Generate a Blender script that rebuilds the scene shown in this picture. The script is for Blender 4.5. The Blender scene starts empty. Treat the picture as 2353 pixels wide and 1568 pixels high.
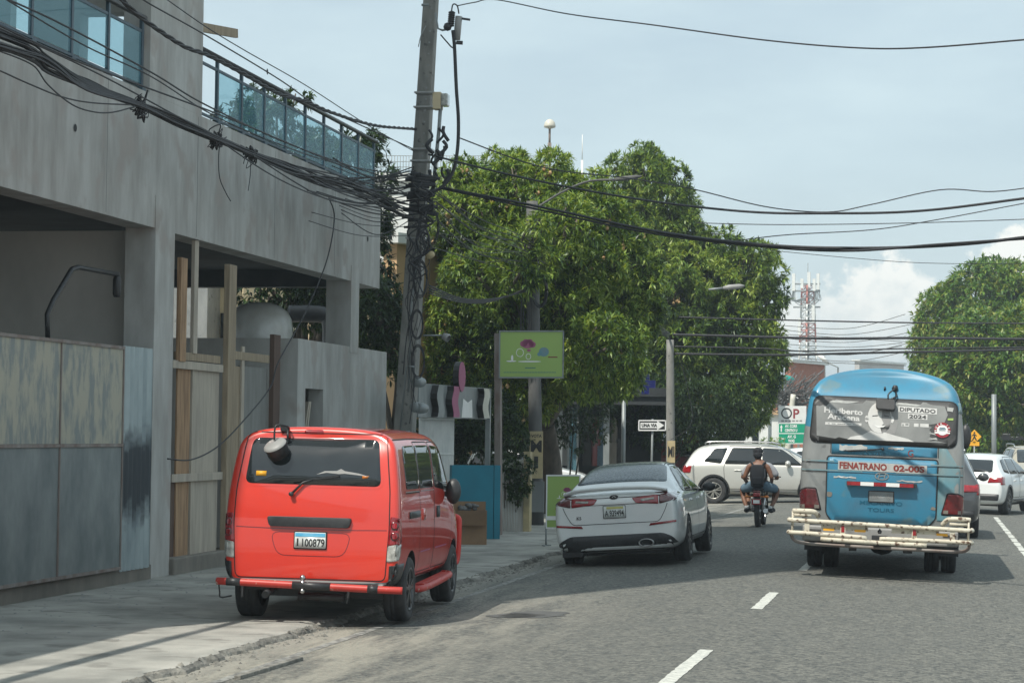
import bpy, bmesh, math, random
import numpy as np
from mathutils import Vector, Matrix
from mathutils.bvhtree import BVHTree
R = math.radians
SC = bpy.context.scene
COL = SC.collection
rnd = random.Random(7)
# ---------------------------------------------------------------- camera
EYE = Vector((0, 0, 1.8)); FPX = 5227.0
PSI, TH, RO = 0.1824, 0.0401, 0.012
fw = Vector((-math.sin(PSI)*math.cos(TH), math.cos(PSI)*math.cos(TH), math.sin(TH)))
r0 = Vector((math.cos(PSI), math.sin(PSI), 0)); u0 = r0.cross(fw)
rt = r0*math.cos(RO)+u0*math.sin(RO); up = u0*math.cos(RO)-r0*math.sin(RO)
cd = bpy.data.cameras.new("camera"); cam = bpy.data.objects.new("camera", cd); COL.objects.link(cam)
cd.sensor_width = 36; cd.lens = FPX/2352*36; cd.clip_start = .1; cd.clip_end = 5000
cam.matrix_world = Matrix(((rt.x, up.x, -fw.x, EYE.x), (rt.y, up.y, -fw.y, EYE.y), (rt.z, up.z, -fw.z, EYE.z), (0, 0, 0, 1)))
SC.camera = cam
# ---------------------------------------------------------------- light
SUNH = Vector((.45, .893, 0)).normalized(); EL = R(54.5)
sl = bpy.data.lights.new("sun", 'SUN'); sun = bpy.data.objects.new("sun", sl); COL.objects.link(sun)
sl.energy = 4.2; sl.angle = R(.55); sl.color = (1, .95, .86)
sdir = Vector((SUNH.x*math.cos(EL), SUNH.y*math.cos(EL), -math.sin(EL)))
sun.rotation_euler = sdir.to_track_quat('-Z', 'Y').to_euler()
SC.view_settings.view_transform = 'Standard'; SC.view_settings.look = 'None'
SC.view_settings.exposure = 0.22; SC.view_settings.gamma = 1
# ---------------------------------------------------------------- sky
W = bpy.data.worlds.new("World"); SC.world = W; W.use_nodes = True
wt = W.node_tree; wn = wt.nodes; wl = wt.links; wn.clear()
def wnode(t, **k):
    n = wn.new(t)
    for a, b in k.items(): setattr(n, a, b)
    return n
def wm(op, a, b=None, c=None):
    n = wnode('ShaderNodeMath', operation=op)
    for i, s in enumerate((a, b, c)):
        if s is None: continue
        if isinstance(s, (int, float)): n.inputs[i].default_value = s
        else: wl.new(s, n.inputs[i])
    return n.outputs[0]
sky = wnode('ShaderNodeTexSky', sky_type='NISHITA'); sky.sun_disc = False
sky.sun_elevation = EL; sky.sun_rotation = math.atan2(-SUNH.x, -SUNH.y); sky.dust_density = 2.0; sky.ozone_density = 1.6
tc = wnode('ShaderNodeTexCoord'); sp = wnode('ShaderNodeSeparateXYZ'); wl.new(tc.outputs['Generated'], sp.inputs[0])
az = wm('ARCTAN2', sp.outputs[0], sp.outputs[1]); el = wm('ARCSINE', sp.outputs[2])
cb = wnode('ShaderNodeCombineXYZ'); wl.new(az, cb.inputs[0]); wl.new(el, cb.inputs[1])
def wnoise(scale, det, rough, sy=1.0, off=0.0):
    mp = wnode('ShaderNodeMapping'); mp.inputs['Scale'].default_value = (scale, scale*sy, 1); mp.inputs['Location'].default_value = (off, off, off)
    wl.new(cb.outputs[0], mp.inputs[0]); n = wnode('ShaderNodeTexNoise'); wl.new(mp.outputs[0], n.inputs['Vector'])
    n.inputs['Scale'].default_value = 1; n.inputs['Detail'].default_value = det; n.inputs['Roughness'].default_value = rough
    return n.outputs['Fac']
def ell(ca, ce, ra, re):
    a = wm('DIVIDE', wm('SUBTRACT', az, ca), ra); b = wm('DIVIDE', wm('SUBTRACT', el, ce), re)
    return wm('SUBTRACT', 1.0, wm('SQRT', wm('ADD', wm('MULTIPLY', a, a), wm('MULTIPLY', b, b))))
E = ell(-.036, .036, .052, .034)
for t in ((-.020, .058, .024, .022), (.040, .078, .022, .014), (-.045, .050, .02, .014), (-.01, .03, .06, .02), (.11, .05, .05, .04), (-.5, .1, .2, .05), (.7, .12, .3, .06), (1.6, .15, .4, .1), (-2.2, .2, .5, .12)):
    E = wm('MAXIMUM', E, ell(*t))
nz = wnoise(70, 5, .55); nz2 = wnoise(230, 4, .6, 1, 5)
cl = wm('ADD', E, wm('ADD', wm('MULTIPLY', wm('SUBTRACT', nz, .5), 1.5), wm('MULTIPLY', wm('SUBTRACT', nz2, .5), .5)))
mr = wnode('ShaderNodeMapRange', interpolation_type='SMOOTHSTEP'); wl.new(cl, mr.inputs[0]); mr.inputs[1].default_value = -.02; mr.inputs[2].default_value = .3
shade = wnode('ShaderNodeMapRange'); wl.new(wm('ADD', wm('MULTIPLY', el, 9.0), wm('MULTIPLY', nz, .9)), shade.inputs[0]); shade.inputs[1].default_value = .55; shade.inputs[2].default_value = 1.05
ccol = wnode('ShaderNodeMixRGB'); wl.new(shade.outputs[0], ccol.inputs[0]); ccol.inputs[1].default_value = (5.6, 6.6, 6.9, 1); ccol.inputs[2].default_value = (9.6, 9.7, 9.2, 1)
veil = wnoise(7, 5, .6, 3.2, 2)
vr = wnode('ShaderNodeMapRange'); wl.new(veil, vr.inputs[0]); vr.inputs[1].default_value = .3; vr.inputs[2].default_value = .8; vr.inputs[3].default_value = .60; vr.inputs[4].default_value = .93
m1 = wnode('ShaderNodeMixRGB'); wl.new(vr.outputs[0], m1.inputs[0]); wl.new(sky.outputs[0], m1.inputs[1]); m1.inputs[2].default_value = (6.35, 7.75, 8.2, 1)
lowh = wnode('ShaderNodeMapRange'); wl.new(el, lowh.inputs[0]); lowh.inputs[1].default_value = 0; lowh.inputs[2].default_value = .12; lowh.inputs[3].default_value = .6; lowh.inputs[4].default_value = 0
m0 = wnode('ShaderNodeMixRGB'); wl.new(lowh.outputs[0], m0.inputs[0]); wl.new(m1.outputs[0], m0.inputs[1]); m0.inputs[2].default_value = (6.9, 7.7, 7.8, 1)
m2 = wnode('ShaderNodeMixRGB'); wl.new(mr.outputs[0], m2.inputs[0]); wl.new(m0.outputs[0], m2.inputs[1]); wl.new(ccol.outputs[0], m2.inputs[2])
bg = wnode('ShaderNodeBackground'); wl.new(m2.outputs[0], bg.inputs[0]); bg.inputs[1].default_value = .1
wo = wnode('ShaderNodeOutputWorld'); wl.new(bg.outputs[0], wo.inputs[0])
# ---------------------------------------------------------------- projection helpers (reading positions off the photograph)
def ray(x, y): return fw + rt*((x-1176)/FPX) + up*((784-y)/FPX)
def PD(x, y, d): return EYE + ray(x, y)*d
def PX(x, y, X):
    v = ray(x, y); return EYE + v*((X-EYE.x)/v.x)
def PY(x, y, Y):
    v = ray(x, y); return EYE + v*(Y/v.y)
def PZ(x, y, z):
    v = ray(x, y); return EYE + v*((z-EYE.z)/v.z)
# ---------------------------------------------------------------- materials
def M(name, c1, c2=None, scale=4, stretch=(1, 1, 1), rough=.7, metal=0, bump=0, bscale=None, coat=0, detail=5, lo=.35, hi=.65, rvar=0, c3=None, s3=30, f3=.5, spec=.5):
    m = bpy.data.materials.new(name); m.use_nodes = True; nt = m.node_tree; N = nt.nodes; L = nt.links
    b = N['Principled BSDF']; b.inputs['Roughness'].default_value = rough; b.inputs['Metallic'].default_value = metal
    b.inputs['Coat Weight'].default_value = coat; b.inputs['Coat Roughness'].default_value = .04; b.inputs['Specular IOR Level'].default_value = spec
    t = N.new('ShaderNodeTexCoord'); mp = N.new('ShaderNodeMapping'); mp.inputs['Scale'].default_value = stretch; L.new(t.outputs['Object'], mp.inputs[0])
    n = N.new('ShaderNodeTexNoise'); n.inputs['Scale'].default_value = scale; n.inputs['Detail'].default_value = detail; n.inputs['Roughness'].default_value = .6; L.new(mp.outputs[0], n.inputs['Vector'])
    if c2 is None: c2 = tuple(v*.86 for v in c1)
    rp = N.new('ShaderNodeMapRange'); L.new(n.outputs['Fac'], rp.inputs[0]); rp.inputs[1].default_value = lo; rp.inputs[2].default_value = hi
    mx = N.new('ShaderNodeMixRGB'); L.new(rp.outputs[0], mx.inputs[0]); mx.inputs[1].default_value = (*c1, 1); mx.inputs[2].default_value = (*c2, 1); out = mx.outputs[0]
    if c3 is not None:
        n3 = N.new('ShaderNodeTexNoise'); n3.inputs['Scale'].default_value = s3; n3.inputs['Detail'].default_value = 3; L.new(t.outputs['Object'], n3.inputs['Vector'])
        r3 = N.new('ShaderNodeMapRange'); L.new(n3.outputs['Fac'], r3.inputs[0]); r3.inputs[1].default_value = f3; r3.inputs[2].default_value = f3+.1
        x3 = N.new('ShaderNodeMixRGB'); L.new(r3.outputs[0], x3.inputs[0]); L.new(out, x3.inputs[1]); x3.inputs[2].default_value = (*c3, 1); out = x3.outputs[0]
    L.new(out, b.inputs['Base Color'])
    if rvar:
        rr = N.new('ShaderNodeMapRange'); L.new(n.outputs['Fac'], rr.inputs[0]); rr.inputs[1].default_value = .3; rr.inputs[2].default_value = .7; rr.inputs[3].default_value = rough; rr.inputs[4].default_value = rough+rvar; L.new(rr.outputs[0], b.inputs['Roughness'])
    if bump:
        nb = N.new('ShaderNodeTexNoise'); nb.inputs['Scale'].default_value = bscale or scale*6; nb.inputs['Detail'].default_value = 4; L.new(mp.outputs[0], nb.inputs['Vector'])
        bp = N.new('ShaderNodeBump'); bp.inputs['Strength'].default_value = bump; bp.inputs['Distance'].default_value = .02; L.new(nb.outputs['Fac'], bp.inputs['Height']); L.new(bp.outputs[0], b.inputs['Normal'])
    return m
def leafmat(name, cols, trans=.3):
    m = bpy.data.materials.new(name); m.use_nodes = True; nt = m.node_tree; N = nt.nodes; L = nt.links
    b = N['Principled BSDF']; b.inputs['Roughness'].default_value = .42
    g = N.new('ShaderNodeNewGeometry'); cr = N.new('ShaderNodeValToRGB'); L.new(g.outputs['Random Per Island'], cr.inputs[0])
    t = N.new('ShaderNodeTexCoord'); n = N.new('ShaderNodeTexNoise'); n.inputs['Scale'].default_value = .55; L.new(t.outputs['Object'], n.inputs['Vector'])
    ad = N.new('ShaderNodeMath'); ad.operation = 'MULTIPLY_ADD'; L.new(n.outputs['Fac'], ad.inputs[0]); ad.inputs[1].default_value = 1.6; ad.inputs[2].default_value = -.8
    a2 = N.new('ShaderNodeMath'); a2.operation = 'ADD'; L.new(ad.outputs[0], a2.inputs[0]); L.new(g.outputs['Random Per Island'], a2.inputs[1]); L.new(a2.outputs[0], cr.inputs[0])
    e = cr.color_ramp.elements; e[0].color = (*cols[0], 1); e[1].color = (*cols[-1], 1)
    for i, c in enumerate(cols[1:-1]): x = e.new((i+1)/(len(cols)-1)); x.color = (*c, 1)
    L.new(cr.outputs[0], b.inputs['Base Color'])
    tr = N.new('ShaderNodeBsdfTranslucent'); mc = N.new('ShaderNodeMixRGB'); mc.blend_type = 'MULTIPLY'; mc.inputs[0].default_value = 1; L.new(cr.outputs[0], mc.inputs[1]); mc.inputs[2].default_value = (1.7, 1.5, .6, 1); L.new(mc.outputs[0], tr.inputs[0])
    ms = N.new('ShaderNodeMixShader'); ms.inputs[0].default_value = trans; L.new(b.outputs[0], ms.inputs[1]); L.new(tr.outputs[0], ms.inputs[2]); L.new(ms.outputs[0], N['Material Output'].inputs[0])
    return m
def glassmat(name, col, alpha, rough=.03):
    m = bpy.data.materials.new(name); m.use_nodes = True; nt = m.node_tree; N = nt.nodes; L = nt.links
    b = N['Principled BSDF']; b.inputs['Base Color'].default_value = (*col, 1); b.inputs['Roughness'].default_value = rough
    tr = N.new('ShaderNodeBsdfTransparent'); tr.inputs[0].default_value = (.80, .95, .98, 1)
    ms = N.new('ShaderNodeMixShader'); ms.inputs[0].default_value = alpha; L.new(tr.outputs[0], ms.inputs[1]); L.new(b.outputs[0], ms.inputs[2]); L.new(ms.outputs[0], N['Material Output'].inputs[0])
    return m
mt = {}
mt['conc'] = M('concrete', (.47, .475, .455), (.30, .29, .27), 2.4, (1, 1, .3), .85, bump=.25, bscale=9, detail=14, lo=.36, hi=.68, c3=(.36, .335, .31), s3=1.6, f3=.55)
mt['conc2'] = M('concrete_pale', (.60, .57, .53), (.47, .45, .42), 1.2, (1, 1, .5), .85, detail=7)
mt['concd'] = M('concrete_dark', (.26, .27, .265), (.19, .2, .2), 1.5, (1, 1, .4), .9)
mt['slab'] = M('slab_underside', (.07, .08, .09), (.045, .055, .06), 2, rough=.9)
mt['stain'] = M('brown_concrete', (.22, .2, .17), (.15, .14, .12), 3, (1, 1, .5), .9, bump=.3)
mt['walk'] = M('pavement_concrete', (.40, .39, .35), (.215, .215, .195), 1.1, rough=.9, bump=.35, bscale=40, detail=14, c3=(.20, .195, .175), s3=2.4, f3=.57)
mt['kerb'] = M('kerb_concrete', (.26, .25, .22), (.10, .098, .088), 7, rough=.95, bump=.8, bscale=30, detail=8)
mt['paintline'] = M('road_paint', (.62, .62, .56), (.40, .41, .38), 14, rough=.8, c3=(.12, .12, .115), s3=26, f3=.64)
mt['oldline'] = M('worn_paint', (.34, .34, .31), (.16, .16, .15), 6, rough=.85, c3=(.11, .11, .105), s3=14, f3=.5)
mt['galv'] = M('galvanised_sheet', (.26, .285, .28), (.165, .19, .19), 2.2, (1, 1, .6), .5, .25, detail=7, rvar=.2)
mt['galvy'] = M('stained_sheet', (.40, .38, .30), (.22, .245, .235), 4.2, (1.3, 1.3, .5), .6, .1, detail=10, lo=.44, hi=.58)
mt['corr'] = M('corrugated_sheet', (.30, .37, .39), (.2, .26, .28), 3, (1, 1, .3), .5, .3)
mt['corrd'] = M('burnt_sheet', (.035, .045, .055), (.09, .1, .1), 4, (1, 1, .3), .6, .2)
mt['wood'] = M('timber', (.36, .29, .20), (.24, .19, .13), 7, (3, 3, .25), .8)
mt['woodo'] = M('orange_timber', (.44, .28, .16), (.22, .13, .07), 7, (3, 3, .25), .8)
mt['woodp'] = M('pale_board', (.48, .43, .35), (.34, .30, .25), 4, (2, 2, .3), .85)
mt['woodg'] = M('grey_board', (.24, .245, .23), (.18, .18, .17), 4, (2, 2, .3), .85)
mt['woodd'] = M('dark_timber', (.12, .075, .055), (.08, .05, .04), 7, (3, 3, .25), .85)
mt['black'] = M('black_plastic', (.018, .02, .022), (.03, .03, .032), 20, rough=.45)
mt['cable'] = M('black_cable', (.02, .022, .025), (.035, .035, .04), 20, rough=.6)
mt['cableg'] = M('grey_cable', (.16, .16, .155), (.10, .1, .1), 20, rough=.6)
mt['rubber'] = M('rubber', (.022, .023, .025), (.04, .04, .04), 12, rough=.8)
mt['steel'] = M('steel', (.5, .5, .5), (.4, .4, .4), 12, rough=.3, metal=1)
mt['blue_steel'] = M('painted_steel', (.05, .09, .12), (.035, .065, .09), 8, rough=.5)
mt['gpost'] = M('grey_metal', (.27, .29, .29), (.2, .22, .22), 6, (1, 1, .3), .5, .3)
mt['rust'] = M('rusty_post', (.17, .12, .1), (.27, .25, .23), 5, (1, 1, .3), .7)
mt['pole'] = M('pole_concrete', (.27, .265, .245), (.17, .17, .16), 5, (1, 1, .25), .9, bump=.3, c3=(.09, .09, .09), s3=9, f3=.62)
mt['white'] = M('white_paint', (.72, .73, .70), (.6, .62, .6), 3, rough=.6)
mt['whitew'] = M('white_wall', (.70, .71, .68), (.58, .6, .58), .8, (1, 1, .4), .8)
mt['cream'] = M('cream_wall', (.62, .52, .34), (.52, .43, .28), .8, rough=.8)
mt['orange'] = M('orange_wall', (.60, .40, .22), (.5, .33, .18), .8, rough=.8)
mt['darkglass'] = M('dark_glass', (.012, .016, .018), (.02, .025, .028), 2, rough=.04, spec=.8)
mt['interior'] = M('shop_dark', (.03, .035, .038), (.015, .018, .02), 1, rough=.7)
mt['lime'] = M('lime_panel', (.32, .46, .12), (.29, .43, .11), .8, rough=.5)
mt['pink'] = M('pink_print', (.38, .10, .20), None, 4, rough=.5)
mt['turq'] = M('turquoise_wall', (.015, .20, .28), (.012, .155, .22), 1.5, rough=.7)
mt['card'] = M('cardboard', (.33, .21, .12), (.27, .17, .1), 5, rough=.85)
mt['green_sign'] = M('green_sign', (.0, .30, .17), (.0, .27, .15), 3, rough=.4)
mt['signw'] = M('sign_white', (.8, .8, .78), (.74, .74, .72), 5, rough=.45)
mt['signb'] = M('sign_black', (.02, .02, .02), None, 5, rough=.5)
mt['signg'] = M('sign_grey', (.3, .3, .29), None, 5, rough=.5)
mt['yellow'] = M('yellow_paint', (.85, .42, .02), (.75, .36, .02), 5, rough=.5)
mt['tanpost'] = M('tan_poster', (.50, .40, .22), (.36, .30, .18), 5, rough=.7)
mt['bark'] = M('bark', (.13, .11, .09), (.07, .06, .05), 6, (1, 1, .3), .9, bump=.5)
mt['mango'] = M('mango_skin', (.46, .25, .14), (.38, .33, .12), 6, rough=.45)
mt['leaf'] = leafmat('mango_leaves', [(.025, .06, .022), (.09, .165, .035), (.19, .29, .05), (.33, .41, .10)])
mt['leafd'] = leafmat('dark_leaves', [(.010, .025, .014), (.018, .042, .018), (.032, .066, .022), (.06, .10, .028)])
mt['leafb'] = leafmat('bright_leaves', [(.04, .10, .025), (.09, .19, .03), (.17, .28, .04), (.31, .32, .08)])
mt['glass'] = glassmat('balustrade_glass', (.22, .42, .50), .26, 0)
mt['poleg'] = M('dark_pole_concrete', (.13, .13, .125), (.085, .085, .085), 5, (1, 1, .25), .9, bump=.3)
mt['mastred'] = M('hazed_mast_red', (.50, .20, .17), None, 1, rough=.7)  # red paled in the colour itself to imitate distant haze
mt['red'] = M('red_enamel', (.60, .035, .025), (.54, .03, .022), 2.5, rough=.35)
mt['redpaint'] = M('red_car_paint', (.66, .034, .014), (.60, .032, .018), 2.5, rough=.30, rvar=.12, coat=1)
mt['whitepaint'] = M('white_car_paint', (.80, .82, .81), (.76, .78, .77), 1.5, rough=.3, coat=1)
mt['silver'] = M('silver_car_paint', (.56, .56, .52), (.52, .52, .49), 1.5, rough=.32, metal=.35, coat=.8)
mt['darkpaint'] = M('dark_car_paint', (.05, .055, .06), None, 1.5, rough=.3, coat=1)
mt['maroonpaint'] = M('maroon_car_paint', (.16, .01, .015), None, 1.5, rough=.3, coat=1)
mt['beigepaint'] = M('beige_car_paint', (.40, .36, .27), None, 1.5, rough=.35, coat=1)
mt['lampred'] = M('red_lens', (.34, .006, .012), (.20, .004, .008), 18, rough=.12, coat=1)
mt['lampdark'] = M('dark_red_lens', (.12, .015, .02), (.07, .01, .012), 18, rough=.15, coat=1)
mt['lampmid'] = M('worn_red_lens', (.17, .012, .014), (.10, .01, .012), 14, rough=.25, coat=.5)
mt['lampclear'] = M('clear_lens', (.50, .50, .46), (.25, .25, .23), 18, rough=.1, coat=1)
mt['amber'] = M('amber_lens', (.6, .18, .02), None, 18, rough=.2)
mt['alloy'] = M('alloy', (.50, .49, .45), (.4, .39, .36), 8, rough=.3, metal=.8)
mt['alloyd'] = M('dark_alloy', (.07, .075, .08), (.12, .12, .12), 8, rough=.3, metal=.6)
mt['seam'] = M('panel_gap', (.012, .012, .013), None, 9, rough=.8)
mt['skin'] = M('skin', (.20, .095, .055), (.16, .075, .045), 9, rough=.55)
mt['denim'] = M('denim', (.13, .20, .26), (.09, .15, .20), 20, rough=.9)
mt['cloth_black'] = M('black_cloth', (.018, .02, .025), None, 20, rough=.9)
mt['cloth_grey'] = M('grey_cloth', (.27, .28, .30), None, 20, rough=.9)
mt['sock'] = M('white_sock', (.6, .62, .62), None, 20, rough=.9)
mt['busblue'] = M('faded_blue_paint', (.025, .215, .35), (.05, .17, .26), 2.2, rough=.42, coat=.3, detail=10, c3=(.10, .20, .24), s3=3.4, f3=.60)
mt['busgrey'] = M('grey_primer', (.25, .26, .255), (.15, .16, .16), 2.6, (1, 1, .5), .5, coat=.2, detail=10, c3=(.085, .09, .09), s3=5, f3=.62)
mt['busteal'] = M('teal_worn_paint', (.10, .27, .33), (.20, .25, .25), 3.5, (1, 1, .5), .5, c3=(.25, .27, .27), s3=5, f3=.62)
mt['bumper'] = M('chipped_white_paint', (.62, .58, .47), (.52, .47, .37), 8, rough=.55, c3=(.10, .05, .025), s3=16, f3=.555)
mt['film'] = M('window_film_print', (.27, .275, .265), (.18, .185, .18), 2.2, rough=.3)
mt['filml'] = M('torn_paper', (.45, .46, .44), (.34, .35, .34), 12, rough=.7)
mt['facel'] = M('print_light_grey', (.62, .62, .60), None, 6, rough=.5)
mt['facem'] = M('print_mid_grey', (.27, .27, .265), None, 6, rough=.5)
mt['faced'] = M('print_dark_grey', (.06, .06, .06), None, 6, rough=.5)
mt['platew'] = M('plate_white', (.66, .68, .66), None, 8, rough=.4)
mt['platey'] = M('plate_yellow', (.62, .58, .2), None, 8, rough=.4)
mt['plateb'] = M('plate_blue', (.05, .35, .6), (.2, .5, .7), 8, rough=.4)
mt['redtext'] = M('red_brown_letters', (.22, .03, .02), None, 8, rough=.5)
mt['fadedtext'] = M('faded_letters', (.01, .12, .2), None, 8, rough=.5)
mt['tank'] = M('white_tank', (.78, .80, .78), (.58, .58, .54), 2, (1, 1, 1), .3, coat=.4)
mt['aerial'] = M('aerial_dome', (.6, .58, .5), None, 3, rough=.5)
mt['crossblue'] = M('blue_cross', (.004, .008, .10), None, 3, rough=.4)
mt['tealcanopy'] = M('teal_canopy', (.0, .33, .28), None, 3, rough=.6)
mt['brick'] = M('red_brick_wall', (.36, .14, .09), (.28, .11, .07), 3, rough=.85)
mt['far'] = M('far_wall', (.45, .44, .42), (.38, .37, .36), .5, rough=.8)
# ---------------------------------------------------------------- objects
def tag(o, label=None, cat=None, group=None, kind=None):
    if label: o['label'] = label
    if cat: o['category'] = cat
    if group: o['group'] = group
    if kind: o['kind'] = kind
    return o
def thing(name, label, cat, loc=(0, 0, 0), rot=(0, 0, 0), group=None):
    o = bpy.data.objects.new(name, None); COL.objects.link(o); o.location = loc; o.rotation_euler = rot; o.empty_display_size = .2
    return tag(o, label, cat, group)
def mats(l):
    return [mt[x] if isinstance(x, str) else x for x in (l if isinstance(l, (list, tuple)) else [l])]
def link_mesh(name, me, ml, parent=None, loc=None):
    if ml is not None:
        if len(me.materials): me.materials.clear()
        for m in mats(ml): me.materials.append(m)
    o = bpy.data.objects.new(name, me); COL.objects.link(o)
    if parent: o.parent = parent
    if loc is not None: o.location = loc
    return o
def smoothpts(p, n=6):
    p = [Vector(q) for q in p]
    if len(p) < 3: return p
    out = []
    for i in range(len(p)-1):
        a = p[max(i-1, 0)]; b = p[i]; c = p[i+1]; d = p[min(i+2, len(p)-1)]
        for k in range(n):
            t = k/n; out.append(.5*((2*b)+(c-a)*t+(2*a-5*b+4*c-d)*t*t+(3*b-a-3*c+d)*t**3))
    out.append(p[-1]); return out
class MB:
    def __init__(s): s.v = []; s.f = []; s.m = []; s.s = []
    def add(s, vs, fs, mi=0, sm=False, T=None):
        b = len(s.v)
        for v in vs:
            v = Vector(v); s.v.append(T @ v if T else v)
        for f in fs: s.f.append(tuple(b+i for i in f)); s.m.append(mi); s.s.append(sm)
        return s
    def box(s, a, b, mi=0, T=None):
        x0, y0, z0 = a; x1, y1, z1 = b
        return s.add([(x0, y0, z0), (x1, y0, z0), (x1, y1, z0), (x0, y1, z0), (x0, y0, z1), (x1, y0, z1), (x1, y1, z1), (x0, y1, z1)],
              [(0, 3, 2, 1), (4, 5, 6, 7), (0, 1, 5, 4), (1, 2, 6, 5), (2, 3, 7, 6), (3, 0, 4, 7)], mi, False, T)
    def bar(s, p, q, w, h=None, mi=0, upv=(0, 0, 1)):
        p = Vector(p); q = Vector(q); h = h or w; d = (q-p).normalized(); a = d.cross(Vector(upv))
        if a.length < 1e-3: a = d.cross(Vector((1, 0, 0)))
        a.normalize(); b = a.cross(d)
        vs = [c+a*(sx*w/2)+b*(sz*h/2) for c in (p, q) for sx, sz in ((-1, -1), (1, -1), (1, 1), (-1, 1))]
        return s.add(vs, [(0, 3, 2, 1), (4, 5, 6, 7), (0, 1, 5, 4), (1, 2, 6, 5), (2, 3, 7, 6), (3, 0, 4, 7)], mi)
    def tube(s, pts, r, n=8, mi=0, cap=True):
        pts = [Vector(p) for p in pts]; N = len(pts); rs = r if isinstance(r, (list, tuple)) else [r]*N
        if len(rs) != N: rs = [rs[0]+(rs[-1]-rs[0])*i/(N-1) for i in range(N)]
        vs = []; ref = None
        for i, p in enumerate(pts):
            d = (pts[min(i+1, N-1)]-pts[max(i-1, 0)]).normalized()
            if ref is None: ref = d.orthogonal().normalized()
            a = (ref-d*ref.dot(d)); a = a.normalized() if a.length > 1e-5 else d.orthogonal().normalized(); ref = a; b = d.cross(a)
            for k in range(n):
                t = 2*math.pi*k/n; vs.append(p+a*(math.cos(t)*rs[i])+b*(math.sin(t)*rs[i]))
        fs = [(i*n+k, i*n+(k+1) % n, (i+1)*n+(k+1) % n, (i+1)*n+k) for i in range(N-1) for k in range(n)]
        s.add(vs, fs, mi, True)
        if cap:
            b = len(s.v)-len(vs); s.f.append(tuple(b+k for k in range(n))[::-1]); s.m.append(mi); s.s.append(False)
            s.f.append(tuple(b+(N-1)*n+k for k in range(n))); s.m.append(mi); s.s.append(False)
        return s
    def lathe(s, prof, O=(0, 0, 0), ax=(0, 0, 1), n=24, mi=0, sm=True):
        O = Vector(O); ax = Vector(ax).normalized(); a = ax.orthogonal().normalized(); b = ax.cross(a); vs = []
        for r, h in prof:
            for k in range(n):
                t = 2*math.pi*k/n; vs.append(O+ax*h+a*(r*math.cos(t))+b*(r*math.sin(t)))
        fs = [(i*n+k, i*n+(k+1) % n, (i+1)*n+(k+1) % n, (i+1)*n+k) for i in range(len(prof)-1) for k in range(n)]
        return s.add(vs, fs, mi, sm)
    def prism(s, poly, O, U, V, d0, d1, mi=0):
        O = Vector(O); U = Vector(U); V = Vector(V); Nn = U.cross(V).normalized(); n = len(poly)
        vs = [O+U*u+V*v+Nn*d0 for u, v in poly]+[O+U*u+V*v+Nn*d1 for u, v in poly]
        return s.add(vs, [tuple(range(n))[::-1], tuple(range(n, 2*n))]+[(i, (i+1) % n, n+(i+1) % n, n+i) for i in range(n)], mi)
    def ball(s, c, r, mi=0, n=12, sq=(1, 1, 1)):
        m = n//2; vs = []
        for i in range(m+1):
            p = math.pi*i/m
            for k in range(n):
                t = 2*math.pi*k/n; vs.append((c[0]+r*sq[0]*math.sin(p)*math.cos(t), c[1]+r*sq[1]*math.sin(p)*math.sin(t), c[2]+r*sq[2]*math.cos(p)))
        return s.add(vs, [(i*n+k, (i+1)*n+k, (i+1)*n+(k+1) % n, i*n+(k+1) % n) for i in range(m) for k in range(n)], mi, True)
    def mesh(s, name):
        me = bpy.data.meshes.new(name); me.from_pydata([tuple(v) for v in s.v], [], s.f)
        me.polygons.foreach_set('material_index', s.m); me.polygons.foreach_set('use_smooth', s.s); me.update(); return me
    def build(s, name, ml, parent=None, bevel=0, loc=None):
        o = link_mesh(name, s.mesh(name), ml, parent, loc)
        if bevel:
            b = o.modifiers.new('bevel', 'BEVEL'); b.width = bevel; b.segments = 2; b.limit_method = 'ANGLE'; b.angle_limit = R(40)
        return o
_tc = {}
def textmesh(st, bold=0):
    k = (st, bold)
    if k in _tc: return _tc[k]
    c = bpy.data.curves.new('t', 'FONT'); c.body = st; c.size = 1; c.align_x = 'CENTER'; c.align_y = 'CENTER'; c.resolution_u = 3; c.offset = bold
    o = bpy.data.objects.new('t', c); COL.objects.link(o); dg = bpy.context.evaluated_depsgraph_get(); dg.update()
    me = bpy.data.meshes.new_from_object(o.evaluated_get(dg)); vs = [v.co.copy() for v in me.vertices]; fs = [tuple(p.vertices) for p in me.polygons]
    bpy.data.objects.remove(o); bpy.data.meshes.remove(me); bpy.data.curves.remove(c)
    xs = [v.x for v in vs]; ys = [v.y for v in vs]; cx = (min(xs)+max(xs))/2; cy = (min(ys)+max(ys))/2
    vs = [((v.x-cx)/(max(ys)-min(ys)), (v.y-cy)/(max(ys)-min(ys))) for v in vs]; w = (max(xs)-min(xs))/(max(ys)-min(ys))
    _tc[k] = (vs, fs, w); return _tc[k]
def flat_text(mb, st, O, U, V, h, width=None, mi=0, bold=.02, off=.004):
    """letters of height h (and total width) centred on O in the plane of the unit vectors U, V"""
    vs, fs, w = textmesh(st, bold); U = Vector(U).normalized(); V = Vector(V).normalized(); n = U.cross(V); O = Vector(O); sx = (width/w if width else h)
    mb.add([O+U*(a*sx)+V*(b*h)+n*off for a, b in vs], fs, mi)
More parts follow.
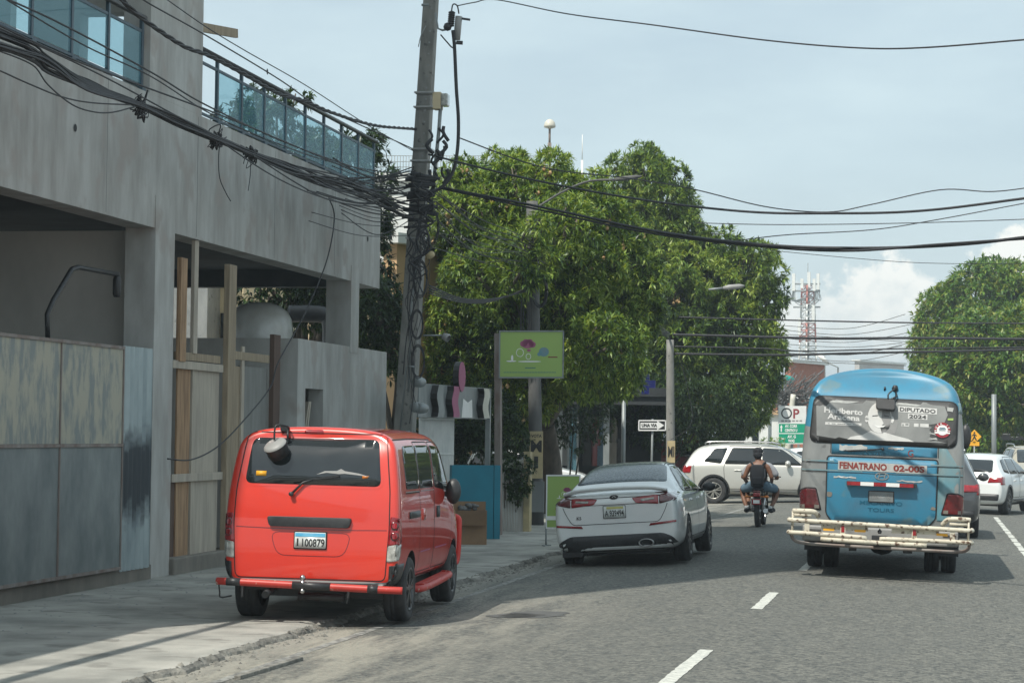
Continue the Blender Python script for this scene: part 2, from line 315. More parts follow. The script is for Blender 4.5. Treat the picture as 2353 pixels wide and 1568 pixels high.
def rpoly(pts, r=.05, n=4):
    out = []; N = len(pts)
    for i in range(N):
        p = Vector((*pts[i][:2], 0)); a = Vector((*pts[i-1][:2], 0)); b = Vector((*pts[(i+1) % N][:2], 0))
        rr = pts[i][2] if len(pts[i]) > 2 else r
        da = (a-p); db = (b-p); t = min(rr, da.length*.49, db.length*.49); p0 = p+da.normalized()*t; p1 = p+db.normalized()*t
        for k in range(n+1):
            s = k/n; q = p0*(1-s)**2+p*2*s*(1-s)+p1*s*s; out.append((q.x, q.y))
    return out
class Proj:
    """lays outlines drawn in a side or rear elevation onto a curved body"""
    def __init__(s, bvh): s.b = bvh; s.dz = 0.; s.dx = 0.
    def frame(s, view):
        if view == 'rear': return Vector((0, -3, 0)), Vector((1, 0, 0)), Vector((0, 0, 1)), Vector((0, 1, 0))
        if view == 'front': return Vector((0, 12, 0)), Vector((1, 0, 0)), Vector((0, 0, 1)), Vector((0, -1, 0))
        if view == 'right': return Vector((4, 0, 0)), Vector((0, 1, 0)), Vector((0, 0, 1)), Vector((-1, 0, 0))
        if view == 'left': return Vector((-4, 0, 0)), Vector((0, 1, 0)), Vector((0, 0, 1)), Vector((1, 0, 0))
        if view == 'top': return Vector((0, 0, 5)), Vector((1, 0, 0)), Vector((0, 1, 0)), Vector((0, 0, -1))
        raise ValueError
    def pt(s, view, u, v, off=0.):
        O, U, V, D = s.frame(view); u += s.dx; v += s.dz; p = O+U*u+V*v; h = s.b.ray_cast(p, D)
        if h[0] is None:
            h = s.b.find_nearest(p+D*3)
            return h[0]-D*off, D
        n = h[1]
        if n.dot(D) > 0: n = -n
        return h[0]+n*off, D
    def patch(s, mb, view, poly, off=.005, mi=0, step=.08, skirt=.012, sm=True):
        bm = bmesh.new(); vs = [bm.verts.new((u, v, 0)) for u, v in poly]; bm.faces.new(vs); bm.normal_update()
        bmesh.ops.triangulate(bm, faces=bm.faces[:])
        us = [p[0] for p in poly]; ws = [p[1] for p in poly]
        for ax, lo, hi in ((0, min(us), max(us)), (1, min(ws), max(ws))):
            n = int((hi-lo)/step)
            for k in range(1, n+1):
                c = lo+(hi-lo)*k/(n+1); co = (c, 0, 0) if ax == 0 else (0, c, 0); no = (1, 0, 0) if ax == 0 else (0, 1, 0)
                bmesh.ops.bisect_plane(bm, geom=bm.verts[:]+bm.edges[:]+bm.faces[:], plane_co=co, plane_no=no)
        D = None
        for v in bm.verts: v.co, D = s.pt(view, v.co.x, v.co.y, off)
        if skirt:
            be = [e for e in bm.edges if len(e.link_faces) == 1]
            r = bmesh.ops.extrude_edge_only(bm, edges=be)
            for v in [g for g in r['geom'] if isinstance(g, bmesh.types.BMVert)]: v.co = v.co+D*(skirt+off)
        bm.verts.index_update()
        nf = len(bm.faces); mb.add([v.co.copy() for v in bm.verts], [tuple(v.index for v in f.verts) for f in bm.faces], mi, sm); bm.free()
    def line(s, mb, view, pts, w, off=.003, mi=0, closed=False, step=.06):
        """a thin strip (panel gap, chrome) following the points"""
        P = list(pts)+([pts[0]] if closed else [])
        Q = []
        for a, b in zip(P[:-1], P[1:]):
            n = max(1, int(math.hypot(b[0]-a[0], b[1]-a[1])/step))
            Q += [(a[0]+(b[0]-a[0])*k/n, a[1]+(b[1]-a[1])*k/n) for k in range(n)]
        Q.append(P[-1]); L = []
        for i, q in enumerate(Q):
            a = Q[max(i-1, 0)]; b = Q[min(i+1, len(Q)-1)]; d = (b[0]-a[0], b[1]-a[1]); l = math.hypot(*d) or 1
            n = (-d[1]/l*w/2, d[0]/l*w/2); L += [s.pt(view, q[0]+n[0], q[1]+n[1], off)[0], s.pt(view, q[0]-n[0], q[1]-n[1], off)[0]]
        mb.add(L, [(2*i, 2*i+1, 2*i+3, 2*i+2) for i in range(len(Q)-1)], mi, True)
    def text(s, mb, view, st, u, v, h, width=None, mi=0, off=.008, bold=.02, slant=0):
        vs, fs, w = textmesh(st, bold); sx = width/w if width else h
        mb.add([s.pt(view, u+a*sx, v+b*h+a*sx*slant, off)[0] for a, b in vs], fs, mi)
def cage(name, rings, ml, parent, arches=(), level=2, sharp=32):
    """a body grown from a cage of half cross-sections, subdivided, with the wheel arches cut out; returns object and projector"""
    K = len(rings[0]); vs = []; n = 2*K-2
    for r in rings:
        vs += [Vector(p) for p in r]+[Vector((-p[0], p[1], p[2])) for p in r[K-2:0:-1]]
    fs = []
    for i in range(len(rings)-1):
        for k in range(n): fs.append((i*n+k, i*n+(k+1) % n, (i+1)*n+(k+1) % n, (i+1)*n+k))
    for base, rev in ((0, False), ((len(rings)-1)*n, True)):
        for k in range(K-1):
            a, b = k, k+1; c, d = (n-b) % n, (n-a) % n; f = []
            for q in (a, b, c, d):
                if q not in f: f.append(q)
            f = [base+q for q in f]; fs.append(tuple(f if rev else f[::-1]))
    me = bpy.data.meshes.new(name); me.from_pydata([tuple(v) for v in vs], [], fs)
    bm = bmesh.new(); bm.from_mesh(me); bmesh.ops.recalc_face_normals(bm, faces=bm.faces[:]); bm.to_mesh(me); bm.free()
    o = bpy.data.objects.new(name, me); COL.objects.link(o)
    sb = o.modifiers.new('s', 'SUBSURF'); sb.levels = level; sb.render_levels = level
    cut = None
    if arches:
        c = MB()
        for (y, z, r, x0, x1) in arches:
            for sg in (-1, 1):
                prof = [(0, 0), (r, 0), (r, x1-x0), (0, x1-x0)]; nn = 40; bvs = []
                for xx in (x0*sg, x1*sg):
                    for k in range(nn):
                        t = 2*math.pi*k/nn; bvs.append((xx, y+r*math.cos(t), z+r*math.sin(t)))
                f = [(k, (k+1) % nn, nn+(k+1) % nn, nn+k) for k in range(nn)]+[tuple(range(nn))[::-1], tuple(range(nn, 2*nn))]
                if sg < 0: f = [q[::-1] for q in f]
                c.add(bvs, f, 1)
        cme = c.mesh('cut'); cut = bpy.data.objects.new('cut', cme); COL.objects.link(cut)
        for _ in range(2): cme.materials.append(mt['black'])
        b = bmesh.new(); b.from_mesh(cme); bmesh.ops.recalc_face_normals(b, faces=b.faces[:]); b.to_mesh(cme); b.free()
        bo = o.modifiers.new('b', 'BOOLEAN'); bo.operation = 'DIFFERENCE'; bo.solver = 'EXACT'; bo.object = cut
    for m in mats(ml): me.materials.append(m)
    while len(me.materials) < 2: me.materials.append(mt['black'])
    dg = bpy.context.evaluated_depsgraph_get(); dg.update()
    m2 = bpy.data.meshes.new_from_object(o.evaluated_get(dg)); m2.name = name
    bpy.data.objects.remove(o)
    if cut: bpy.data.objects.remove(cut)
    m2.polygons.foreach_set('use_smooth', [True]*len(m2.polygons)); m2.set_sharp_from_angle(angle=R(sharp))
    ob = bpy.data.objects.new(name, m2); COL.objects.link(ob); ob.parent = parent
    b = bmesh.new(); b.from_mesh(m2); bv = BVHTree.FromBMesh(b); b.free()
    return ob, Proj(bv)
def wheel(parent, x, y, r, w, rim=.62, spokes=5, rimmat='alloy', z=None, twin=False):
    """tyre with its rim as a sub-part; x is the outer face, its sign tells the side"""
    sg = 1 if x > 0 else -1; z = r if z is None else z; t = MB(); rr = r*rim
    prof = [(rr, -w), (r*.93, -w), (r*.985, -w*.93), (r, -w*.8), (r, -w*.72), (r*.985, -w*.7), (r*.985, -w*.66), (r, -w*.64), (r, -w*.52), (r*.985, -w*.5), (r*.985, -w*.47), (r, -w*.45), (r, -w*.2), (r*.985, -w*.07), (r*.93, 0), (rr*1.04, .004), (rr, -.01)]
    t.lathe(prof, (x, y, z), (sg, 0, 0), 40); t.lathe([(.001, -w*.6), (rr, -w*.6)], (x, y, z), (sg, 0, 0), 30)
    if twin: t.lathe(prof, (x-sg*w*1.15, y, z), (sg, 0, 0), 40)
    o = t.build('wheel', 'rubber', parent); m = MB()
    m.lathe([(rr, -w*.55), (rr*.97, -.02), (rr, 0), (rr*1.02, .003), (rr*.93, .0), (rr*.90, -.03), (rr*.88, -w*.5)], (x, y, z), (sg, 0, 0), 36)
    m.lathe([(.001, -.005), (rr*.22, -.005), (rr*.25, -.03)], (x, y, z), (sg, 0, 0), 18)
    for k in range(spokes):
        for dd in ((-.11, .11) if spokes <= 7 else (0,)):
            a = 2*math.pi*k/spokes+.3; p = Vector((x-sg*.02, y+math.cos(a+dd)*rr*.2, z+math.sin(a+dd)*rr*.2)); q = Vector((x-sg*.018, y+math.cos(a+dd*1.6)*rr*.93, z+math.sin(a+dd*1.6)*rr*.93))
            m.bar(p, q, rr*.13, .03, 0, (0, math.sin(a), -math.cos(a)) if False else (sg, 0, 0))
    m.build('rim', rimmat, o); return o
def mirror_body(parent, O, sx, sy, sz, mat='black', name='side_mirror'):
    m = MB(); m.ball(O, 1, 0, 14, (sx, sy, sz)); return m.build(name, mat, parent)
# foliage -------------------------------------------------------------
def leaves(P, Nn, L, nl, wd, droop, rs):
    """nl long leaves fanned from every point; P points, Nn outward directions (arrays)"""
    n = len(P); P = np.repeat(P, nl, 0); Nn = np.repeat(Nn, nl, 0)
    d = rs.normal(size=(n*nl, 3)); d -= Nn*np.sum(d*Nn, 1, keepdims=True); d /= np.linalg.norm(d, axis=1, keepdims=True)+1e-9
    t = rs.uniform(.15, .9, (n*nl, 1)); d = d*(.55+.6*t)+Nn*(1-t*.75); d[:, 2] += .12; d /= np.linalg.norm(d, axis=1, keepdims=True)
    ln = L*rs.uniform(.65, 1.15, (n*nl, 1)); sd = np.cross(d, [0, 0, 1.]); sd += rs.normal(size=sd.shape)*.25; sd /= np.linalg.norm(sd, axis=1, keepdims=True)+1e-9
    mid = P+d*ln*.5; d2 = d.copy(); d2[:, 2] -= droop*rs.uniform(.2, 1.6, n*nl); d2 /= np.linalg.norm(d2, axis=1, keepdims=True); tip = mid+d2*ln*.55
    V = np.stack([P, mid-sd*wd*.5, mid+sd*wd*.5, tip], 1).reshape(-1, 3); k = np.arange(n*nl)[:, None]*4
    F = np.concatenate([k+np.array([[0, 2, 1]]), k+np.array([[1, 2, 3]])], 1).reshape(-1, 3)
    return V, F
def leafmesh(name, V, F, mat, parent):
    me = bpy.data.meshes.new(name); me.vertices.add(len(V)); me.vertices.foreach_set('co', V.astype(np.float32).ravel())
    me.loops.add(len(F)*3); me.loops.foreach_set('vertex_index', F.astype(np.int32).ravel()); me.polygons.add(len(F))
    me.polygons.foreach_set('loop_start', np.arange(0, len(F)*3, 3, dtype=np.int32)); me.update(calc_edges=True); me.validate()
    return link_mesh(name, me, mat, parent)
def blobs_to_leaves(B, dens, L, nl, wd, droop, rs, inner=.35):
    C = np.array([b[:3] for b in B]); Rr = np.array([b[3] for b in B]); Ps = []; Ns = []
    for i in range(len(B)):
        n = int(dens*4*math.pi*Rr[i]**2); d = rs.normal(size=(n, 3)); d /= np.linalg.norm(d, axis=1, keepdims=True)
        rad = Rr[i]*rs.uniform(.72, 1.04, (n, 1))*(1+.16*np.sin(d[:, :1]*7+i)*np.cos(d[:, 2:]*6+i*2)); p = C[i]+d*rad*np.array([1, 1, .86])
        keep = np.ones(n, bool)
        for j in range(len(B)):
            if j != i: keep &= np.linalg.norm((p-C[j])/np.array([1, 1, .86]), axis=1) > Rr[j]*.66
        q = p*(2.4/max(.5, Rr.mean())); g_ = np.sin(q[:, 0]*1.7+q[:, 2]*1.1)+np.sin(q[:, 1]*1.9-q[:, 2]*2.3+1)+np.sin(q[:, 0]*3.1+q[:, 1]*2.2+q[:, 2]*2.9); keep &= g_ > -.85
        keep |= rs.uniform(size=n) < inner*.25
        Ps.append(p[keep]); Ns.append(d[keep])
    return leaves(np.concatenate(Ps), np.concatenate(Ns), L, nl, wd, droop, rs)
def inpoly(x, y, P):
    c = False; j = len(P)-1
    for i in range(len(P)):
        if (P[i][1] > y) != (P[j][1] > y) and x < (P[j][0]-P[i][0])*(y-P[i][1])/(P[j][1]-P[i][1])+P[i][0]: c = not c
        j = i
    return c
def edged(x, y, P):
    m = 1e9
    for i in range(len(P)):
        ax, ay = P[i-1]; bx, by = P[i]; t = max(0, min(1, ((x-ax)*(bx-ax)+(y-ay)*(by-ay))/((bx-ax)**2+(by-ay)**2+1e-9))); m = min(m, math.hypot(x-ax-t*(bx-ax), y-ay-t*(by-ay)))
    return m
def tree(name, label, outline, d0, thick, nb, rmin, rmax, base, seed, mat='leaf', dens=16, L=.24, nl=11, wd=.05, droop=.9, cat='tree', group=None, trunk_r=.22, limbs=9, fruit=0, extra=()):
    """crown blobs fill the silhouette seen in the photograph but spread in depth; real trunk and limbs reach into them"""
    rg = random.Random(seed); rs = np.random.RandomState(seed); B = []; s = FPX/d0
    xs = [p[0] for p in outline]; ys = [p[1] for p in outline]; tries = 0
    while len(B) < nb and tries < 20000:
        tries += 1; x = rg.uniform(min(xs), max(xs)); y = rg.uniform(min(ys), max(ys))
        if not inpoly(x, y, outline): continue
        e = edged(x, y, outline)/s; r = rg.uniform(rmin, rmax)
        if e < rmin*.55: continue
        r = min(r, max(rmin, e*1.15)); sp_ = math.sqrt(max(0., min(1., e/(thick*.8)))); d = d0+rg.uniform(-1, 1)*thick*sp_ if rg.random() < .5 else d0-thick*sp_*rg.uniform(.5, 1)
        c = PD(x, y, d)
        if any((Vector(b[:3])-c).length < .45*(b[3]+r)*.8 for b in B): continue
        B.append((c.x, c.y, c.z, r))
    for x, y, d, r in extra:
        c = PD(x, y, d); B.append((c.x, c.y, c.z, r))
    g = Vector(base); t = thing(name, label, cat, g, group=group)
    Bl = [(b[0]-g.x, b[1]-g.y, b[2]-g.z, b[3]) for b in B]
    V, F = blobs_to_leaves(Bl, dens, L, nl, wd, droop, rs); leafmesh('crown', V, F, mat, t)
    cz = sum(b[2] for b in Bl)/len(Bl); cx = sum(b[0] for b in Bl)/len(Bl); cy = sum(b[1] for b in Bl)/len(Bl)
    m = MB(); fork = Vector((cx*.3, cy*.3, max(1.2, cz*.42))); m.tube(smoothpts([(0, 0, -.1), (cx*.05, cy*.05+.1, fork.z*.5), fork]), [trunk_r*1.15, trunk_r*.75], 10)
    tips = []
    for b in sorted(Bl, key=lambda q: -q[3])[:limbs]:
        e = Vector(b[:3]); j = Vector((rg.uniform(-.3, .3), rg.uniform(-.3, .3), .35)); mid = fork.lerp(e, .55)+j; tips.append((mid, e)); m.tube(smoothpts([fork, fork.lerp(e, .25)+j*.4, mid, e], 5), [trunk_r*.5, .035], 7)
    for b in Bl:
        e = Vector(b[:3]); mm = min(tips, key=lambda q: (q[0]-e).length+(q[1]-e).length); s0 = mm[0].lerp(mm[1], .5); m.tube(smoothpts([s0, s0.lerp(e, .5)+Vector((rg.uniform(-.2, .2), rg.uniform(-.2, .2), .15)), e+Vector((0, 0, b[3]*.5))], 3), [.05, .015], 5)
    m.build('trunk', 'bark', t)
    if fruit:
        fm = MB(); fm.ball((0, 0, -.16), .044, 0, 10, (1, 1, 1.25)); fm.tube([(0, 0, 0), (.01, 0, -.12)], .005, 4, 0); me = fm.mesh('mango'); k = 0; me.materials.append(mt['mango'])
        front = sorted(Bl, key=lambda q: (Vector(q[:3])+g-EYE).length-q[3]*1.2)[:len(Bl)*2//3]; tocam = (EYE-g).normalized()
        while k < fruit:
            b = rg.choice(front); a = rg.uniform(-1, 1)*b[3]*.7; c = Vector(b[:3])+rt*a+tocam*(b[3]*1.0)+Vector((0, 0, rg.uniform(-.7, .3)*b[3]))
            for q in range(rg.choice((1, 2, 3, 4))):
                o = bpy.data.objects.new('mango', me); COL.objects.link(o); o.parent = t; o.location = c+Vector((rg.uniform(-.12, .12), rg.uniform(-.1, .1), rg.uniform(-.1, .1))); k += 1
    return t, Bl
def skinfig(name, J, Eg, ml, parent, root, level=1):
    """one continuous body: joints {key: (x,y,z,r)} joined by edges, skinned and smoothed"""
    bm = bmesh.new(); sk = bm.verts.layers.skin.verify(); vv = {}
    for k, (x, y, z, r) in J.items():
        v = bm.verts.new((x, y, z)); rr = r if isinstance(r, tuple) else (r, r); v[sk].radius = rr; v[sk].use_root = (k == root); vv[k] = v
    for a, b in Eg: bm.edges.new((vv[a], vv[b]))
    me = bpy.data.meshes.new(name); bm.to_mesh(me); bm.free(); o = bpy.data.objects.new(name, me); COL.objects.link(o)
    o.modifiers.new('k', 'SKIN').use_smooth_shade = True; s = o.modifiers.new('s', 'SUBSURF'); s.levels = level; s.render_levels = level
    dg = bpy.context.evaluated_depsgraph_get(); dg.update(); m2 = bpy.data.meshes.new_from_object(o.evaluated_get(dg)); bpy.data.objects.remove(o)
    m2.polygons.foreach_set('use_smooth', [True]*len(m2.polygons))
    return link_mesh(name, m2, ml, parent)
# ================================================================ SETTING
XK = -5.75
def gz(x):
    return -.03*abs(x+2.0) if x > XK else -.05
def roadmat():
    m = bpy.data.materials.new('asphalt'); m.use_nodes = True; nt = m.node_tree; N = nt.nodes; L = nt.links; b = N['Principled BSDF']
    t = N.new('ShaderNodeTexCoord')
    def noise(sc, det=4, st=(1, 1, 1), ro=.6):
        mp = N.new('ShaderNodeMapping'); mp.inputs['Scale'].default_value = st; L.new(t.outputs['Object'], mp.inputs[0]); n = N.new('ShaderNodeTexNoise'); n.inputs['Scale'].default_value = sc; n.inputs['Detail'].default_value = det; n.inputs['Roughness'].default_value = ro; L.new(mp.outputs[0], n.inputs['Vector']); return n.outputs['Fac']
    def mrange(s, a, c, lo=0, hi=1):
        r = N.new('ShaderNodeMapRange'); L.new(s, r.inputs[0]); r.inputs[1].default_value = a; r.inputs[2].default_value = c; r.inputs[3].default_value = lo; r.inputs[4].default_value = hi; return r.outputs[0]
    def mix(f, a, c):
        x = N.new('ShaderNodeMixRGB'); L.new(f, x.inputs[0])
        for i, q in ((1, a), (2, c)):
            if isinstance(q, tuple): x.inputs[i].default_value = (*q, 1)
            else: L.new(q, x.inputs[i])
        return x.outputs[0]
    def mth(op, a, c):
        x = N.new('ShaderNodeMath'); x.operation = op
        for i, q in enumerate((a, c)):
            if isinstance(q, (int, float)): x.inputs[i].default_value = q
            else: L.new(q, x.inputs[i])
        return x.outputs[0]
    vo = N.new('ShaderNodeTexVoronoi'); vo.inputs['Scale'].default_value = 30; L.new(t.outputs['Object'], vo.inputs['Vector'])
    sp_ = N.new('ShaderNodeSeparateColor'); L.new(vo.outputs['Color'], sp_.inputs[0])
    c = mix(mrange(sp_.outputs[0], .1, .95), (.028, .033, .034), (.235, .23, .195))
    c = mix(mrange(noise(55, 3), .36, .66, 0, .7), c, (.10, .102, .094))
    c = mix(mrange(noise(.5, 6, (1, .35, 1)), .35, .7, 0, .4), c, (.125, .125, .112))
    c = mix(mrange(noise(2.2, 7, (1.2, .3, 1)), .5, .75, 0, .4), c, (.09, .095, .09))
    xyz = N.new('ShaderNodeSeparateXYZ'); L.new(t.outputs['Object'], xyz.inputs[0])
    near = mrange(xyz.outputs[0], -5.9, -2.9, 1, .0); ny = mrange(xyz.outputs[1], 22, 28, 1, .25)
    dust = mth('MULTIPLY', mth('MULTIPLY', near, ny), mrange(noise(1.3, 8, (1.9, .34, 1), .7), .43, .58))
    c = mix(dust, c, (.36, .34, .28))
    gut = mrange(xyz.outputs[0], -5.62, -5.3, .75, 0); c = mix(gut, c, (.27, .26, .225))
    pat = mrange(noise(.33, 2, (1, .5, 1)), .66, .69, 0, .5); c = mix(pat, c, (.06, .065, .065))
    L.new(c, b.inputs['Base Color']); b.inputs['Roughness'].default_value = .82
    bp = N.new('ShaderNodeBump'); bp.inputs['Strength'].default_value = .7; bp.inputs['Distance'].default_value = .02; L.new(vo.outputs['Distance'], bp.inputs['Height']); L.new(bp.outputs[0], b.inputs['Normal'])
    return m
mt['road'] = roadmat()
mt['dirt'] = M('dirt_ground', (.2, .19, .16), (.14, .135, .12), .3, rough=.95)
m = MB(); m.add([(-1500, -200, -.5), (1500, -200, -.5), (1500, 3000, -.5), (-1500, 3000, -.5)], [(0, 1, 2, 3)]); tag(m.build('ground', 'dirt'), kind='structure')
m = MB(); xs = [XK-.12, -4.5, -3.2, -2.3, -2, -1.7, -.8, .6, 2, 4, 6.4]
vs = [(x, y, gz(max(x, XK+.001))) for y in (-30, 58, 75, 420) for x in xs]; K = len(xs)
m.add(vs, [(j*K+i, j*K+i+1, (j+1)*K+i+1, (j+1)*K+i) for j in range(3) for i in range(K-1)], 0, True); tag(m.build('road', 'road'), kind='structure')
m = MB(); m.add([(-90, 58, -.115), (XK-.12, 58, -.115), (XK-.12, 75, -.115), (-90, 75, -.115)], [(0, 1, 2, 3)]); m.add([(6.4, 58, -.252), (90, 58, -.252), (90, 75, -.252), (6.4, 75, -.252)], [(0, 1, 2, 3)]); tag(m.build('side_street', 'road'), kind='structure')
# pavements
m = MB(); m.box((-60, -30, -.49), (XK-.32, 57.2, -.05)); m.box((-60, 76, -.49), (XK-.1, 420, -.03)); m.box((6.4, -30, -.49), (60, 57, -.12)); m.box((6.4, 76, -.49), (60, 420, -.12)); tag(m.build('pavement', 'walk'), kind='structure')
# broken kerb edge: a crumbled lip between slab and gutter
m = MB(); rg = random.Random(3); rows = []; y = 8.0
from mathutils import noise as NZ
while y < 57.2:
    st = .05 if y < 34 else .25
    a = NZ.fractal(Vector((y*1.3, 3, 0)), 1, 2, 5); b_ = NZ.fractal(Vector((y*5, 9, 1)), 1, 2, 4); cr = max(0, NZ.fractal(Vector((y*.9, 31, 1)), 1, 2, 3))
    tx = XK-.06+a*.13-cr*.2+b_*.05; rows.append([(XK-.34, y, -.0495), (tx-.05, y, -.047), (tx, y, -.056+b_*.008), (tx+.035+b_*.03, y, -.085+a*.01), (tx+.05+abs(b_)*.06, y, -.125), (XK+.10+a*.03, y, -.135)]); y += st
vs = [p for r in rows for p in r]; K = 6
m.add(vs, [(i*K+k, i*K+k+1, (i+1)*K+k+1, (i+1)*K+k) for i in range(len(rows)-1) for k in range(K-1)], 0, False)
for f in range(0, len(m.f), 5): m.m[f] = 1; m.m[f+1] = 1
m.box((XK-.3, -30, -.3), (XK, 8, -.05), 0); tag(m.build('kerb', ['kerb', 'walk']), kind='structure')
# rubble along the kerb and litter on the pavement: uncountable grit
m = MB()
for i in range(900):
    y = rg.uniform(12, 34); x = XK+abs(rg.gauss(0, .16))-.04; r = rg.uniform(.006, .03)*(1 if rg.random() < .9 else 1.8); z = gz(x)
    vs = [(x+r*rg.uniform(.6, 1.2)*a, y+r*rg.uniform(.6, 1.2)*b, z+r*.7*c) for a, b, c in ((1, 0, 0), (0, 1, 0), (-1, 0, 0), (0, -1, 0), (0, 0, 1))]; m.add(vs, [(0, 1, 4), (1, 2, 4), (2, 3, 4), (3, 0, 4)], 0)
for i in range(260):
    y = rg.uniform(19, 34); x = -9.3+abs(rg.gauss(0, .9)); r = rg.uniform(.006, .022)
    vs = [(x+r*rg.uniform(.6, 1.4)*a, y+r*rg.uniform(.6, 1.4)*b, -.05+r*.5*c) for a, b, c in ((1, 0, 0), (0, 1, 0), (-1, 0, 0), (0, -1, 0), (0, 0, 1))]; m.add(vs, [(0, 1, 4), (1, 2, 4), (2, 3, 4), (3, 0, 4)], 1)
tag(m.build('gravel', ['kerb', 'concd']), kind='stuff')
# concrete strip lying in the gutter
a = PZ(545, 1562, -.1); b_ = PZ(690, 1518, -.1); m = MB(); m.bar(a+Vector((0, 0, .015)), b_+Vector((0, 0, .015)), .055, .05)
tag(m.build('concrete_strip', 'kerb', bevel=.008), 'short pale concrete strip lying loose in the gutter at the broken kerb', 'concrete strip')
# markings
def strip(m, pts, w, z=.004, jag=0):
    for (x0, y0), (x1, y1) in zip(pts[:-1], pts[1:]):
        n = max(1, int(math.hypot(x1-x0, y1-y0)/.12)) if jag else 1; L_ = []
        for i in range(n+1):
            x = x0+(x1-x0)*i/n; y = y0+(y1-y0)*i/n; d = Vector((x1-x0, y1-y0, 0)).normalized(); q = Vector((d.y, -d.x, 0))
            for s in (-1, 1):
                j = rg.uniform(-jag, jag); p = Vector((x, y, 0))+q*(w/2*s+j); L_.append((p.x, p.y, gz(max(p.x, XK+.01))+z))
        m.add(L_, [(2*i, 2*i+1, 2*i+3, 2*i+2) for i in range(n)])
m = MB()
for (xa, ya), (xb, yb) in (((1506, 1588), (1623, 1492)), ((1737, 1398), (1778, 1360)), ((1843, 1309), (1866, 1288))):
    a = PZ(xa, ya, -.004); b_ = PZ(xb, yb, -.004); strip(m, [(a.x, a.y), (b_.x, b_.y)], .115, .005, .006)
a = PZ(1778, 1360, 0)
for k in range(2, 4): strip(m, [(-2.03, 30.5+k*7.1), (-2.03, 33+k*7.1)], .12, .005)
for k in range(14): strip(m, [(1.55, 33+k*1.7), (1.55, 34.52+k*1.7)], .11, .005, .012)
tag(m.build('lane_markings', 'paintline'), kind='structure')
m = MB(); mt['tar'] = M('tar_patch', (.065, .068, .066), (.10, .10, .095), 9, rough=.8)
for (px, py, rx, ry, sd) in ((1225, 1411, .36, .5, 1), (1180, 1412, .3, .3, 2)):
    c = PZ(px, py, -.06); rr = random.Random(sd); m.add([(c.x+rx*math.cos(a)*w, c.y+ry*math.sin(a)*w, gz(c.x+rx*math.cos(a)*w)+.004) for a, w in [(k*math.pi/9, rr.uniform(.8, 1.1)) for k in range(18)]], [tuple(range(18))])
tag(m.build('road_patches', 'tar'), kind='structure')
m = MB(); strip(m, [(-5.28, 12), (-5.25, 22.5), (-5.3, 34), (-5.1, 46), (-4.7, 52), (-3.8, 57.5)], .10, .005, .012)
for p, q, w in (((1640, 1168), (1702, 1165), .12), ((1655, 1182), (1708, 1166), .12)):
    a = PZ(*p, -.06); b_ = PZ(*q, -.06); strip(m, [(a.x, a.y), (b_.x, b_.y)], w, .006)
tag(m.build('edge_lines', 'oldline'), kind='structure')

# ================================================================ CONCRETE BUILDING ON THE LEFT
XF = -9.5
bt = thing('concrete_building', 'unfinished bare grey concrete building with glass balustrades filling the left side', 'building', (XF, 15.5, -.05))
def bb(m, x0, y0, z0, x1, y1, z1, mi=0): m.box((x0-XF, y0-15.5, z0+.05), (x1-XF, y1-15.5, z1+.05), mi)
m = MB()
bb(m, -9.85, -8, 4.29, -9.5, 38.66, 5.93)                      # spandrel band
bb(m, -9.84, -8, 5.93, -9.52, 15.5, 7.5)                       # parapet of the nearer, out-of-frame part
m.build('front_wall', 'conc', bt)
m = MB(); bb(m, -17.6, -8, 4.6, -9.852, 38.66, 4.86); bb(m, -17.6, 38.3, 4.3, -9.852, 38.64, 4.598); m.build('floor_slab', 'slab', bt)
for px, y0_, y1_ in ((632, 440, 590), (248, 250, 470), (455, 330, 540), (770, 480, 620)):
    a = PX(px, y0_, -9.499); b_ = PX(px, y1_, -9.499); m = MB(); bb(m, -9.51, a.y-.004, 4.32, -9.4975, a.y+.004, 5.9); m.build('form_joint', 'concd', bt)
m = MB(); bb(m, -9.88, 26.93, -.2, -9.485, 27.66, 4.7); m.build('column', 'conc', bt)
m = MB(); bb(m, -9.92, 36.66, 3.1, -9.49, 37.2, 4.55); m.build('column', 'conc', bt)
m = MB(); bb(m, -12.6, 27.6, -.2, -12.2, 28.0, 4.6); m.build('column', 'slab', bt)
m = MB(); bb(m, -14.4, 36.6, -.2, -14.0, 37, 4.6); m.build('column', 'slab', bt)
# inner pale wall behind the sheet gate and the ceiling edge
m = MB(); bb(m, -17.5, 27.3, -.2, -9.9, 27.5, 4.29); m.build('inner_wall', 'conc2', bt)
m = MB(); bb(m, -17.6, -8, -.2, -17.4, 27.3, 4.6); m.build('inner_wall', 'whitew', bt)
for px, py in ((172, 294), (844, 549), (613, 165)):
    c = PX(px, py, -9.498); m = MB(); m.lathe([(.001, 0), (.035, 0), (.045, .003)], c-Vector((XF, 15.5, -.05))+Vector((.004, 0, 0)), (1, 0, 0), 12); m.build('wall_hole', 'interior', bt)
m = MB(); bb(m, -14.6, 27.0, 2.35, -12.9, 27.298, 3.15); m.build('dark_opening', 'interior', bt)
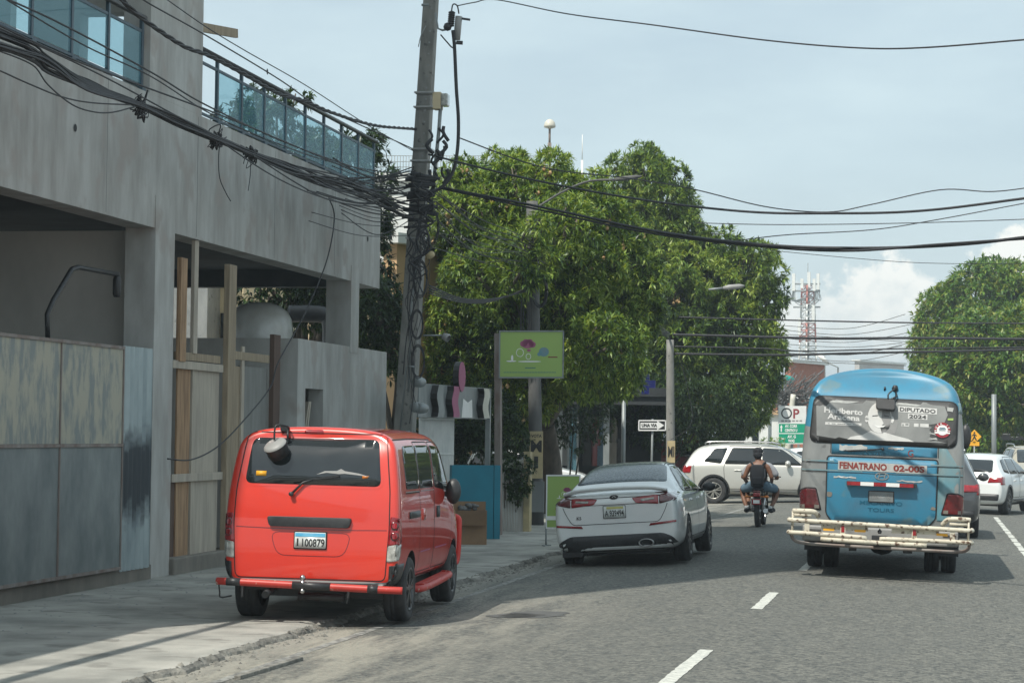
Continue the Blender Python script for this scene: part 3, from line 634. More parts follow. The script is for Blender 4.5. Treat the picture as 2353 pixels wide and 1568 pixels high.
# tower above: slabs, end wall, rear wall with openings
m = MB(); bb(m, -9.85, 26.65, 5.931, -9.5, 28.70, 29); m.build('tower_end_wall', 'conc', bt)
m = MB(); bb(m, -22, 28.1, 5.93, -9.852, 28.4, 29) if False else None
m = MB()
for z in (9.0, 12.2, 15.4, 18.6, 21.8, 25, 28.2): bb(m, -21, 15.6, z, -9.86, 28.3, z+.3)
bb(m, -9.84, 15.5, 9.001, -9.5, 26.648, 29)
bb(m, -21, 15.5, 5.94, -9.9, 15.59, 8.99); bb(m, -9.84, 15.5, 5.94, -9.5, 18.0, 8.99); bb(m, -21, 15.5, 9.31, -9.9, 15.59, 29); bb(m, -21.2, 15.5, 5.93, -21.01, 28.42, 29)
m.build('tower_wall', 'conc', bt)
m = MB()
for x0, x1, z0, z1 in ((-21, -17.9, 5.93, 9), (-16.6, -15.6, 5.93, 9), (-14.9, -13.6, 5.93, 9), (-17.9, -16.6, 5.93, 6.6), (-12.9, -12.1, 5.93, 9), (-17.9, -9.9, 8.3, 9), (-10.35, -9.86, 5.93, 9), (-11.6, -10.95, 5.93, 9), (-12.1, -11.6, 5.93, 6.75), (-10.95, -10.35, 7.2, 7.5)): bb(m, x0, 28.0, z0, x1, 28.3, z1)
bb(m, -21, 28.0, 9.31, -9.86, 28.3, 29)
m.build('tower_rear_wall', 'whitew', bt)
for x0, y0, w in ((-12.2, 20.5, .4), (-11.6, 23.2, .3), (-12.9, 24.8, .35), (-11.2, 25.9, .18), (-14.0, 22.0, .5), (-15, 25.5, .4)):
    m = MB(); bb(m, x0, y0, 5.0, x0+w, y0+w, 8.99); m.build('inner_pillar', 'whitew', bt)
# balustrades with their posts, rails and panes
def balu(y0, y1, step, first=None, ys0=None):
    e = bpy.data.objects.new('balustrade', None); COL.objects.link(e); e.parent = bt; o = (-XF, -15.5, .05)
    def q(x, y, z): return Vector((x-XF, y-15.5, z+.05))
    m = MB(); m.tube([q(-9.56, y0, 6.85), q(-9.56, y1, 6.85)], .035, 10); m.build('rail', 'black', e)
    m = MB(); m.bar(q(-9.58, y0, 6.68), q(-9.58, y1, 6.68), .03, .035); m.bar(q(-9.58, y0, 6.0), q(-9.58, y1, 6.0), .035, .03); m.build('lower_rail', 'blue_steel', e)
    y = (y0 if ys0 is None else ys0)+.05; k = 0; ys = []
    while y < y1: ys.append(y); y += step
    for y in ys:
        m = MB(); bb2 = q(-9.58, y, 5.93); m.box((bb2.x-.02, bb2.y-.03, bb2.z-.02), (bb2.x+.02, bb2.y+.03, bb2.z+.92)); m.box((bb2.x-.03, bb2.y-.06, bb2.z-.05), (bb2.x+.045, bb2.y+.06, bb2.z+.05)); m.build('post', 'blue_steel', e)
    for a, b_ in zip(ys[(0 if first is None else first)::1][:-1], ys[(0 if first is None else first)+1:]):
        m = MB(); p = q(-9.58, a+.035, 6.03); r = q(-9.572, b_-.035, 6.665); m.box((p.x, p.y, p.z), (r.x, r.y, r.z)); m.build('glass_pane', 'glass', e)
balu(18.38, 26.6, 1.16)
balu(28.72, 38.56, 1.106, 0, 29.52)
m = MB(); bb(m, -9.75, 21.5, 5.93, -9.4, 26.3, 5.932); 
# sticking-out plank
a = PX(470, 78, -9.7); m = MB(); m.bar(Vector((-9.7, 28.7, a.z)), PX(542, 77, -9.7)+Vector((0, .02, 0)), .05, .125, 0); 
tag(m.build('wooden_plank', 'wood'), 'short wooden plank sticking out of the high tower wall edge against the sky', 'plank')
# low concrete block wall with opening
t = thing('block_enclosure', 'plain grey concrete box wall with a small dark window, behind the red van', 'concrete wall', (XF, 33.52, -.05))
m = MB()
for a, b_ in (((-12, 0, 0), (0, .24, 3.25)), ((-.24, .242, 0), (0, .45, 3.25)), ((-.24, .452, 2.5), (0, 1.5, 3.25)), ((-.24, .452, 0), (0, 1.5, 1.3)), ((-.24, 1.502, 0), (0, 5.75, 3.25)), ((-12, 5.5, 0), (-.242, 5.75, 3.25)), ((-12, .242, 3.0), (-.242, 5.498, 3.1))): m.box(a, b_)
m.build('wall', 'conc', t)
m = MB(); m.box((-.5, .45, .2), (-.42, 1.6, 2.6)); m.build('window_recess', 'interior', t)
m = MB(); m.bar((-.2, .75, 1.31), (-.12, .95, 2.3), .12, .03); m.bar((-.2, .95, 1.31), (-.14, 1.1, 2.3), .12, .03); m.build('window_board', 'woodp', t)
# water tank
c = PX(592, 738, -10.9); t = thing('water_tank', 'shiny white dome-topped water tank standing above the grey concrete enclosure', 'tank', c)
m = MB(); m.lathe([(.001, .30), (.18, .29), (.34, .24), (.46, .15), (.53, .02), (.55, -.12), (.55, -.75), (.5, -.8), (.001, -.8)], (0, .1, .02), (0, 0, 1), 36); m.build('shell', 'tank', t)
m = MB(); m.lathe([(.03, 0), (.03, .06), (.05, .06), (.05, .09), (.01, .09)], (-.22, .5, .24), (0, 0, 1), 14); m.build('valve', 'steel', t)
m = MB(); m.box((-.5, -.4, -1.0), (.5, .6, -.801)); m.build('base', 'concd', t)
for k, (ya, yb, za, zb) in enumerate(((27.9, 32.0, 3.0, 3.25), (27.9, 32.0, 2.35, 2.4))): m = MB(); bb(m, -12.5, ya, za, -12.38, yb, zb); m.build('cross_beam', 'slab', bt)
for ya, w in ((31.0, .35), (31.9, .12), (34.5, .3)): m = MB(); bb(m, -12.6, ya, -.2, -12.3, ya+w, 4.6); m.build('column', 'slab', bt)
c = PX(700, 735, -11.6); m = MB(); m.tube(smoothpts([c+Vector((-.3, 0, .12)), c+Vector((.35, 0, .1)), c+Vector((.5, 0, -.1)), c+Vector((.5, 0, -.9))]), .16, 14); tag(m.build('dark_pipe', 'black'), 'fat black bent pipe just right of the white tank', 'pipe')
# low rubble plinth
m = MB(); m.box((-9.75, 20, -.2), (-9.46, 26.93, .13)); m.box((-9.78, 27.66, -.2), (-9.42, 33.5, .16)); tag(m.build('plinth', 'stain', bevel=.02), 'low stained concrete plinth along the foot of the grey building', 'plinth')

# ================================================================ SHEET METAL GATE, CORRUGATED STRIP
def scorched():
    m = M('scorched_sheet', (.40, .47, .48), (.26, .32, .34), 3, (1, 1, .3), .5, .3); nt = m.node_tree; N = nt.nodes; L = nt.links; b = N['Principled BSDF']; src = b.inputs['Base Color'].links[0].from_socket
    t = N.new('ShaderNodeTexCoord'); sx = N.new('ShaderNodeSeparateXYZ'); L.new(t.outputs['Object'], sx.inputs[0]); n = N.new('ShaderNodeTexNoise'); n.inputs['Scale'].default_value = 5; n.inputs['Detail'].default_value = 6; L.new(t.outputs['Object'], n.inputs['Vector'])
    def mm(op, *a):
        x = N.new('ShaderNodeMath'); x.operation = op
        for i, q in enumerate(a):
            if isinstance(q, (int, float)): x.inputs[i].default_value = q
            else: L.new(q, x.inputs[i])
        return x.outputs[0]
    f = mm('MULTIPLY_ADD', n.outputs['Fac'], .9, mm('MULTIPLY', mm('ABSOLUTE', mm('SUBTRACT', sx.outputs[2], 1.22)), 1.35)); r = N.new('ShaderNodeMapRange'); L.new(f, r.inputs[0]); r.inputs[1].default_value = .85; r.inputs[2].default_value = 1.3; r.inputs[3].default_value = .95; r.inputs[4].default_value = 0
    x = N.new('ShaderNodeMixRGB'); L.new(r.outputs[0], x.inputs[0]); L.new(src, x.inputs[1]); x.inputs[2].default_value = (.03, .04, .05, 1); L.new(x.outputs[0], b.inputs['Base Color']); return m
mt['scorched'] = scorched()
t = thing('sheet_gate', 'weathered galvanised sheet gate, yellow-stained above and blue-grey below, at the left edge', 'gate', (-9.42, 20.0, 0))
for i, (y0, y1) in enumerate(((0, 3.71), (3.73, 5.68))):
    m = MB(); m.box((-.02, y0, 1.62), (0, y1, 2.74)); m.build('upper_sheet', 'galvy', t)
    m = MB(); m.box((-.02, y0, .16), (0, y1, 1.58)); m.build('lower_sheet', 'galv', t)
m = MB()
for z in (2.75, 1.60, .15): m.box((-.03, 0, z-.018), (.018, 5.7, z+.018))
for y in (3.72, 5.69): m.box((-.03, y-.014, .17), (.014, y+.014, 2.73))
m.build('frame', 'rust', t)
m = MB(); m.box((-.12, 0, 0), (-.06, 5.6, .14)); m.build('kick_board', 'corrd', t)
t = thing('corrugated_strip', 'narrow strip of corrugated metal, scorched black in the middle, beside the concrete column', 'metal sheet', (-9.45, 25.76, 0))
def corr(m, y0, y1, z0, z1, mi):
    vs = []; n = int((y1-y0)/.02)
    for i in range(n+1):
        y = y0+(y1-y0)*i/n; x = .022*math.sin(y*2*math.pi/.15); vs += [(x, y, z0), (x, y, z1)]
    m.add(vs, [(2*i, 2*i+2, 2*i+3, 2*i+1) for i in range(n)], mi, True)
m = MB(); corr(m, 0, 1.05, .1, 2.78, 0); m.build('sheet', 'scorched', t)
# wall bent-arm lamp
P = [PX(x, y, -9.75) for x, y in ((110, 790), (108, 722), (122, 690), (165, 618), (180, 614), (271, 630))]
t = thing('bent_arm_lamp', 'dark bent steel arm with a small hanging lamp rising behind the sheet gate', 'lamp', P[0]); L_ = [p-P[0] for p in P]
m = MB(); m.tube(L_, .03, 8); m.build('arm', 'black', t)
m = MB(); e = L_[-1]; m.tube([e, e+Vector((0, 0, -.05))], .025, 8); m.lathe([(.01, 0), (.04, -.01), (.05, -.05), (.05, -.22), (.035, -.26), (.01, -.26)], e+Vector((0, -.03, -.02)), (0, 0, 1), 14); m.build('lamp_head', 'black', t)
# timber hoarding
def yz(x, y, X=-9.58): p = PX(x, y, X); return p.y, p.z
t = thing('timber_hoarding', 'makeshift timber hoarding of mixed boards, posts and rails beside the concrete column', 'hoarding', (-9.58, 27.3, 0))
def hb(nm, x0, y0, x1, y1, mat, d0=0., d1=.03):
    ya, za = yz(x0, (y0+y1)/2); yb, zb = yz(x1, (y0+y1)/2); zt = yz((x0+x1)/2, y0)[1]; zbm = yz((x0+x1)/2, y1)[1]
    m = MB(); m.box((d0, ya-27.3, zbm), (d1, yb-27.3, zt)); m.build(nm, mat, t, bevel=.004)
hb('board', 385, 1100, 401, 1285, 'woodd', -.05, 0); hb('board', 402, 838, 431, 1284, 'woodo', -.01, .02); hb('board', 433, 842, 437, 1284, 'woodp', .0, .04)
hb('board', 439, 842, 497, 1282, 'woodp', -.01, .02); hb('board', 520, 840, 545, 1283, 'wood', -.01, .02); hb('board', 547, 842, 610, 1283, 'woodg', -.03, .0)
hb('post', 400, 592, 414, 830, 'woodo', .03, .09); hb('post', 438, 552, 447, 812, 'woodp', .0, .05); hb('post', 503, 607, 520, 1285, 'wood', .04, .12); hb('post', 611, 768, 626, 1283, 'woodd', .03, .1); hb('post', 545, 795, 551, 1283, 'woodp', .02, .05)
hb('rail', 386, 832, 502, 850, 'woodp', .03, .07); hb('rail', 402, 812, 502, 830, 'wood', -.02, .029); hb('rail', 521, 810, 610, 829, 'wood', .02, .06); hb('rail', 383, 1086, 503, 1104, 'woodp', .03, .07); hb('rail', 521, 1086, 612, 1100, 'woodp', .02, .05)

# ================================================================ HOUSES BEHIND THE TREES
def house(name, label, x0, x1, ytop, ybot, d, depth, mat, roof=None, wins=()):
    """a building whose front fills the given outline at distance d and runs back 'depth' metres"""
    a = PD(x0, ybot, d); b_ = PD(x1, ytop, d); g = Vector((a.x, a.y, min(a.z, 0)-.05)); w = (b_-a); w.z = 0; u = w.normalized(); nrm = Vector((-u.y, u.x, 0)); W_ = w.length; H = b_.z-g.z
    rz = math.atan2(u.y, u.x); t = thing(name, label, 'building', g, (0, 0, rz)); m = MB(); m.box((0, 0, 0), (W_, depth, H)); m.build('wall', mat, t)
    m = MB(); m.box((-.25, -.25, H), (W_+.25, depth+.25, H+.22)); m.build('roof', roof or 'white', t)
    for (fx0, fz0, fx1, fz1) in wins:
        m = MB(); m.box((fx0*W_, -.04, fz0*H), (fx1*W_, .02, fz1*H)); f = m.build('window', 'darkglass', t); m2 = MB(); m2.box((fx0*W_-.06, -.07, fz0*H-.08), (fx1*W_+.06, -.0401, fz0*H)); m2.build('sill', 'white', f)
    return t, W_, H
t, w_, h_ = house('white_house', 'flat-roofed white house behind the mango tree with a wire fence on its roof', 835, 1245, 418, 1180, 66, 9, 'whitew', wins=((.05, .55, .14, .75), (.62, .60, .72, .78)))
m = MB()
for i in range(60): m.tube([(i*w_/60, 0, h_+.2), (i*w_/60, 0, h_+.75)], .012, 4)
for z in (.25, .42, .58, .75): m.tube([(0, 0, h_+z), (w_, 0, h_+z)], .012, 4)
m.build('roof_fence', 'gpost', t)
house('cream_house', 'cream and orange house glimpsed between the grey wall and the big utility pole', 690, 935, 640, 1200, 52, 6, 'cream', wins=((.2, .4, .4, .6), (.6, .4, .8, .6)))
house('pale_blue_house', 'pale blue-grey wall seen through the open bay behind the timber posts', 330, 478, 600, 1100, 56, 4, 'busgrey')
house('yellow_house', 'sunlit cream house end seen through the open bay beside the white tank', 480, 560, 610, 1100, 57, 4, 'cream', wins=((.3, .5, .55, .8),))
house('orange_house', 'orange plastered house wall just left of the big utility pole', 872, 912, 560, 1200, 49.5, 2.2, 'orange')
# dome aerial on mast, above the trees
p = PD(1262, 350, 60); t = thing('dome_aerial', 'cream dome aerial on a thin mast rising above the mango tree', 'aerial', p)
m = MB(); m.tube([(0, 0, -5), (0, 0, .25)], [.07, .05], 8); m.tube([(0, 0, .2), (0, 0, .62)], .03, 8); m.build('mast', 'rust', t)
m = MB(); m.lathe([(.01, .62), (.03, .62), (.15, .66), (.155, .71), (.13, .80), (.07, .86), (.001, .88)], (0, 0, 0), (0, 0, 1), 20); m.build('dome', 'aerial', t)
p = PD(1337, 385, 62); t = thing('whip_aerial', 'very thin white whip aerial against the sky above the trees', 'aerial', p); m = MB(); m.tube([(0, 0, -4), (0, 0, .2)], .035, 6); m.tube([(0, 0, .2), (0, 0, .9)], .012, 5); m.build('whip', 'white', t)
# pharmacy / shop front in the shade of the trees
g = PD(1232, 1190, 66); g.z = -.05; e = PD(1536, 1180, 66); u = Vector((e.x-g.x, e.y-g.y, 0)); W_ = u.length; t = thing('corner_shop', 'dark open shop front with pale columns behind the white sedan', 'building', g, (0, 0, math.atan2(u.y, u.x)))
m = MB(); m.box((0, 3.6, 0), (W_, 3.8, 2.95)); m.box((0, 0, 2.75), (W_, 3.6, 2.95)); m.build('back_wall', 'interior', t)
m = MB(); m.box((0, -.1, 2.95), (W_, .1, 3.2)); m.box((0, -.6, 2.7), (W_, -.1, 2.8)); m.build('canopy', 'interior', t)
for fx in (.145, .50): m = MB(); m.box((fx*W_, -.12, 0), (fx*W_+.17, .1, 2.7)); m.build('column', 'gpost', t)
m = MB(); m.box((.02*W_, .4, .95), (.14*W_, .45, 1.25)); m.build('red_band', 'redpaint', t)
for fx in (.23, .3): m = MB(); m.box((fx*W_, .3, 0), (fx*W_+.06, .36, 2.7)); m.build('door_frame', 'gpost', t)
m = MB(); m.box((.235*W_, .31, .1), (.3*W_, .33, 2.6)); m.build('door_glass', 'glass', t)
for k, fx in enumerate((.18, .36, .42, .47, .56, .62)):
    m = MB(); w = .28; m.box((fx*W_, 1.6, .9), (fx*W_+w, 1.9, 1.5+.1*(k % 3))); m.lathe([(.12, 0), (.14, .5), (.09, .62), (.1, .8), (.001, .86)], (fx*W_+w/2, 1.75, 1.5), (0, 0, 1), 10); m.build('display_goods', ['signg', 'signb', 'maroonpaint', 'denim', 'stain', 'signb'][k], t)
house('corner_house', 'white corner building with deep shadowed bays behind the silver car', 1690, 1765, 880, 1120, 96, 8, 'whitew', wins=((.0, .0, .25, .8), (.5, .0, .7, .75)))
# ================================================================ TREES
tree('mango_tree', 'big mango tree full of hanging orange fruit in the middle of the picture', [(985, 1040), (975, 800), (995, 640), (985, 480), (1010, 390), (1055, 345), (1100, 385), (1125, 325), (1185, 330), (1212, 385), (1235, 322), (1295, 330), (1320, 400), (1365, 385), (1440, 470), (1500, 560), (1520, 700), (1500, 780), (1465, 880), (1400, 925), (1300, 915), (1240, 1000), (1150, 1010)],
     51, 2.6, 230, .32, .78, (-8.6, 52, -.05), 11, 'leaf', 33, .20, 13, .042, .55, fruit=95, trunk_r=.24, limbs=22,
     extra=((1205, 560, 45.3, .42), (1245, 600, 45.35, .40), (1200, 640, 45.3, .35), (1238, 520, 45.4, .3), (1395, 800, 47.5, .85), (1350, 850, 47.6, .7), (1420, 860, 48, .6), (1370, 790, 47.7, .7), (1100, 640, 47.5, .8), (1180, 600, 47.6, .8), (1300, 520, 47.8, .8)))
tree('mango_tree', 'broad dark mango tree overhanging the silver car, right of the fruiting one', [(1380, 400), (1420, 350), (1490, 338), (1555, 360), (1590, 440), (1600, 510), (1650, 520), (1700, 560), (1760, 550), (1800, 620), (1810, 690), (1770, 740), (1815, 790), (1815, 850), (1770, 910), (1760, 960), (1690, 1010), (1560, 1005), (1480, 960), (1420, 900), (1390, 700)],
     75, 3.6, 230, .5, 1.1, (-9.8, 80, -.05), 12, 'leaf', 20, .27, 12, .058, .55, trunk_r=.35, limbs=16, fruit=30)
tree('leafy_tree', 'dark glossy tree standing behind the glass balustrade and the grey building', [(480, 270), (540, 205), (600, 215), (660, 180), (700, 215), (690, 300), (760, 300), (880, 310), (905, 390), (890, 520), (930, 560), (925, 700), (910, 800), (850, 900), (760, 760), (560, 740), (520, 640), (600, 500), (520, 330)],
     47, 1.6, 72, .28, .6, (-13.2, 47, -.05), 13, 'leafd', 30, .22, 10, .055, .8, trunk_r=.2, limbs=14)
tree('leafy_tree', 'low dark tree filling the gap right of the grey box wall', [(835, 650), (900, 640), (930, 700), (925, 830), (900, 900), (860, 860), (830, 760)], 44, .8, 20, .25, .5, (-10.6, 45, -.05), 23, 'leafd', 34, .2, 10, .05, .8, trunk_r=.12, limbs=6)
tree('roadside_tree', 'bright green rounded tree on the right beyond the blue bus', [(2085, 800), (2110, 740), (2115, 690), (2160, 660), (2200, 610), (2260, 598), (2352, 600), (2480, 620), (2520, 900), (2480, 1060), (2300, 1075), (2215, 1040), (2200, 960), (2100, 860), (2080, 830)],
     112, 5, 190, .6, 1.7, (8.2, 114, -.12), 14, 'leafb', 9, .38, 9, .11, .7, trunk_r=.5, limbs=14)
tree('roadside_tree', 'olive yellow-flecked tree hanging in front of the dark billboard on the right', [(2150, 760), (2230, 700), (2300, 720), (2352, 690), (2440, 700), (2450, 1000), (2352, 1010), (2290, 985), (2260, 1045), (2225, 1040), (2215, 960), (2150, 850)],
     98, 3, 70, .7, 1.3, (7.6, 99, -.12), 15, 'leafb', 11, .34, 9, .11, .7, trunk_r=.4, limbs=12)
a = PD(1040, 1100, 62); t = thing('backing_wall', 'dark grey boundary wall behind the undergrowth under the mango trees', 'wall', (a.x, a.y, -.05)); m = MB(); m.box((-3, 0, 0), (2.2, .2, 2.3)); m.build('wall', 'interior', t)  # added dark wall, blocks sunlit ground showing through the leaves
# hedge of climbing leaves behind the grille and turquoise wall
def bush(name, label, pts, d, r0, r1, n, base, seed, mat='leafd', cat='shrub', dens=40, L=.14, th=.5):
    rg = random.Random(seed); rs = np.random.RandomState(seed); B = []; g = Vector(base); xs = [p[0] for p in pts]; ys = [p[1] for p in pts]
    while len(B) < n:
        x = rg.uniform(min(xs), max(xs)); y = rg.uniform(min(ys), max(ys))
        if inpoly(x, y, pts): c = PD(x, y, d+rg.uniform(-th, th)); B.append((c.x-g.x, c.y-g.y, c.z-g.z, rg.uniform(r0, r1)))
    t = thing(name, label, cat, g); V, F = blobs_to_leaves(B, dens, L, 9, .04, .6, rs); leafmesh('foliage', V, F, mat, t)
    m = MB()
    for b in B[:8]: m.tube(smoothpts([(b[0]*.3, b[1]*.3, 0), (b[0]*.7, b[1]*.7, b[2]*.5), b[:3]], 4), [.03, .01], 5)
    m.build('stems', 'bark', t); return t
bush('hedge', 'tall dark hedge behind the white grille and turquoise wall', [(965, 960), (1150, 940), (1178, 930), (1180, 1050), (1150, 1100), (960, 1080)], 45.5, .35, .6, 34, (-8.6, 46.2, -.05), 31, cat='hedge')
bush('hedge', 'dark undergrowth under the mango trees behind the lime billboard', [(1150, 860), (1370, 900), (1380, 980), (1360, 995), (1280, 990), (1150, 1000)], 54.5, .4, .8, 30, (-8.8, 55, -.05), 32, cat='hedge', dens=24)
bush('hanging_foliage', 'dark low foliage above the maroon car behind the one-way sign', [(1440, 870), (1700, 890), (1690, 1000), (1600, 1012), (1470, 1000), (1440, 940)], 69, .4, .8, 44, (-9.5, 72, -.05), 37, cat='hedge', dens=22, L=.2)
bush('bougainvillea', 'straggly bush leaning over the small white wall right of the turquoise wall', [(1150, 1050), (1225, 1065), (1215, 1135), (1170, 1160), (1150, 1100)], 42.6, .08, .16, 34, (-8.05, 43.3, -.05), 33, dens=60, L=.09, th=.25)

# ================================================================ POLES
def pole(name, label, base, top, r0, r1, mat='pole', group=None, square=False):
    base = Vector(base); top = Vector(top); t = thing(name, label, 'utility pole', base, group=group); d = top-base; m = MB()
    if square:
        m.add([Vector((sx*r0, sy*r0, 0)) for sx, sy in ((-1, -1), (1, -1), (1, 1), (-1, 1))]+[d+Vector((sx*r1, sy*r1, 0)) for sx, sy in ((-1, -1), (1, -1), (1, 1), (-1, 1))], [(0, 3, 2, 1), (4, 5, 6, 7), (0, 1, 5, 4), (1, 2, 6, 5), (2, 3, 7, 6), (3, 0, 4, 7)])
    else: m.tube([d*(k/12) for k in range(13)], [r0, r1], 20)
    m.build('shaft', mat, t, bevel=.02 if square else 0); return t
pb = PZ(914, 1247, -.05); D1 = 36
tp = PD(1001, -180, 36.4); P1 = pole('utility_pole', 'tall leaning concrete pole wrapped in tangled cables behind the red van', pb, tp, .17, .10, square=True)
def onp(x, y, f=-.2): return PD(x, y, D1+f)
def Lp(x, y, f=-.2): return onp(x, y, f)-pb
for y in (215, 248, 344, 371, 405, 548):
    m = MB(); xc = 992-.0602*y; c = Lp(xc, y, .0); m.box((c.x-.16, c.y-.16, c.z-.012), (c.x+.16, c.y+.16, c.z+.012)); m.build('steel_strap', 'steel', P1)
for k in range(14):
    m = MB(); y = 20+k*26; c = Lp(992-.0602*y, y, -.13); m.tube([c, c+Vector((0, -.02, 0))], .014, 8); m.build('bolt_hole', 'concd', P1)
c = Lp(1012, 232, -.1); m = MB(); m.box((c.x-.11, c.y-.1, c.z-.14), (c.x+.02, c.y+.1, c.z+.13)); bx = m.build('junction_box', 'signg', P1, bevel=.01)
bx.data.materials[0] = mt['cream']
m = MB(); m.box((c.x+.021, c.y-.09, c.z-.09), (c.x+.13, c.y+.09, c.z+.11)); m.build('clear_cover', 'lampclear', bx, bevel=.02)
# pole-top bracket, insulator and fuse
m = MB(); m.tube([Lp(1000, 30), Lp(1006, 66), Lp(1016, 70), Lp(1036, 66)], .018, 6); m.tube([Lp(968, 12), Lp(985, 12)], .02, 6); m.tube(smoothpts([Lp(978, 60), Lp(967, 82), Lp(961, 108)]), .008, 5); m.build('bracket', 'gpost', P1)
m = MB(); a = Lp(1035, 62); b_ = Lp(1038, 28); d = (b_-a)
for k in range(7): q = a+d*(k/7); m.lathe([(.02, 0), (.055, .01), (.055, .03), (.02, .05)], q, d, 10)
m.ball(Lp(1028, 62), .07, 0, 8); m.build('insulator', 'black', P1)
m = MB(); m.tube([Lp(1049, 92), Lp(1054, 38)], .055, 10); m.build('fuse', 'signg', P1)
m = MB(); m.bar(Lp(1052, 42), Lp(1080, 46), .04, .03); m.bar(Lp(1048, 98), Lp(1063, 99), .07, .05); m.tube(smoothpts([Lp(1048, 98), Lp(1040, 110), Lp(1025, 95), Lp(1012, 80)]), .012, 5); m.tube(smoothpts([Lp(1036, 40), Lp(1040, 12), Lp(1050, 14), Lp(1054, 32)]), .012, 5); m.build('switch_arm', 'black', P1)
# thick drop cable
m = MB(); m.tube(smoothpts([onp(x, y, -.25) for x, y in ((1040, 70), (1044, 110), (1048, 200), (1053, 280), (1050, 350), (1038, 400), (1012, 432), (985, 440))], 8), .028, 8); tag(m.build('drop_cable', 'cable'), 'thick black cable hanging in a bow beside the top of the tall pole', 'cable')
# cables, cleats and tangles wrapped round the pole
rg = random.Random(5); m = MB()
for k in range(22):
    y0 = rg.uniform(390, 560); x0 = 992-.0602*y0+rg.uniform(-26, 26); L_ = rg.choice((60, 90, 120, 180, 420)); y1 = min(y0+L_, 990); pts = []
    for q in range(5): y = y0+(y1-y0)*q/4; pts.append(Lp(992-.0602*y+rg.uniform(-25, 30)*(1 if q % 2 else .8)+(x0-992+.0602*y0)*.3, y, -.23-rg.uniform(0, .12)))
    m.tube(smoothpts(pts, 5), rg.choice((.005, .006, .009)) if L_ > 130 else rg.choice((.012, .018)), 5)
for k in range(26):
    y = rg.uniform(395, 520); x = 992-.0602*y; m.tube([Lp(x-rg.uniform(20, 40), y+rg.uniform(-8, 8), -.25), Lp(x+rg.uniform(18, 45), y+rg.uniform(-14, 14), -.25)], rg.choice((.012, .02, .03)), 5)
for k in range(14):
    x, y = rg.uniform(985, 1030), rg.uniform(290, 430); m.tube(smoothpts([Lp(x, y), Lp(x+rg.uniform(-14, 14), y+15), Lp(x+rg.uniform(-14, 14), y+34)], 4), rg.choice((.02, .03)), 6)
for (x, y, rx, ry) in ((965, 640, 14, 38), (960, 830, 13, 34), (985, 520, 20, 40), (958, 745, 12, 30)):
    for q in range(3): m.tube([Lp(x+rx*math.cos(a/10*math.pi)*(1+.1*q), y+ry*math.sin(a/10*math.pi)*(1+.08*q), -.3) for a in range(21)], .007, 5)
m.build('tangled_cables', 'cable', P1)
m = MB(); m.tube([Lp(1012, 245, -.15), Lp(1008, 300, -.15), Lp(1000, 380, -.15), Lp(995, 430, -.15)], .03, 8); m.build('riser', 'gpost', P1)
m = MB(); m.tube([Lp(956, 610, -.25), Lp(945, 700, -.25), Lp(938, 900, -.25)], .02, 6)
m.build('riser', 'gpost', P1)
c = Lp(984, 590, -.35); m = MB(); m.lathe([(.001, 0), (.04, 0), (.05, .02), (.05, .12), (.001, .13)], c, (.6, -.6, .3), 14); m.build('tan_box', 'tanpost', P1)
# conduit loop and electricity meters
m = MB(); m.tube([Lp(918, 1000, -.35), Lp(934, 840, -.35), Lp(952, 842, -.35)], .016, 6); m.tube([Lp(917, 993, -.35), Lp(942, 990, -.35)], .014, 6); m.build('conduit', 'gpost', P1)
t = thing('electricity_meters', 'cluster of round grey electricity meters beside the foot of the tall pole', 'meter', onp(966, 940, .2))
for x, y in ((962, 877), (958, 935), (968, 937)):
    m = MB(); c = onp(x, y, .2)-onp(966, 940, .2); m.lathe([(.001, -.12), (.07, -.12), (.085, -.09), (.085, .05), (.07, .06), (.07, .12)], c, (.3, 1, 0), 18); m.build('meter', 'gpost', t)
t = thing('side_lamp', 'small grey floodlight on a short arm right of the tall pole', 'lamp', onp(972, 770)); o = onp(972, 770)
m = MB(); m.tube([onp(972, 770)-o, onp(1015, 770)-o], .014, 6); m.build('arm', 'gpost', t); m = MB(); m.lathe([(.001, -.06), (.05, -.05), (.07, .04), (.05, .06)], onp(1024, 774)-o, (.9, -.4, -.4), 14); m.build('lamp_head', 'signg', t)
# second pole
p2b = PZ(1232, 1180, -.05); p2b = PD(1233, 1205, 46); p2b.z = -.05; P2 = pole('utility_pole', 'slimmer grey concrete pole with a street lamp arm rising behind the lime billboard', p2b, PD(1222, 462, 46), .145, .115, 'poleg')
def L2(x, y, f=-.2): return PD(x, y, 46+f)-p2b
m = MB(); m.tube(smoothpts([L2(1236, 475), L2(1290, 442), L2(1350, 417), L2(1410, 413)]), .022, 8); m.build('lamp_arm', 'poleg', P2)
m = MB(); a = L2(1410, 413); b_ = L2(1474, 405); m.tube([a, a.lerp(b_, .3), a.lerp(b_, .8), b_], [.03, .05, .045, .02], 10); m.build('street_lamp_head', 'poleg', P2)
m = MB()
for y in range(500, 620, 10): m.tube([L2(1212+rg.uniform(-6, 2), y+rg.uniform(-4, 4)), L2(1240+rg.uniform(-3, 8), y+rg.uniform(-4, 4))], .02, 5)
for k in range(14):
    x = rg.uniform(1195, 1222); m.tube(smoothpts([L2(x+8, 560), L2(x, 700), L2(x+rg.uniform(-5, 5), 860)], 4), .007, 4)
m.build('tangled_cables', 'cable', P2)
m = MB()
for q in range(7): m.tube([L2(1240+(13+q*.7)*math.cos(a/10*math.pi), 668+(33+q*.9)*math.sin(a/10*math.pi), -.3-.01*q) for a in range(21)], .018, 6)
tag(m.build('cable_coil', 'cable', loc=p2b), 'coil of black cable hung on the middle pole above the lime billboard', 'cable coil')
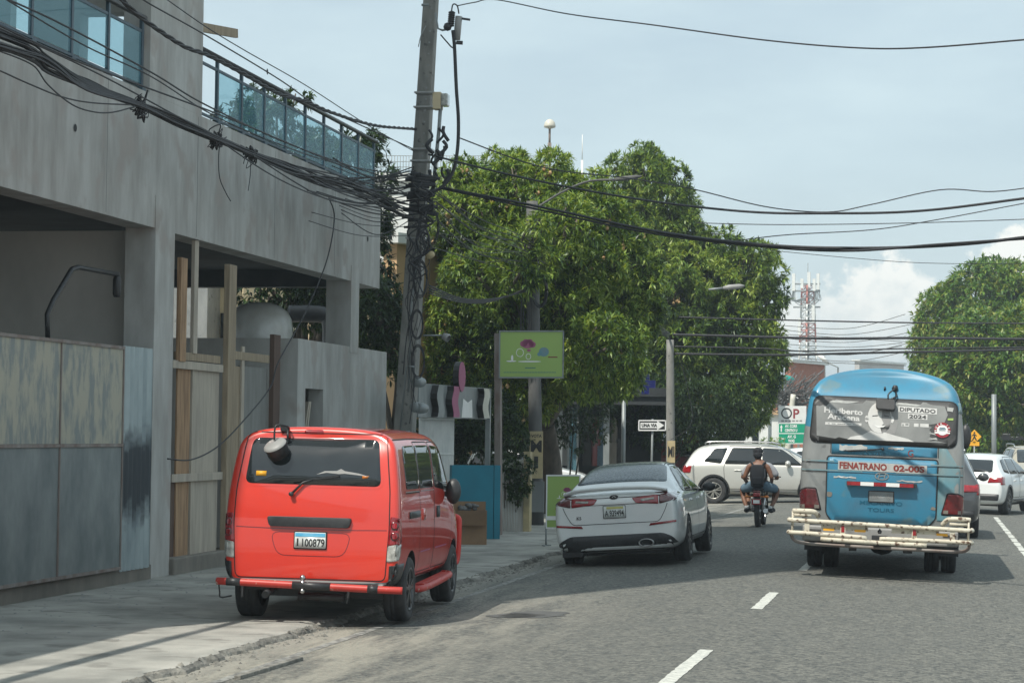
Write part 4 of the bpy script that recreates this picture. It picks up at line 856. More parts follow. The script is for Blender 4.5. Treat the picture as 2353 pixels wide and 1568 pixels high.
# campaign poster wrapped round pole
def wrap(name, label, x0, x1, y0, y1, d, lines, mat='tanpost'):
    O = PD((x0+x1)/2, (y0+y1)/2, d); a = PD(x0, y1, d); b_ = PD(x1, y1, d); c = PD(x0, y0, d); U = (b_-a).normalized(); V = Vector((0, 0, 1)); w = (b_-a).length; h = (c-a).length
    t = thing(name, label, 'poster', O); m = MB(); m.prism([(-w/2, -h/2), (w/2, -h/2), (w/2, h/2), (-w/2, h/2)], (0, 0, 0), U, V, -.012, 0); m.build('sheet', mat, t)
    m = MB(); n = U.cross(V)
    for st, v, hh, ww in lines: flat_text(m, st, n*.002+V*(v*h), U, V, hh*h, ww*w, 0, .03)
    m.build('lettering', 'signb', t); return t
wrap('pole_poster', 'tan poster reading VOTA MI wrapped round the middle pole', 1216, 1247, 990, 1098, 45.6, (('VOTA', .40, .07, .8), ('M', .18, .25, .8), ('I', -.16, .25, .3)))
m = MB(); a = PD(1216, 1175, 45.7); b_ = PD(1250, 1105, 45.7); m.box((a.x, a.y, a.z), (b_.x, b_.y+.02, b_.z)); tag(m.build('torn_flyer', 'concd'), 'dark torn flyer hanging low on the middle pole', 'flyer')
# pole with poster near the crossing
p3 = PD(1541, 1120, 60); p3.z = -.05; P3 = pole('utility_pole', 'sunlit pale pole with a tan band beside the one-way sign', p3, PD(1539, 780, 60), .125, .098)
wrap('pole_poster', 'tan band with black letters on the pole beside the one-way sign', 1532.5, 1550.5, 1012, 1062, 59.85, (('MI', .0, .5, .8),))
# plain post and one-way sign
p = PD(1431, 1130, 56); p.z = -.05; m = MB(); m.tube([(0, 0, 0), PD(1433, 905, 56)-p], .05, 10); o = m.build('post', 'gpost', None, loc=p); o.name = 'bare_post'; tag(o, 'bare pale steel post standing behind the white sedan roof', 'post')
def sign(name, label, x0, x1, y0, y1, d, mat, cat='sign', th=.03, frame=None, post=None):
    a = PD(x0, y1, d); b_ = PD(x1, y1, d); c = PD(x0, y0, d); O = PD((x0+x1)/2, (y0+y1)/2, d); U = (b_-a); w = U.length; U.normalize(); V = Vector((0, 0, 1)); h = (c-a).length
    t = thing(name, label, cat, O); m = MB(); m.prism([(-w/2, -h/2), (w/2, -h/2), (w/2, h/2), (-w/2, h/2)], (0, 0, 0), U, V, -th, 0); m.build('panel', mat, t, bevel=.004)
    return t, U, V, w, h, U.cross(V)
def mark(t, name, mat, U, V, n, polys, off=.003):
    m = MB()
    for p in polys: m.prism(p, n*0, U, V, .0012, off)
    return m.build(name, mat, t)
t, U, V, w, h, n = sign('one_way_sign', 'black and white one-way arrow sign reading UNA VIA on a thin post', 1466, 1530, 964, 989, 58, 'signb')
fr = .03
mark(t, 'border', 'signw', U, V, n, [[(-w/2, -h/2), (w/2, -h/2), (w/2, -h/2+fr), (-w/2, -h/2+fr)], [(-w/2, h/2-fr), (w/2, h/2-fr), (w/2, h/2), (-w/2, h/2)], [(-w/2, -h/2), (-w/2+fr, -h/2), (-w/2+fr, h/2), (-w/2, h/2)], [(w/2-fr, -h/2), (w/2, -h/2), (w/2, h/2), (w/2-fr, h/2)]])
mark(t, 'arrow', 'signw', U, V, n, [[(-w*.42, -h*.25), (w*.18, -h*.25), (w*.18, -h*.42), (w*.43, 0), (w*.18, h*.42), (w*.18, h*.25), (-w*.42, h*.25)]])
m = MB(); flat_text(m, 'UNA VIA', n*.004-U*w*.1, U, V, h*.32, w*.56, 0, .05, .002); m.build('lettering', 'signb', t)
q = PD(1495, 1120, 58.1); q.z = -.05; c = Vector(t.location); m = MB(); m.tube([q-c, PD(1499, 962, 58.06)-c], .028, 8); m.build('post', 'gpost', t)
# blue cross in the shade
c = PD(1483, 882, 62); t = thing('blue_cross_sign', 'dark blue pharmacy cross hanging in the shade of the trees', 'sign', c); U = Vector((1, 0, 0)); V = Vector((0, 0, 1)); m = MB(); a_, b_ = .1, .27; m.prism([(-a_, -b_), (a_, -b_), (a_, -a_), (b_, -a_), (b_, a_), (a_, a_), (a_, b_), (-a_, b_), (-a_, a_), (-b_, a_), (-b_, -a_), (-a_, -a_)], (0, 0, 0), U, V, -.08, .08); m.build('cross', 'crossblue', t); m = MB(); m.tube([(0, 0, .27), (0, .3, 1.2)], .02, 6); m.build('hanger', 'gpost', t)
# lime billboard --------------------------------------------------------
def cartoon(t, U, V, n, w, h, cx, cy, s):
    """plain generic stand-in for the printed drawing: a plum cloud, a pale outlined shape and a blue dome"""
    def el(u, v, a, b, k=20): return [(cx*w+(u+a*math.cos(q*2*math.pi/k))*s, cy*h+(v+b*math.sin(q*2*math.pi/k))*s) for q in range(k)]
    mark(t, 'cloud_print', 'pink', U, V, n, [el(0, .24, .16, .11), el(-.11, .25, .09, .08), el(.12, .23, .09, .08), el(.05, .31, .08, .06), el(-.05, .31, .08, .06), el(.03, .08, .05, .035)], .003)
    mark(t, 'pale_print', 'signw', U, V, n, [el(-.2, .02, .1, .11), el(.02, -.08, .07, .08), el(-.42, -.2, .13, .02), el(-.4, -.12, .03, .08), el(.05, -.21, .3, .018)], .0045)
    mark(t, 'inner_print', 'lime', U, V, n, [el(-.2, .02, .085, .095), el(.02, -.08, .055, .065)], .006)
    mark(t, 'blue_print', 'busteal', U, V, n, [el(.42, .04, .13, .12), el(.3, -.02, .05, .05)], .003)
t, U, V, w, h, n = sign('lime_billboard', 'lime green advertising billboard with a plum cloud, high on a grey post', 1149, 1292, 762, 865, 41.2, 'lime', 'billboard', .22)
m = MB(); f = .025
for q in ([(-w/2-f, -h/2-f), (w/2+f, -h/2-f), (w/2+f, -h/2), (-w/2-f, -h/2)], [(-w/2-f, h/2), (w/2+f, h/2), (w/2+f, h/2+f), (-w/2-f, h/2+f)], [(-w/2-f, -h/2), (-w/2, -h/2), (-w/2, h/2), (-w/2-f, h/2)], [(w/2, -h/2), (w/2+f, -h/2), (w/2+f, h/2), (w/2, h/2)]): m.prism(q, (0, 0, 0), U, V, -.225, .012)
m.build('frame', 'gpost', t); cartoon(t, U, V, n, w, h, -.06, .02, w*.62)
mark(t, 'small_print', 'fadedtext', U, V, n, [[(-w*.44+i*.028, -h*.41), (-w*.44+i*.028+.02, -h*.41), (-w*.44+i*.028+.02, -h*.395), (-w*.44+i*.028, -h*.395)] for i in range(34)]+[[(-w*.1, -h*.31), (w*.07, -h*.31), (w*.07, -h*.295), (-w*.1, -h*.295)]])
mark(t, 'red_print', 'redtext', U, V, n, [[(w*.27, -h*.075), (w*.42, -h*.075), (w*.42, -h*.05), (w*.27, -h*.05)]])
c = Vector(t.location); q = PD(1145, 1212, 41.3); q.z = -.05; m = MB(); m.bar(q-c, PD(1144, 765, 41.3)-c, .11, .11); m.build('post', 'rust', t)
# A-frame sign on the pavement
t, U, V, w, h, n = sign('pavement_sign', 'small lime green stand-up sign on the pavement left of the white sedan', 1257, 1330, 1093, 1210, 37.5, 'lime', 'sign', .03)
m = MB(); f = .022
for q in ([(-w/2-f, -h/2-f), (w/2+f, -h/2-f), (w/2+f, -h/2), (-w/2-f, -h/2)], [(-w/2-f, h/2), (w/2+f, h/2), (w/2+f, h/2+f), (-w/2-f, h/2+f)], [(-w/2-f, -h/2), (-w/2, -h/2), (-w/2, h/2), (-w/2-f, h/2)], [(w/2, -h/2), (w/2+f, -h/2), (w/2+f, h/2), (w/2, h/2)]): m.prism(q, (0, 0, 0), U, V, -.035, .008)
m.build('frame', 'signw', t); cartoon(t, U, V, n, w, h, .12, .14, w*.6)
mark(t, 'white_band', 'signw', U, V, n, [[(-w/2, -h*.36), (w/2, -h*.36), (w/2, -h*.28), (-w/2, -h*.28)]])
mark(t, 'orange_print', 'amber', U, V, n, [[(-.05+.08*math.cos(a), -.12+.05*math.sin(a)) for a in [k*math.pi/6 for k in range(12)]]])
c = Vector(t.location); m = MB()
for x in (1254, 1330): q = PD(x, 1252, 37.5); q.z = -.045; m.tube([q-c, PD(x, 1208, 37.5)-c], .015, 6); m.bar(q-c-Vector((0, .2, 0)), q-c+Vector((0, .2, 0)), .04, .015)
m.bar(PD(1244, 1252, 37.5)-c, PD(1266, 1252, 37.5)-c, .03, .02)
m.build('legs', 'gpost', t)
# ---------------------------------------------------------------- small shop: fascia, grille, turquoise wall
a = PX(962, 870, -8.6); b_ = PX(1120, 905, -8.2); t = thing('shop_fascia', 'silvery shop fascia with raised black-edged letter shapes, right of the tall pole', 'sign', (a.x, a.y, 0))
d = Vector((b_.x-a.x, b_.y-a.y, 0)); Lf = d.length; U = d.normalized(); V = Vector((0, 0, 1)); n = U.cross(V); z0 = PX(1040, 960, -8.4).z; z1 = PX(1040, 885, -8.4).z
m = MB(); m.prism([(0, z0), (Lf, z0), (Lf, z1), (0, z1)], (0, 0, 0), U, V, -.12, 0); m.build('panel', 'signg', t); t.children[0].data.materials[0] = mt['gpost']
hh = z1-z0
def curvy(u, k):
    L_ = [(u+.14*Lf*.1*math.sin(q*1.05+k), z0+hh*(.03+.94*q/7)) for q in range(8)]; return L_+[(a_+Lf*.085, b_) for a_, b_ in L_[::-1]]
for i, (u, mt_) in enumerate(((Lf*.17, 'gpost'), (Lf*.38, 'pink'), (Lf*.84, 'aerial'))):
    m = MB(); m.prism(curvy(u, i)[::-1], (0, 0, 0), U, V, .001, .12, 0); m.prism([(p[0]+.0, p[1]) for p in curvy(u, i)[::-1]], n*.0, U, V, .1205, .125, 1)
    m.build('raised_letter', ['signb', mt_], t)
m = MB(); q = [(Lf*.50+Lf*.05*math.cos(k*math.pi/8), z1+.16+.27*math.sin(k*math.pi/8)) for k in range(16)]; m.prism(q, (0, 0, 0), U, V, .02, .13, 0); m.prism(q, (0, 0, 0), U, V, .131, .136, 1); m.build('balloon', ['signb', 'pink'], t)
m = MB(); m.prism([(Lf*.60, z0+.02), (Lf*.76, z0+.02), (Lf*.75, z0+hh*.6), (Lf*.69, z0+hh*.5), (Lf*.62, z0+hh*.62)], (0, 0, 0), U, V, .002, .01); m.build('white_mark', 'signw', t)
q = PX(1118, 1210, -8.2); m = MB(); m.bar(Vector((q.x-a.x, q.y-a.y, -.05)), Vector((q.x-a.x, q.y-a.y, z1)), .09, .09); m.build('post', 'gpost', t)
# white grille
a = PX(962, 1120, -9.0); b_ = PX(1040, 1120, -8.7); g = Vector((a.x, a.y, -.05)); t = thing('white_grille', 'white barred metal grille right of the red van roof', 'grille', g); d = Vector((b_.x-a.x, b_.y-a.y, 0)); zt = PX(1000, 962, -8.85).z+.05; m = MB()
nb = 22
for i in range(nb+1): m.tube([d*(i/nb), d*(i/nb)+Vector((0, 0, zt))], .016, 5)
m.build('bars', 'white', t)
for z in (.1, .62, 1.45, zt): m = MB(); m.bar(Vector((0, 0, z)), d+Vector((0, 0, z)), .035, .035); m.build('rail', 'white', t)
# turquoise wall
a = PX(1036, 1214, -8.6); b_ = PX(1148, 1214, -8.0); g = Vector((a.x, a.y, -.05)); t = thing('turquoise_wall', 'low turquoise painted wall panel between the grille and the billboard post', 'wall', g); d = Vector((b_.x-a.x, b_.y-a.y, 0)); zt = PX(1090, 1068, -8.3).z+.05
a2 = PD(1036, 1214, 39.4); b2 = PD(1148, 1214, 39.7); g = Vector((a2.x, a2.y, -.05)); t.location = g; d = Vector((b2.x-g.x, b2.y-g.y, 0)); zt = PD(1090, 1068, 39.5).z+.05; Lw = d.length; U = d.normalized(); V = Vector((0, 0, 1))
m = MB(); m.prism([(0, 0), (Lw*.86, 0), (Lw*.86, zt), (0, zt)], (0, 0, 0), U, V, -.12, 0); m.prism([(Lw*.875, 0), (Lw, 0), (Lw, zt), (Lw*.875, zt)], (0, 0, 0), U, V, -.12, 0); m.build('panel', 'turq', t)
# small white wall and gate posts right of it
a2 = PD(1152, 1200, 43); g = Vector((a2.x, a2.y, -.05)); t = thing('garden_wall', 'short cream garden wall with tan gate posts behind the straggly bush', 'wall', g)
m = MB(); m.box((0, 0, 0), (.41, .15, 1.35)); m.build('wall', 'conc2', t); m = MB(); m.box((.42, -.05, 0), (.54, .2, 1.5)); m.build('gate_post', 'tanpost', t)
m = MB()
for i in range(7): m.tube([(.02+i*.05, -.12, 0), (-.02+i*.055, -.15, .8)], .008, 4)
m.build('wire_guard', 'white', t)
# cardboard box and rubbish
p = PD(1075, 1214, 37.6); p.z = -.05; t = thing('cardboard_box', 'brown cardboard box with its flap hanging open on the pavement past the van', 'box', p, (0, 0, .25)); m = MB()
W2, D2, H2 = .62, .4, .56
for a, b_ in (((-W2/2, 0, 0), (W2/2, .012, H2)), ((-W2/2, D2, 0), (W2/2, D2+.012, H2+.14)), ((-W2/2, .012, 0), (-W2/2+.012, D2, H2)), ((W2/2-.012, .012, 0), (W2/2, D2, H2)), ((-W2/2, .012, 0), (W2/2, D2, .012))): m.box(a, b_)
m.build('carton', 'card', t); m = MB(); m.add([(-W2/2, -.004, H2), (W2/2, -.004, H2), (W2/2-.02, -.13, H2-.24), (-W2/2+.02, -.13, H2-.24)], [(0, 1, 2, 3), (3, 2, 1, 0)]); m.build('flap', 'card', t)
m = MB(); rg = random.Random(8)
for k in range(16): m.ball((rg.uniform(-.22, .12), rg.uniform(.1, .3), H2+rg.uniform(-.02, .1)), rg.uniform(.04, .075), 0, 6, (1, 1, rg.uniform(.5, 1)))
tag(m.build('plastic_bags', 'cableg', loc=p), 'crumpled grey plastic bags heaped on the open cardboard box', 'rubbish')
# ================================================================ VEHICLES
def place(name, label, cat, x, y, depth, yaw, roll=0, z=None, group=None):
    """Empty on the road under the rear end; x,y is where the centre of its back shows"""
    p = PD(x, y, depth); zz = gz(p.x) if z is None else z
    return thing(name, label, cat, (p.x, p.y, zz), (0, roll, yaw), group)
def P1(m, pr, parent, name, mat, fn, **k): pass
def pat(pr, parent, name, mat, specs):
    """specs: (view, outline, offset) laid on the body as one part"""
    m = MB()
    for s in specs: pr.patch(m, s[0], s[1], s[2] if len(s) > 2 else .005, 0, s[3] if len(s) > 3 else .1)
    return m.build(name, mat, parent)
def rect(a, b, c, d): return [(a, b), (c, b), (c, d), (a, d)]
# ------------------------------------------------ red van
van = place('red_van', 'shiny red van parked half on the pavement, seen from behind', 'van', 711, 1100, 21.9, R(2.9), R(.7), -.066)
A = [(0, .34), (.60, .34), (.80, .38), (.855, .55), (.865, .95), (.85, 1.25), (.80, 1.62), (.765, 1.76), (.66, 1.865), (.30, 1.90), (0, 1.905)]
Y0 = [.05, .05, .045, .04, .05, .08, .16, .20, .27, .30, .31]
def rg_(sc, dy, ys=None, xs=1.): 
    zc = 1.1
    return [(x*sc*xs, (Y0[i]+dy) if ys is None else ys[i], zc+(z-zc)*(sc if sc < 1 else 1)) for i, (x, z) in enumerate(A)]
rings = [rg_(.86, 0), rg_(.955, .0), [(x, Y0[i]+.035, z) for i, (x, z) in enumerate(A)], [(x, Y0[i]+.13, z) for i, (x, z) in enumerate(A)]]
for y in (.55, 1.2, 2.0, 2.8): rings.append([(x, y+(Y0[i]*.4 if y < 1 else 0), z) for i, (x, z) in enumerate(A)])
rings.append([(0, 3.4, .34), (.6, 3.4, .34), (.8, 3.4, .38), (.855, 3.4, .55), (.86, 3.4, .95), (.835, 3.35, 1.22), (.76, 3.15, 1.56), (.72, 3.08, 1.69), (.61, 3.0, 1.79), (.3, 2.96, 1.83), (0, 2.95, 1.835)])
rings.append([(0, 3.85, .34), (.6, 3.85, .34), (.79, 3.85, .38), (.845, 3.85, .55), (.84, 3.8, .93), (.80, 3.75, 1.10), (.73, 3.66, 1.24), (.68, 3.62, 1.3), (.58, 3.6, 1.34), (.3, 3.56, 1.36), (0, 3.55, 1.365)])
rings.append([(0, 4.15, .34), (.6, 4.15, .34), (.76, 4.12, .38), (.81, 4.1, .55), (.79, 4.08, .86), (.74, 4.05, .98), (.67, 4.0, 1.05), (.6, 3.98, 1.07), (.5, 3.96, 1.09), (.3, 3.95, 1.1), (0, 3.95, 1.1)])
rings.append([(0, 4.34, .36), (.5, 4.34, .36), (.62, 4.32, .42), (.66, 4.3, .56), (.64, 4.3, .72), (.6, 4.28, .80), (.5, 4.26, .86), (.45, 4.25, .88), (.4, 4.25, .89), (.25, 4.25, .9), (0, 4.25, .9)])
rings.append([(x*.75, 4.38, .6+(z-.6)*.8) for x, y, z in rings[-1]])
body, pr = cage('body', rings, ['redpaint', 'black'], van, arches=((.80, .33, .375, .60, 1.1), (3.5, .33, .375, .60, 1.1)), level=3)
pat(pr, van, 'rear_window', 'darkglass', [('rear', rpoly([(-.68, 1.345), (.665, 1.34), (.61, 1.79), (-.635, 1.785)], .07), .004)])
m = MB(); pr.line(m, 'rear', [(x, z) for x, z in rpoly([(-.70, 1.325), (.685, 1.32), (.63, 1.81), (-.655, 1.805)], .08)], .014, .002, 0, True); m.build('window_seal', 'lampdark', van).data.materials[0] = mt['redpaint']
m = MB(); H = rpoly([(-.735, .44), (.735, .44), (.765, .95), (.755, 1.3), (.685, 1.84), (-.685, 1.84), (-.755, 1.3), (-.765, .95)], .06)
pr.line(m, 'rear', H, .010, .0025, 0, True)
m.build('hatch_gap', 'seam', van)
m = MB(); pr.line(m, 'rear', [(-.74, .925), (-.3, .915), (.3, .915), (.74, .925)], .008, .0015); pr.line(m, 'rear', rpoly([(-.40, .885), (.40, .885), (.33, .66), (-.33, .66)], .09), .007, .0015, 0, True); m.build('pressed_line', 'maroonpaint', van)
pat(pr, van, 'brake_light', 'lampred', [('rear', rpoly([(-.15, 1.835), (.05, 1.835), (.035, 1.872), (-.135, 1.872)], .012), .006)])
h_ = MB(); pr.patch(h_, 'rear', rpoly([(-.41, .935), (.375, .935), (.40, 1.03), (-.435, 1.03)], .03), .034, 0, .1, .03); h_.build('hatch_handle', 'black', van, bevel=.006)
pl = pat(pr, van, 'number_plate', 'platew', [('rear', rpoly(rect(-.155, .735, .15, .885), .01), .014)])
m = MB(); pr.patch(m, 'rear', rect(-.15, .845, .145, .88), .017, 0, .1, 0); m.build('plate_band', 'plateb', pl)
m = MB(); pr.text(m, 'rear', 'I', -.125, .79, .075, None, 0, .018); pr.text(m, 'rear', '100879', .03, .787, .078, .22, 0, .018, .015); m.build('plate_letters', 'signb', pl)
pat(pr, van, 'plate_frame', 'seam', [('rear', rpoly(rect(-.165, .725, .16, .895), .012), .010)])
for sg, nm in ((-1, 0), (1, 1)):
    o = pat(pr, van, 'tail_light', 'lampred', [('rear', rpoly([(sg*.755, .78), (sg*.86, .80), (sg*.865, 1.04), (sg*.775, 1.06)], .02), .008, .03), ('right' if sg > 0 else 'left', rpoly([(.0, .78), (.17, .80), (.13, 1.03), (.02, 1.06)], .02), .008, .03)])
    for zz in (.97, .87): m = MB(); pr.patch(m, 'rear', [(sg*.812+.034*math.cos(k*math.pi/6), zz+.04*math.sin(k*math.pi/6)) for k in range(12)], .012, 0, .1, .004); m.build('bulb_ring', 'lampdark', o)
    m = MB(); pr.patch(m, 'rear', rpoly([(sg*.75, .62), (sg*.86, .64), (sg*.86, .795), (sg*.755, .775)], .02), .009, 0, .03); pr.patch(m, 'right' if sg > 0 else 'left', rpoly([(0, .62), (.13, .66), (.17, .795), (0, .775)], .02), .009, 0, .03); m.build('reversing_lens', 'lampclear', o)
# dark lower bumper and painted bar
pat(pr, van, 'rear_bumper', 'black', [('rear', rpoly([(-.86, .34), (.86, .34), (.865, .43), (-.865, .43)], .02), .014, .06), ('rear', rpoly([(.765, .42), (.865, .42), (.87, .59), (.775, .59)], .01), .013, .04), ('rear', rpoly([(-.765, .42), (-.865, .42), (-.87, .59), (-.775, .59)], .01), .013, .04), ('right', rect(.02, .36, .40, .60), .012, .05), ('left', rect(.02, .36, .40, .60), .012, .05)])
m = MB(); m.tube(smoothpts([(-.88, -.07, .40), (-.7, -.10, .40), (0, -.11, .385), (.7, -.10, .37), (.93, -.07, .365)]), .036, 12); bb_ = m.build('tow_bar', 'red', van); mt['tapered'] = M('chipped_red_paint', (.48, .035, .025), (.4, .03, .02), 5, rough=.45, c3=(.45, .40, .33), s3=14, f3=.62); bb_.data.materials[0] = mt['tapered']
m = MB(); pass
for a_, b_ in (((-.78, -.095, .40), (-.64, -.103, .399)), ((-.13, -.111, .388), (.24, -.11, .381)), ((.60, -.102, .373), (.70, -.099, .37))): m = MB(); m.tube([a_, b_], .039, 12); m.build('black_tape', 'black', bb_)
m = MB()
m = MB(); m.ball((-.03, -.12, .46), .03); m.tube([(-.03, -.12, .32), (-.03, -.12, .44)], .018, 8); m.ball((-.03, -.12, .335), .026); m.build('tow_ball', 'steel', bb_)
m = MB(); m.box((-.7, .35, .30), (.7, .7, .38)); m.tube([(-.42, -.02, .28), (-.42, .4, .32)], .035, 10); m.tube([(-.15, .25, .26), (.3, .25, .25)], .04, 8); m.bar((-.66, .06, .25), (-.66, .06, .42), .04, .02); m.bar((.38, .02, .22), (.40, .02, .38), .04, .02); m.tube(smoothpts([(-.87, -.06, .39), (-.86, -.05, .30), (-.86, 0, .24), (-.78, .1, .25)]), .008, 5); m.box((-.6, .7, .22), (.6, 3.6, .36)); m.build('underbody', 'black', van)
# wiper
m = MB(); a, _ = pr.pt('rear', -.205, 1.245, .03); b_, _ = pr.pt('rear', -.10, 1.355, .03); c_, _ = pr.pt('rear', .25, 1.43, .02); e_, _ = pr.pt('rear', .0, 1.39, .025); m.lathe([(.001, -.03), (.022, -.03), (.022, .012), (.001, .014)], a, (0, 1, 0), 12); m.tube([a, b_, e_], [.014, .012, .01], 6); m.bar(e_, c_, .018, .02); m.bar(pr.pt('rear', -.06, 1.372, .016)[0], c_, .012, .02); m.build('wiper', 'black', van)
# stickers
pat(pr, van, 'yellow_sticker', 'yellow', [('rear', rect(-.575, 1.415, -.475, 1.462), .008)]); pat(pr, van, 'orange_sticker', 'amber', [('rear', [(.475, 1.41), (.525, 1.415), (.54, 1.44), (.475, 1.44)], .008)])
m = MB()
for q in ([(.02, 1.44), (.10, 1.475), (.22, 1.48), (.26, 1.50), (.30, 1.48), (.44, 1.46), (.55, 1.43), (.42, 1.445), (.30, 1.455), (.24, 1.45), (.12, 1.46)],): pr.patch(m, 'rear', q, .008, 0, .2, 0)
m.build('bird_decal', 'signg', van)
# mirror over the rear window: arm with round down-looking mirror
a, _ = pr.pt('rear', -.33, 1.865, .03); m = MB(); m.box((a.x-.05, a.y-.02, a.z-.03), (a.x+.025, a.y+.04, a.z+.02)); m.tube(smoothpts([a+Vector((.03, 0, 0)), a+Vector((.03, -.10, .02)), a+Vector((-.06, -.17, .02)), a+Vector((-.07, -.18, -.12))], 5), .010, 8); m.tube([a+Vector((.02, -.01, -.01)), a+Vector((.035, -.06, -.1))], .012, 6)
rm = m.build('rear_mirror_arm', 'black', van); m = MB(); m.lathe([(.001, .035), (.09, .03), (.115, .012), (.118, 0)], a+Vector((-.06, -.18, -.17)), (-.35, -.55, .9), 26); m.lathe([(.118, 0), (.11, -.03), (.10, -.12), (.001, -.13)], a+Vector((-.06, -.18, -.17)), (-.35, -.55, .9), 26, 1); m.build('round_mirror', ['lampclear', 'black'], rm); rm.children[0].data.materials[0] = mt['signg']
# side windows (both sides), doors
for vw in ('right', 'left'):
    for i, q in enumerate(([(.50, 1.31), (1.22, 1.305), (1.22, 1.735), (.60, 1.73), (.50, 1.64)], [(1.26, 1.305), (2.06, 1.30), (2.06, 1.735), (1.26, 1.735)], [(2.16, 1.30), (3.08, 1.24), (3.02, 1.45), (2.78, 1.66), (2.6, 1.72), (2.16, 1.735)])):
        pat(pr, van, 'side_window', 'darkglass', [(vw, rpoly(q, .045), .005)])
    m = MB()
    for L_, cl in (([(.46, 1.27), (1.24, 1.27)], 0), (rpoly([(1.24, .46), (2.10, .46), (2.10, 1.77), (1.24, 1.77)], .05), 1), (rpoly([(2.12, .46), (3.02, .46), (3.28, .8), (3.25, 1.2), (2.85, 1.68), (2.6, 1.77), (2.12, 1.77)], .05), 1)): pr.line(m, vw, L_, .011, .0025, 0, bool(cl))
    pr.line(m, vw, [(1.24, .60), (.9, .78), (.55, 1.05)], .002, .001)
    m.build('door_gap', 'seam', van)
    m = MB(); pr.line(m, vw, [(.42, 1.285), (1.2, 1.28)], .008, .009); pr.line(m, vw, [(1.28, 1.28), (2.08, 1.275)], .008, .009); m.build('chrome_strip', 'steel', van)
    m = MB(); pr.patch(m, vw, rpoly(rect(.62, 1.02, 1.20, 1.085), .015), .012, 0, .1, .02); m.build('slider_rail', 'black', van)
    for y in (1.36, 2.24): m = MB(); pr.patch(m, vw, rpoly(rect(y, .98, y+.17, 1.10), .03), .012, 0, .1, .02); m.build('door_handle', 'black' if y > 2 else 'redpaint', van)
    m = MB(); pr.patch(m, vw, rect(1.3, .66, 1.9, .675), .006, 0, .1, .0); pr.patch(m, vw, rect(2.2, .66, 2.95, .675), .006, 0, .1, .0); m.build('side_scrape', 'pink', van)
    sg = 1 if vw == 'right' else -1; m = MB(); m.tube(smoothpts([(sg*.8, 1.15, .3), (sg*.90, 1.3, .30), (sg*.915, 2.3, .32), (sg*.90, 2.95, .34), (sg*.8, 3.1, .34)]), .035, 10); m.bar((sg*.86, 1.3, .335), (sg*.86, 2.9, .36), .09, .02, 0); m.build('side_step', 'tapered', van)
    m = MB(); c = Vector((sg*.935, 2.86, 1.24)); m.ball(c, 1, 0, 16, (.085, .07, .14)); m.bar(c+Vector((-sg*.16, .02, -.06)), c, .06, .05); m.build('side_mirror', 'black', van)
for y in (.80, 3.5):
    for sg in (1, -1): wheel(van, sg*.85, y, .32, .215, .66, 5, 'alloyd')
# red side guard (bull bar)
m = MB()
for sg in (1, -1):
    m.tube(smoothpts([(sg*.72, 4.2, .40), (sg*.77, 4.3, .42), (sg*.78, 4.33, .8), (sg*.76, 4.34, .90), (sg*.66, 4.35, .92)], 5), .032, 10)
    for z in (.52, .62, .72): m.tube([(sg*.7, 4.36, z), (sg*.77, 4.33, z)], .014, 6)
m.tube([(-.68, 4.42, .92), (.68, 4.42, .92)], .03, 10); m.tube([(-.74, 4.42, .42), (.74, 4.42, .42)], .03, 10); m.build('bull_bar', 'red', van)
pat(pr, van, 'windscreen', 'darkglass', [('front', rpoly([(-.66, 1.15), (.66, 1.15), (.6, 1.66), (-.6, 1.66)], .06), .005)])
for sg in (-1, 1): pat(pr, van, 'headlight', 'lampclear', [('front', rpoly([(sg*.42, .78), (sg*.72, .82), (sg*.70, 1.0), (sg*.45, .90)], .03), .006, .04)])
# wire leaves out roof seam
m = MB(); pr.line(m, 'right', [(.30, 1.79), (1.2, 1.80), (2.4, 1.79)], .012, .002); m.build('roof_seam', 'seam', van)

# ------------------------------------------------ car maker
def car(t, st, paint, arches, hw=.915, tilt=.12, level=3, belt=.92, taper=1.0, zb=.2):
    """st: (y, ztop, halfwidth factor, roof half-width, bottom z); belt line height beyond which the sides lean in"""
    rings = []
    for i, (y, zt, f, wr, zbt) in enumerate(st):
        w = hw*f; b = min(belt, zt-.05); lean = max(0, min(1, (zt-belt)/.45))
        wb = w*(1-.02*lean); wm = (wb*(1-lean)+wr*lean) if lean > 0 else w*.96
        z6 = zt-.05-.07*lean
        r = [(0, y, zbt), (w*.72, y, zbt), (w*.93, y, zbt+.04), (w*1.0, y, zbt+.2), (w*1.0, y, (zbt+.2+b)/2+.04), (wb*.985, y, b), (wb*.99-(wb*.99-wm)*.18, y, b+(z6-b)*.16+.005), (wm+.0, y, z6), (wm-.07, y, zt-.018), (wm*.5, y, zt), (0, y, zt+.008)]
        rings.append(r)
    a = rings[0]; rings.insert(0, [(x*.9, y-.0, .6+(z-.6)*.88) for x, y, z in a]); a = rings[-1]; rings.append([(x*.9, y, .6+(z-.6)*.88) for x, y, z in a])
    return cage('body', rings, [paint, 'black'], t, arches=arches, level=level)
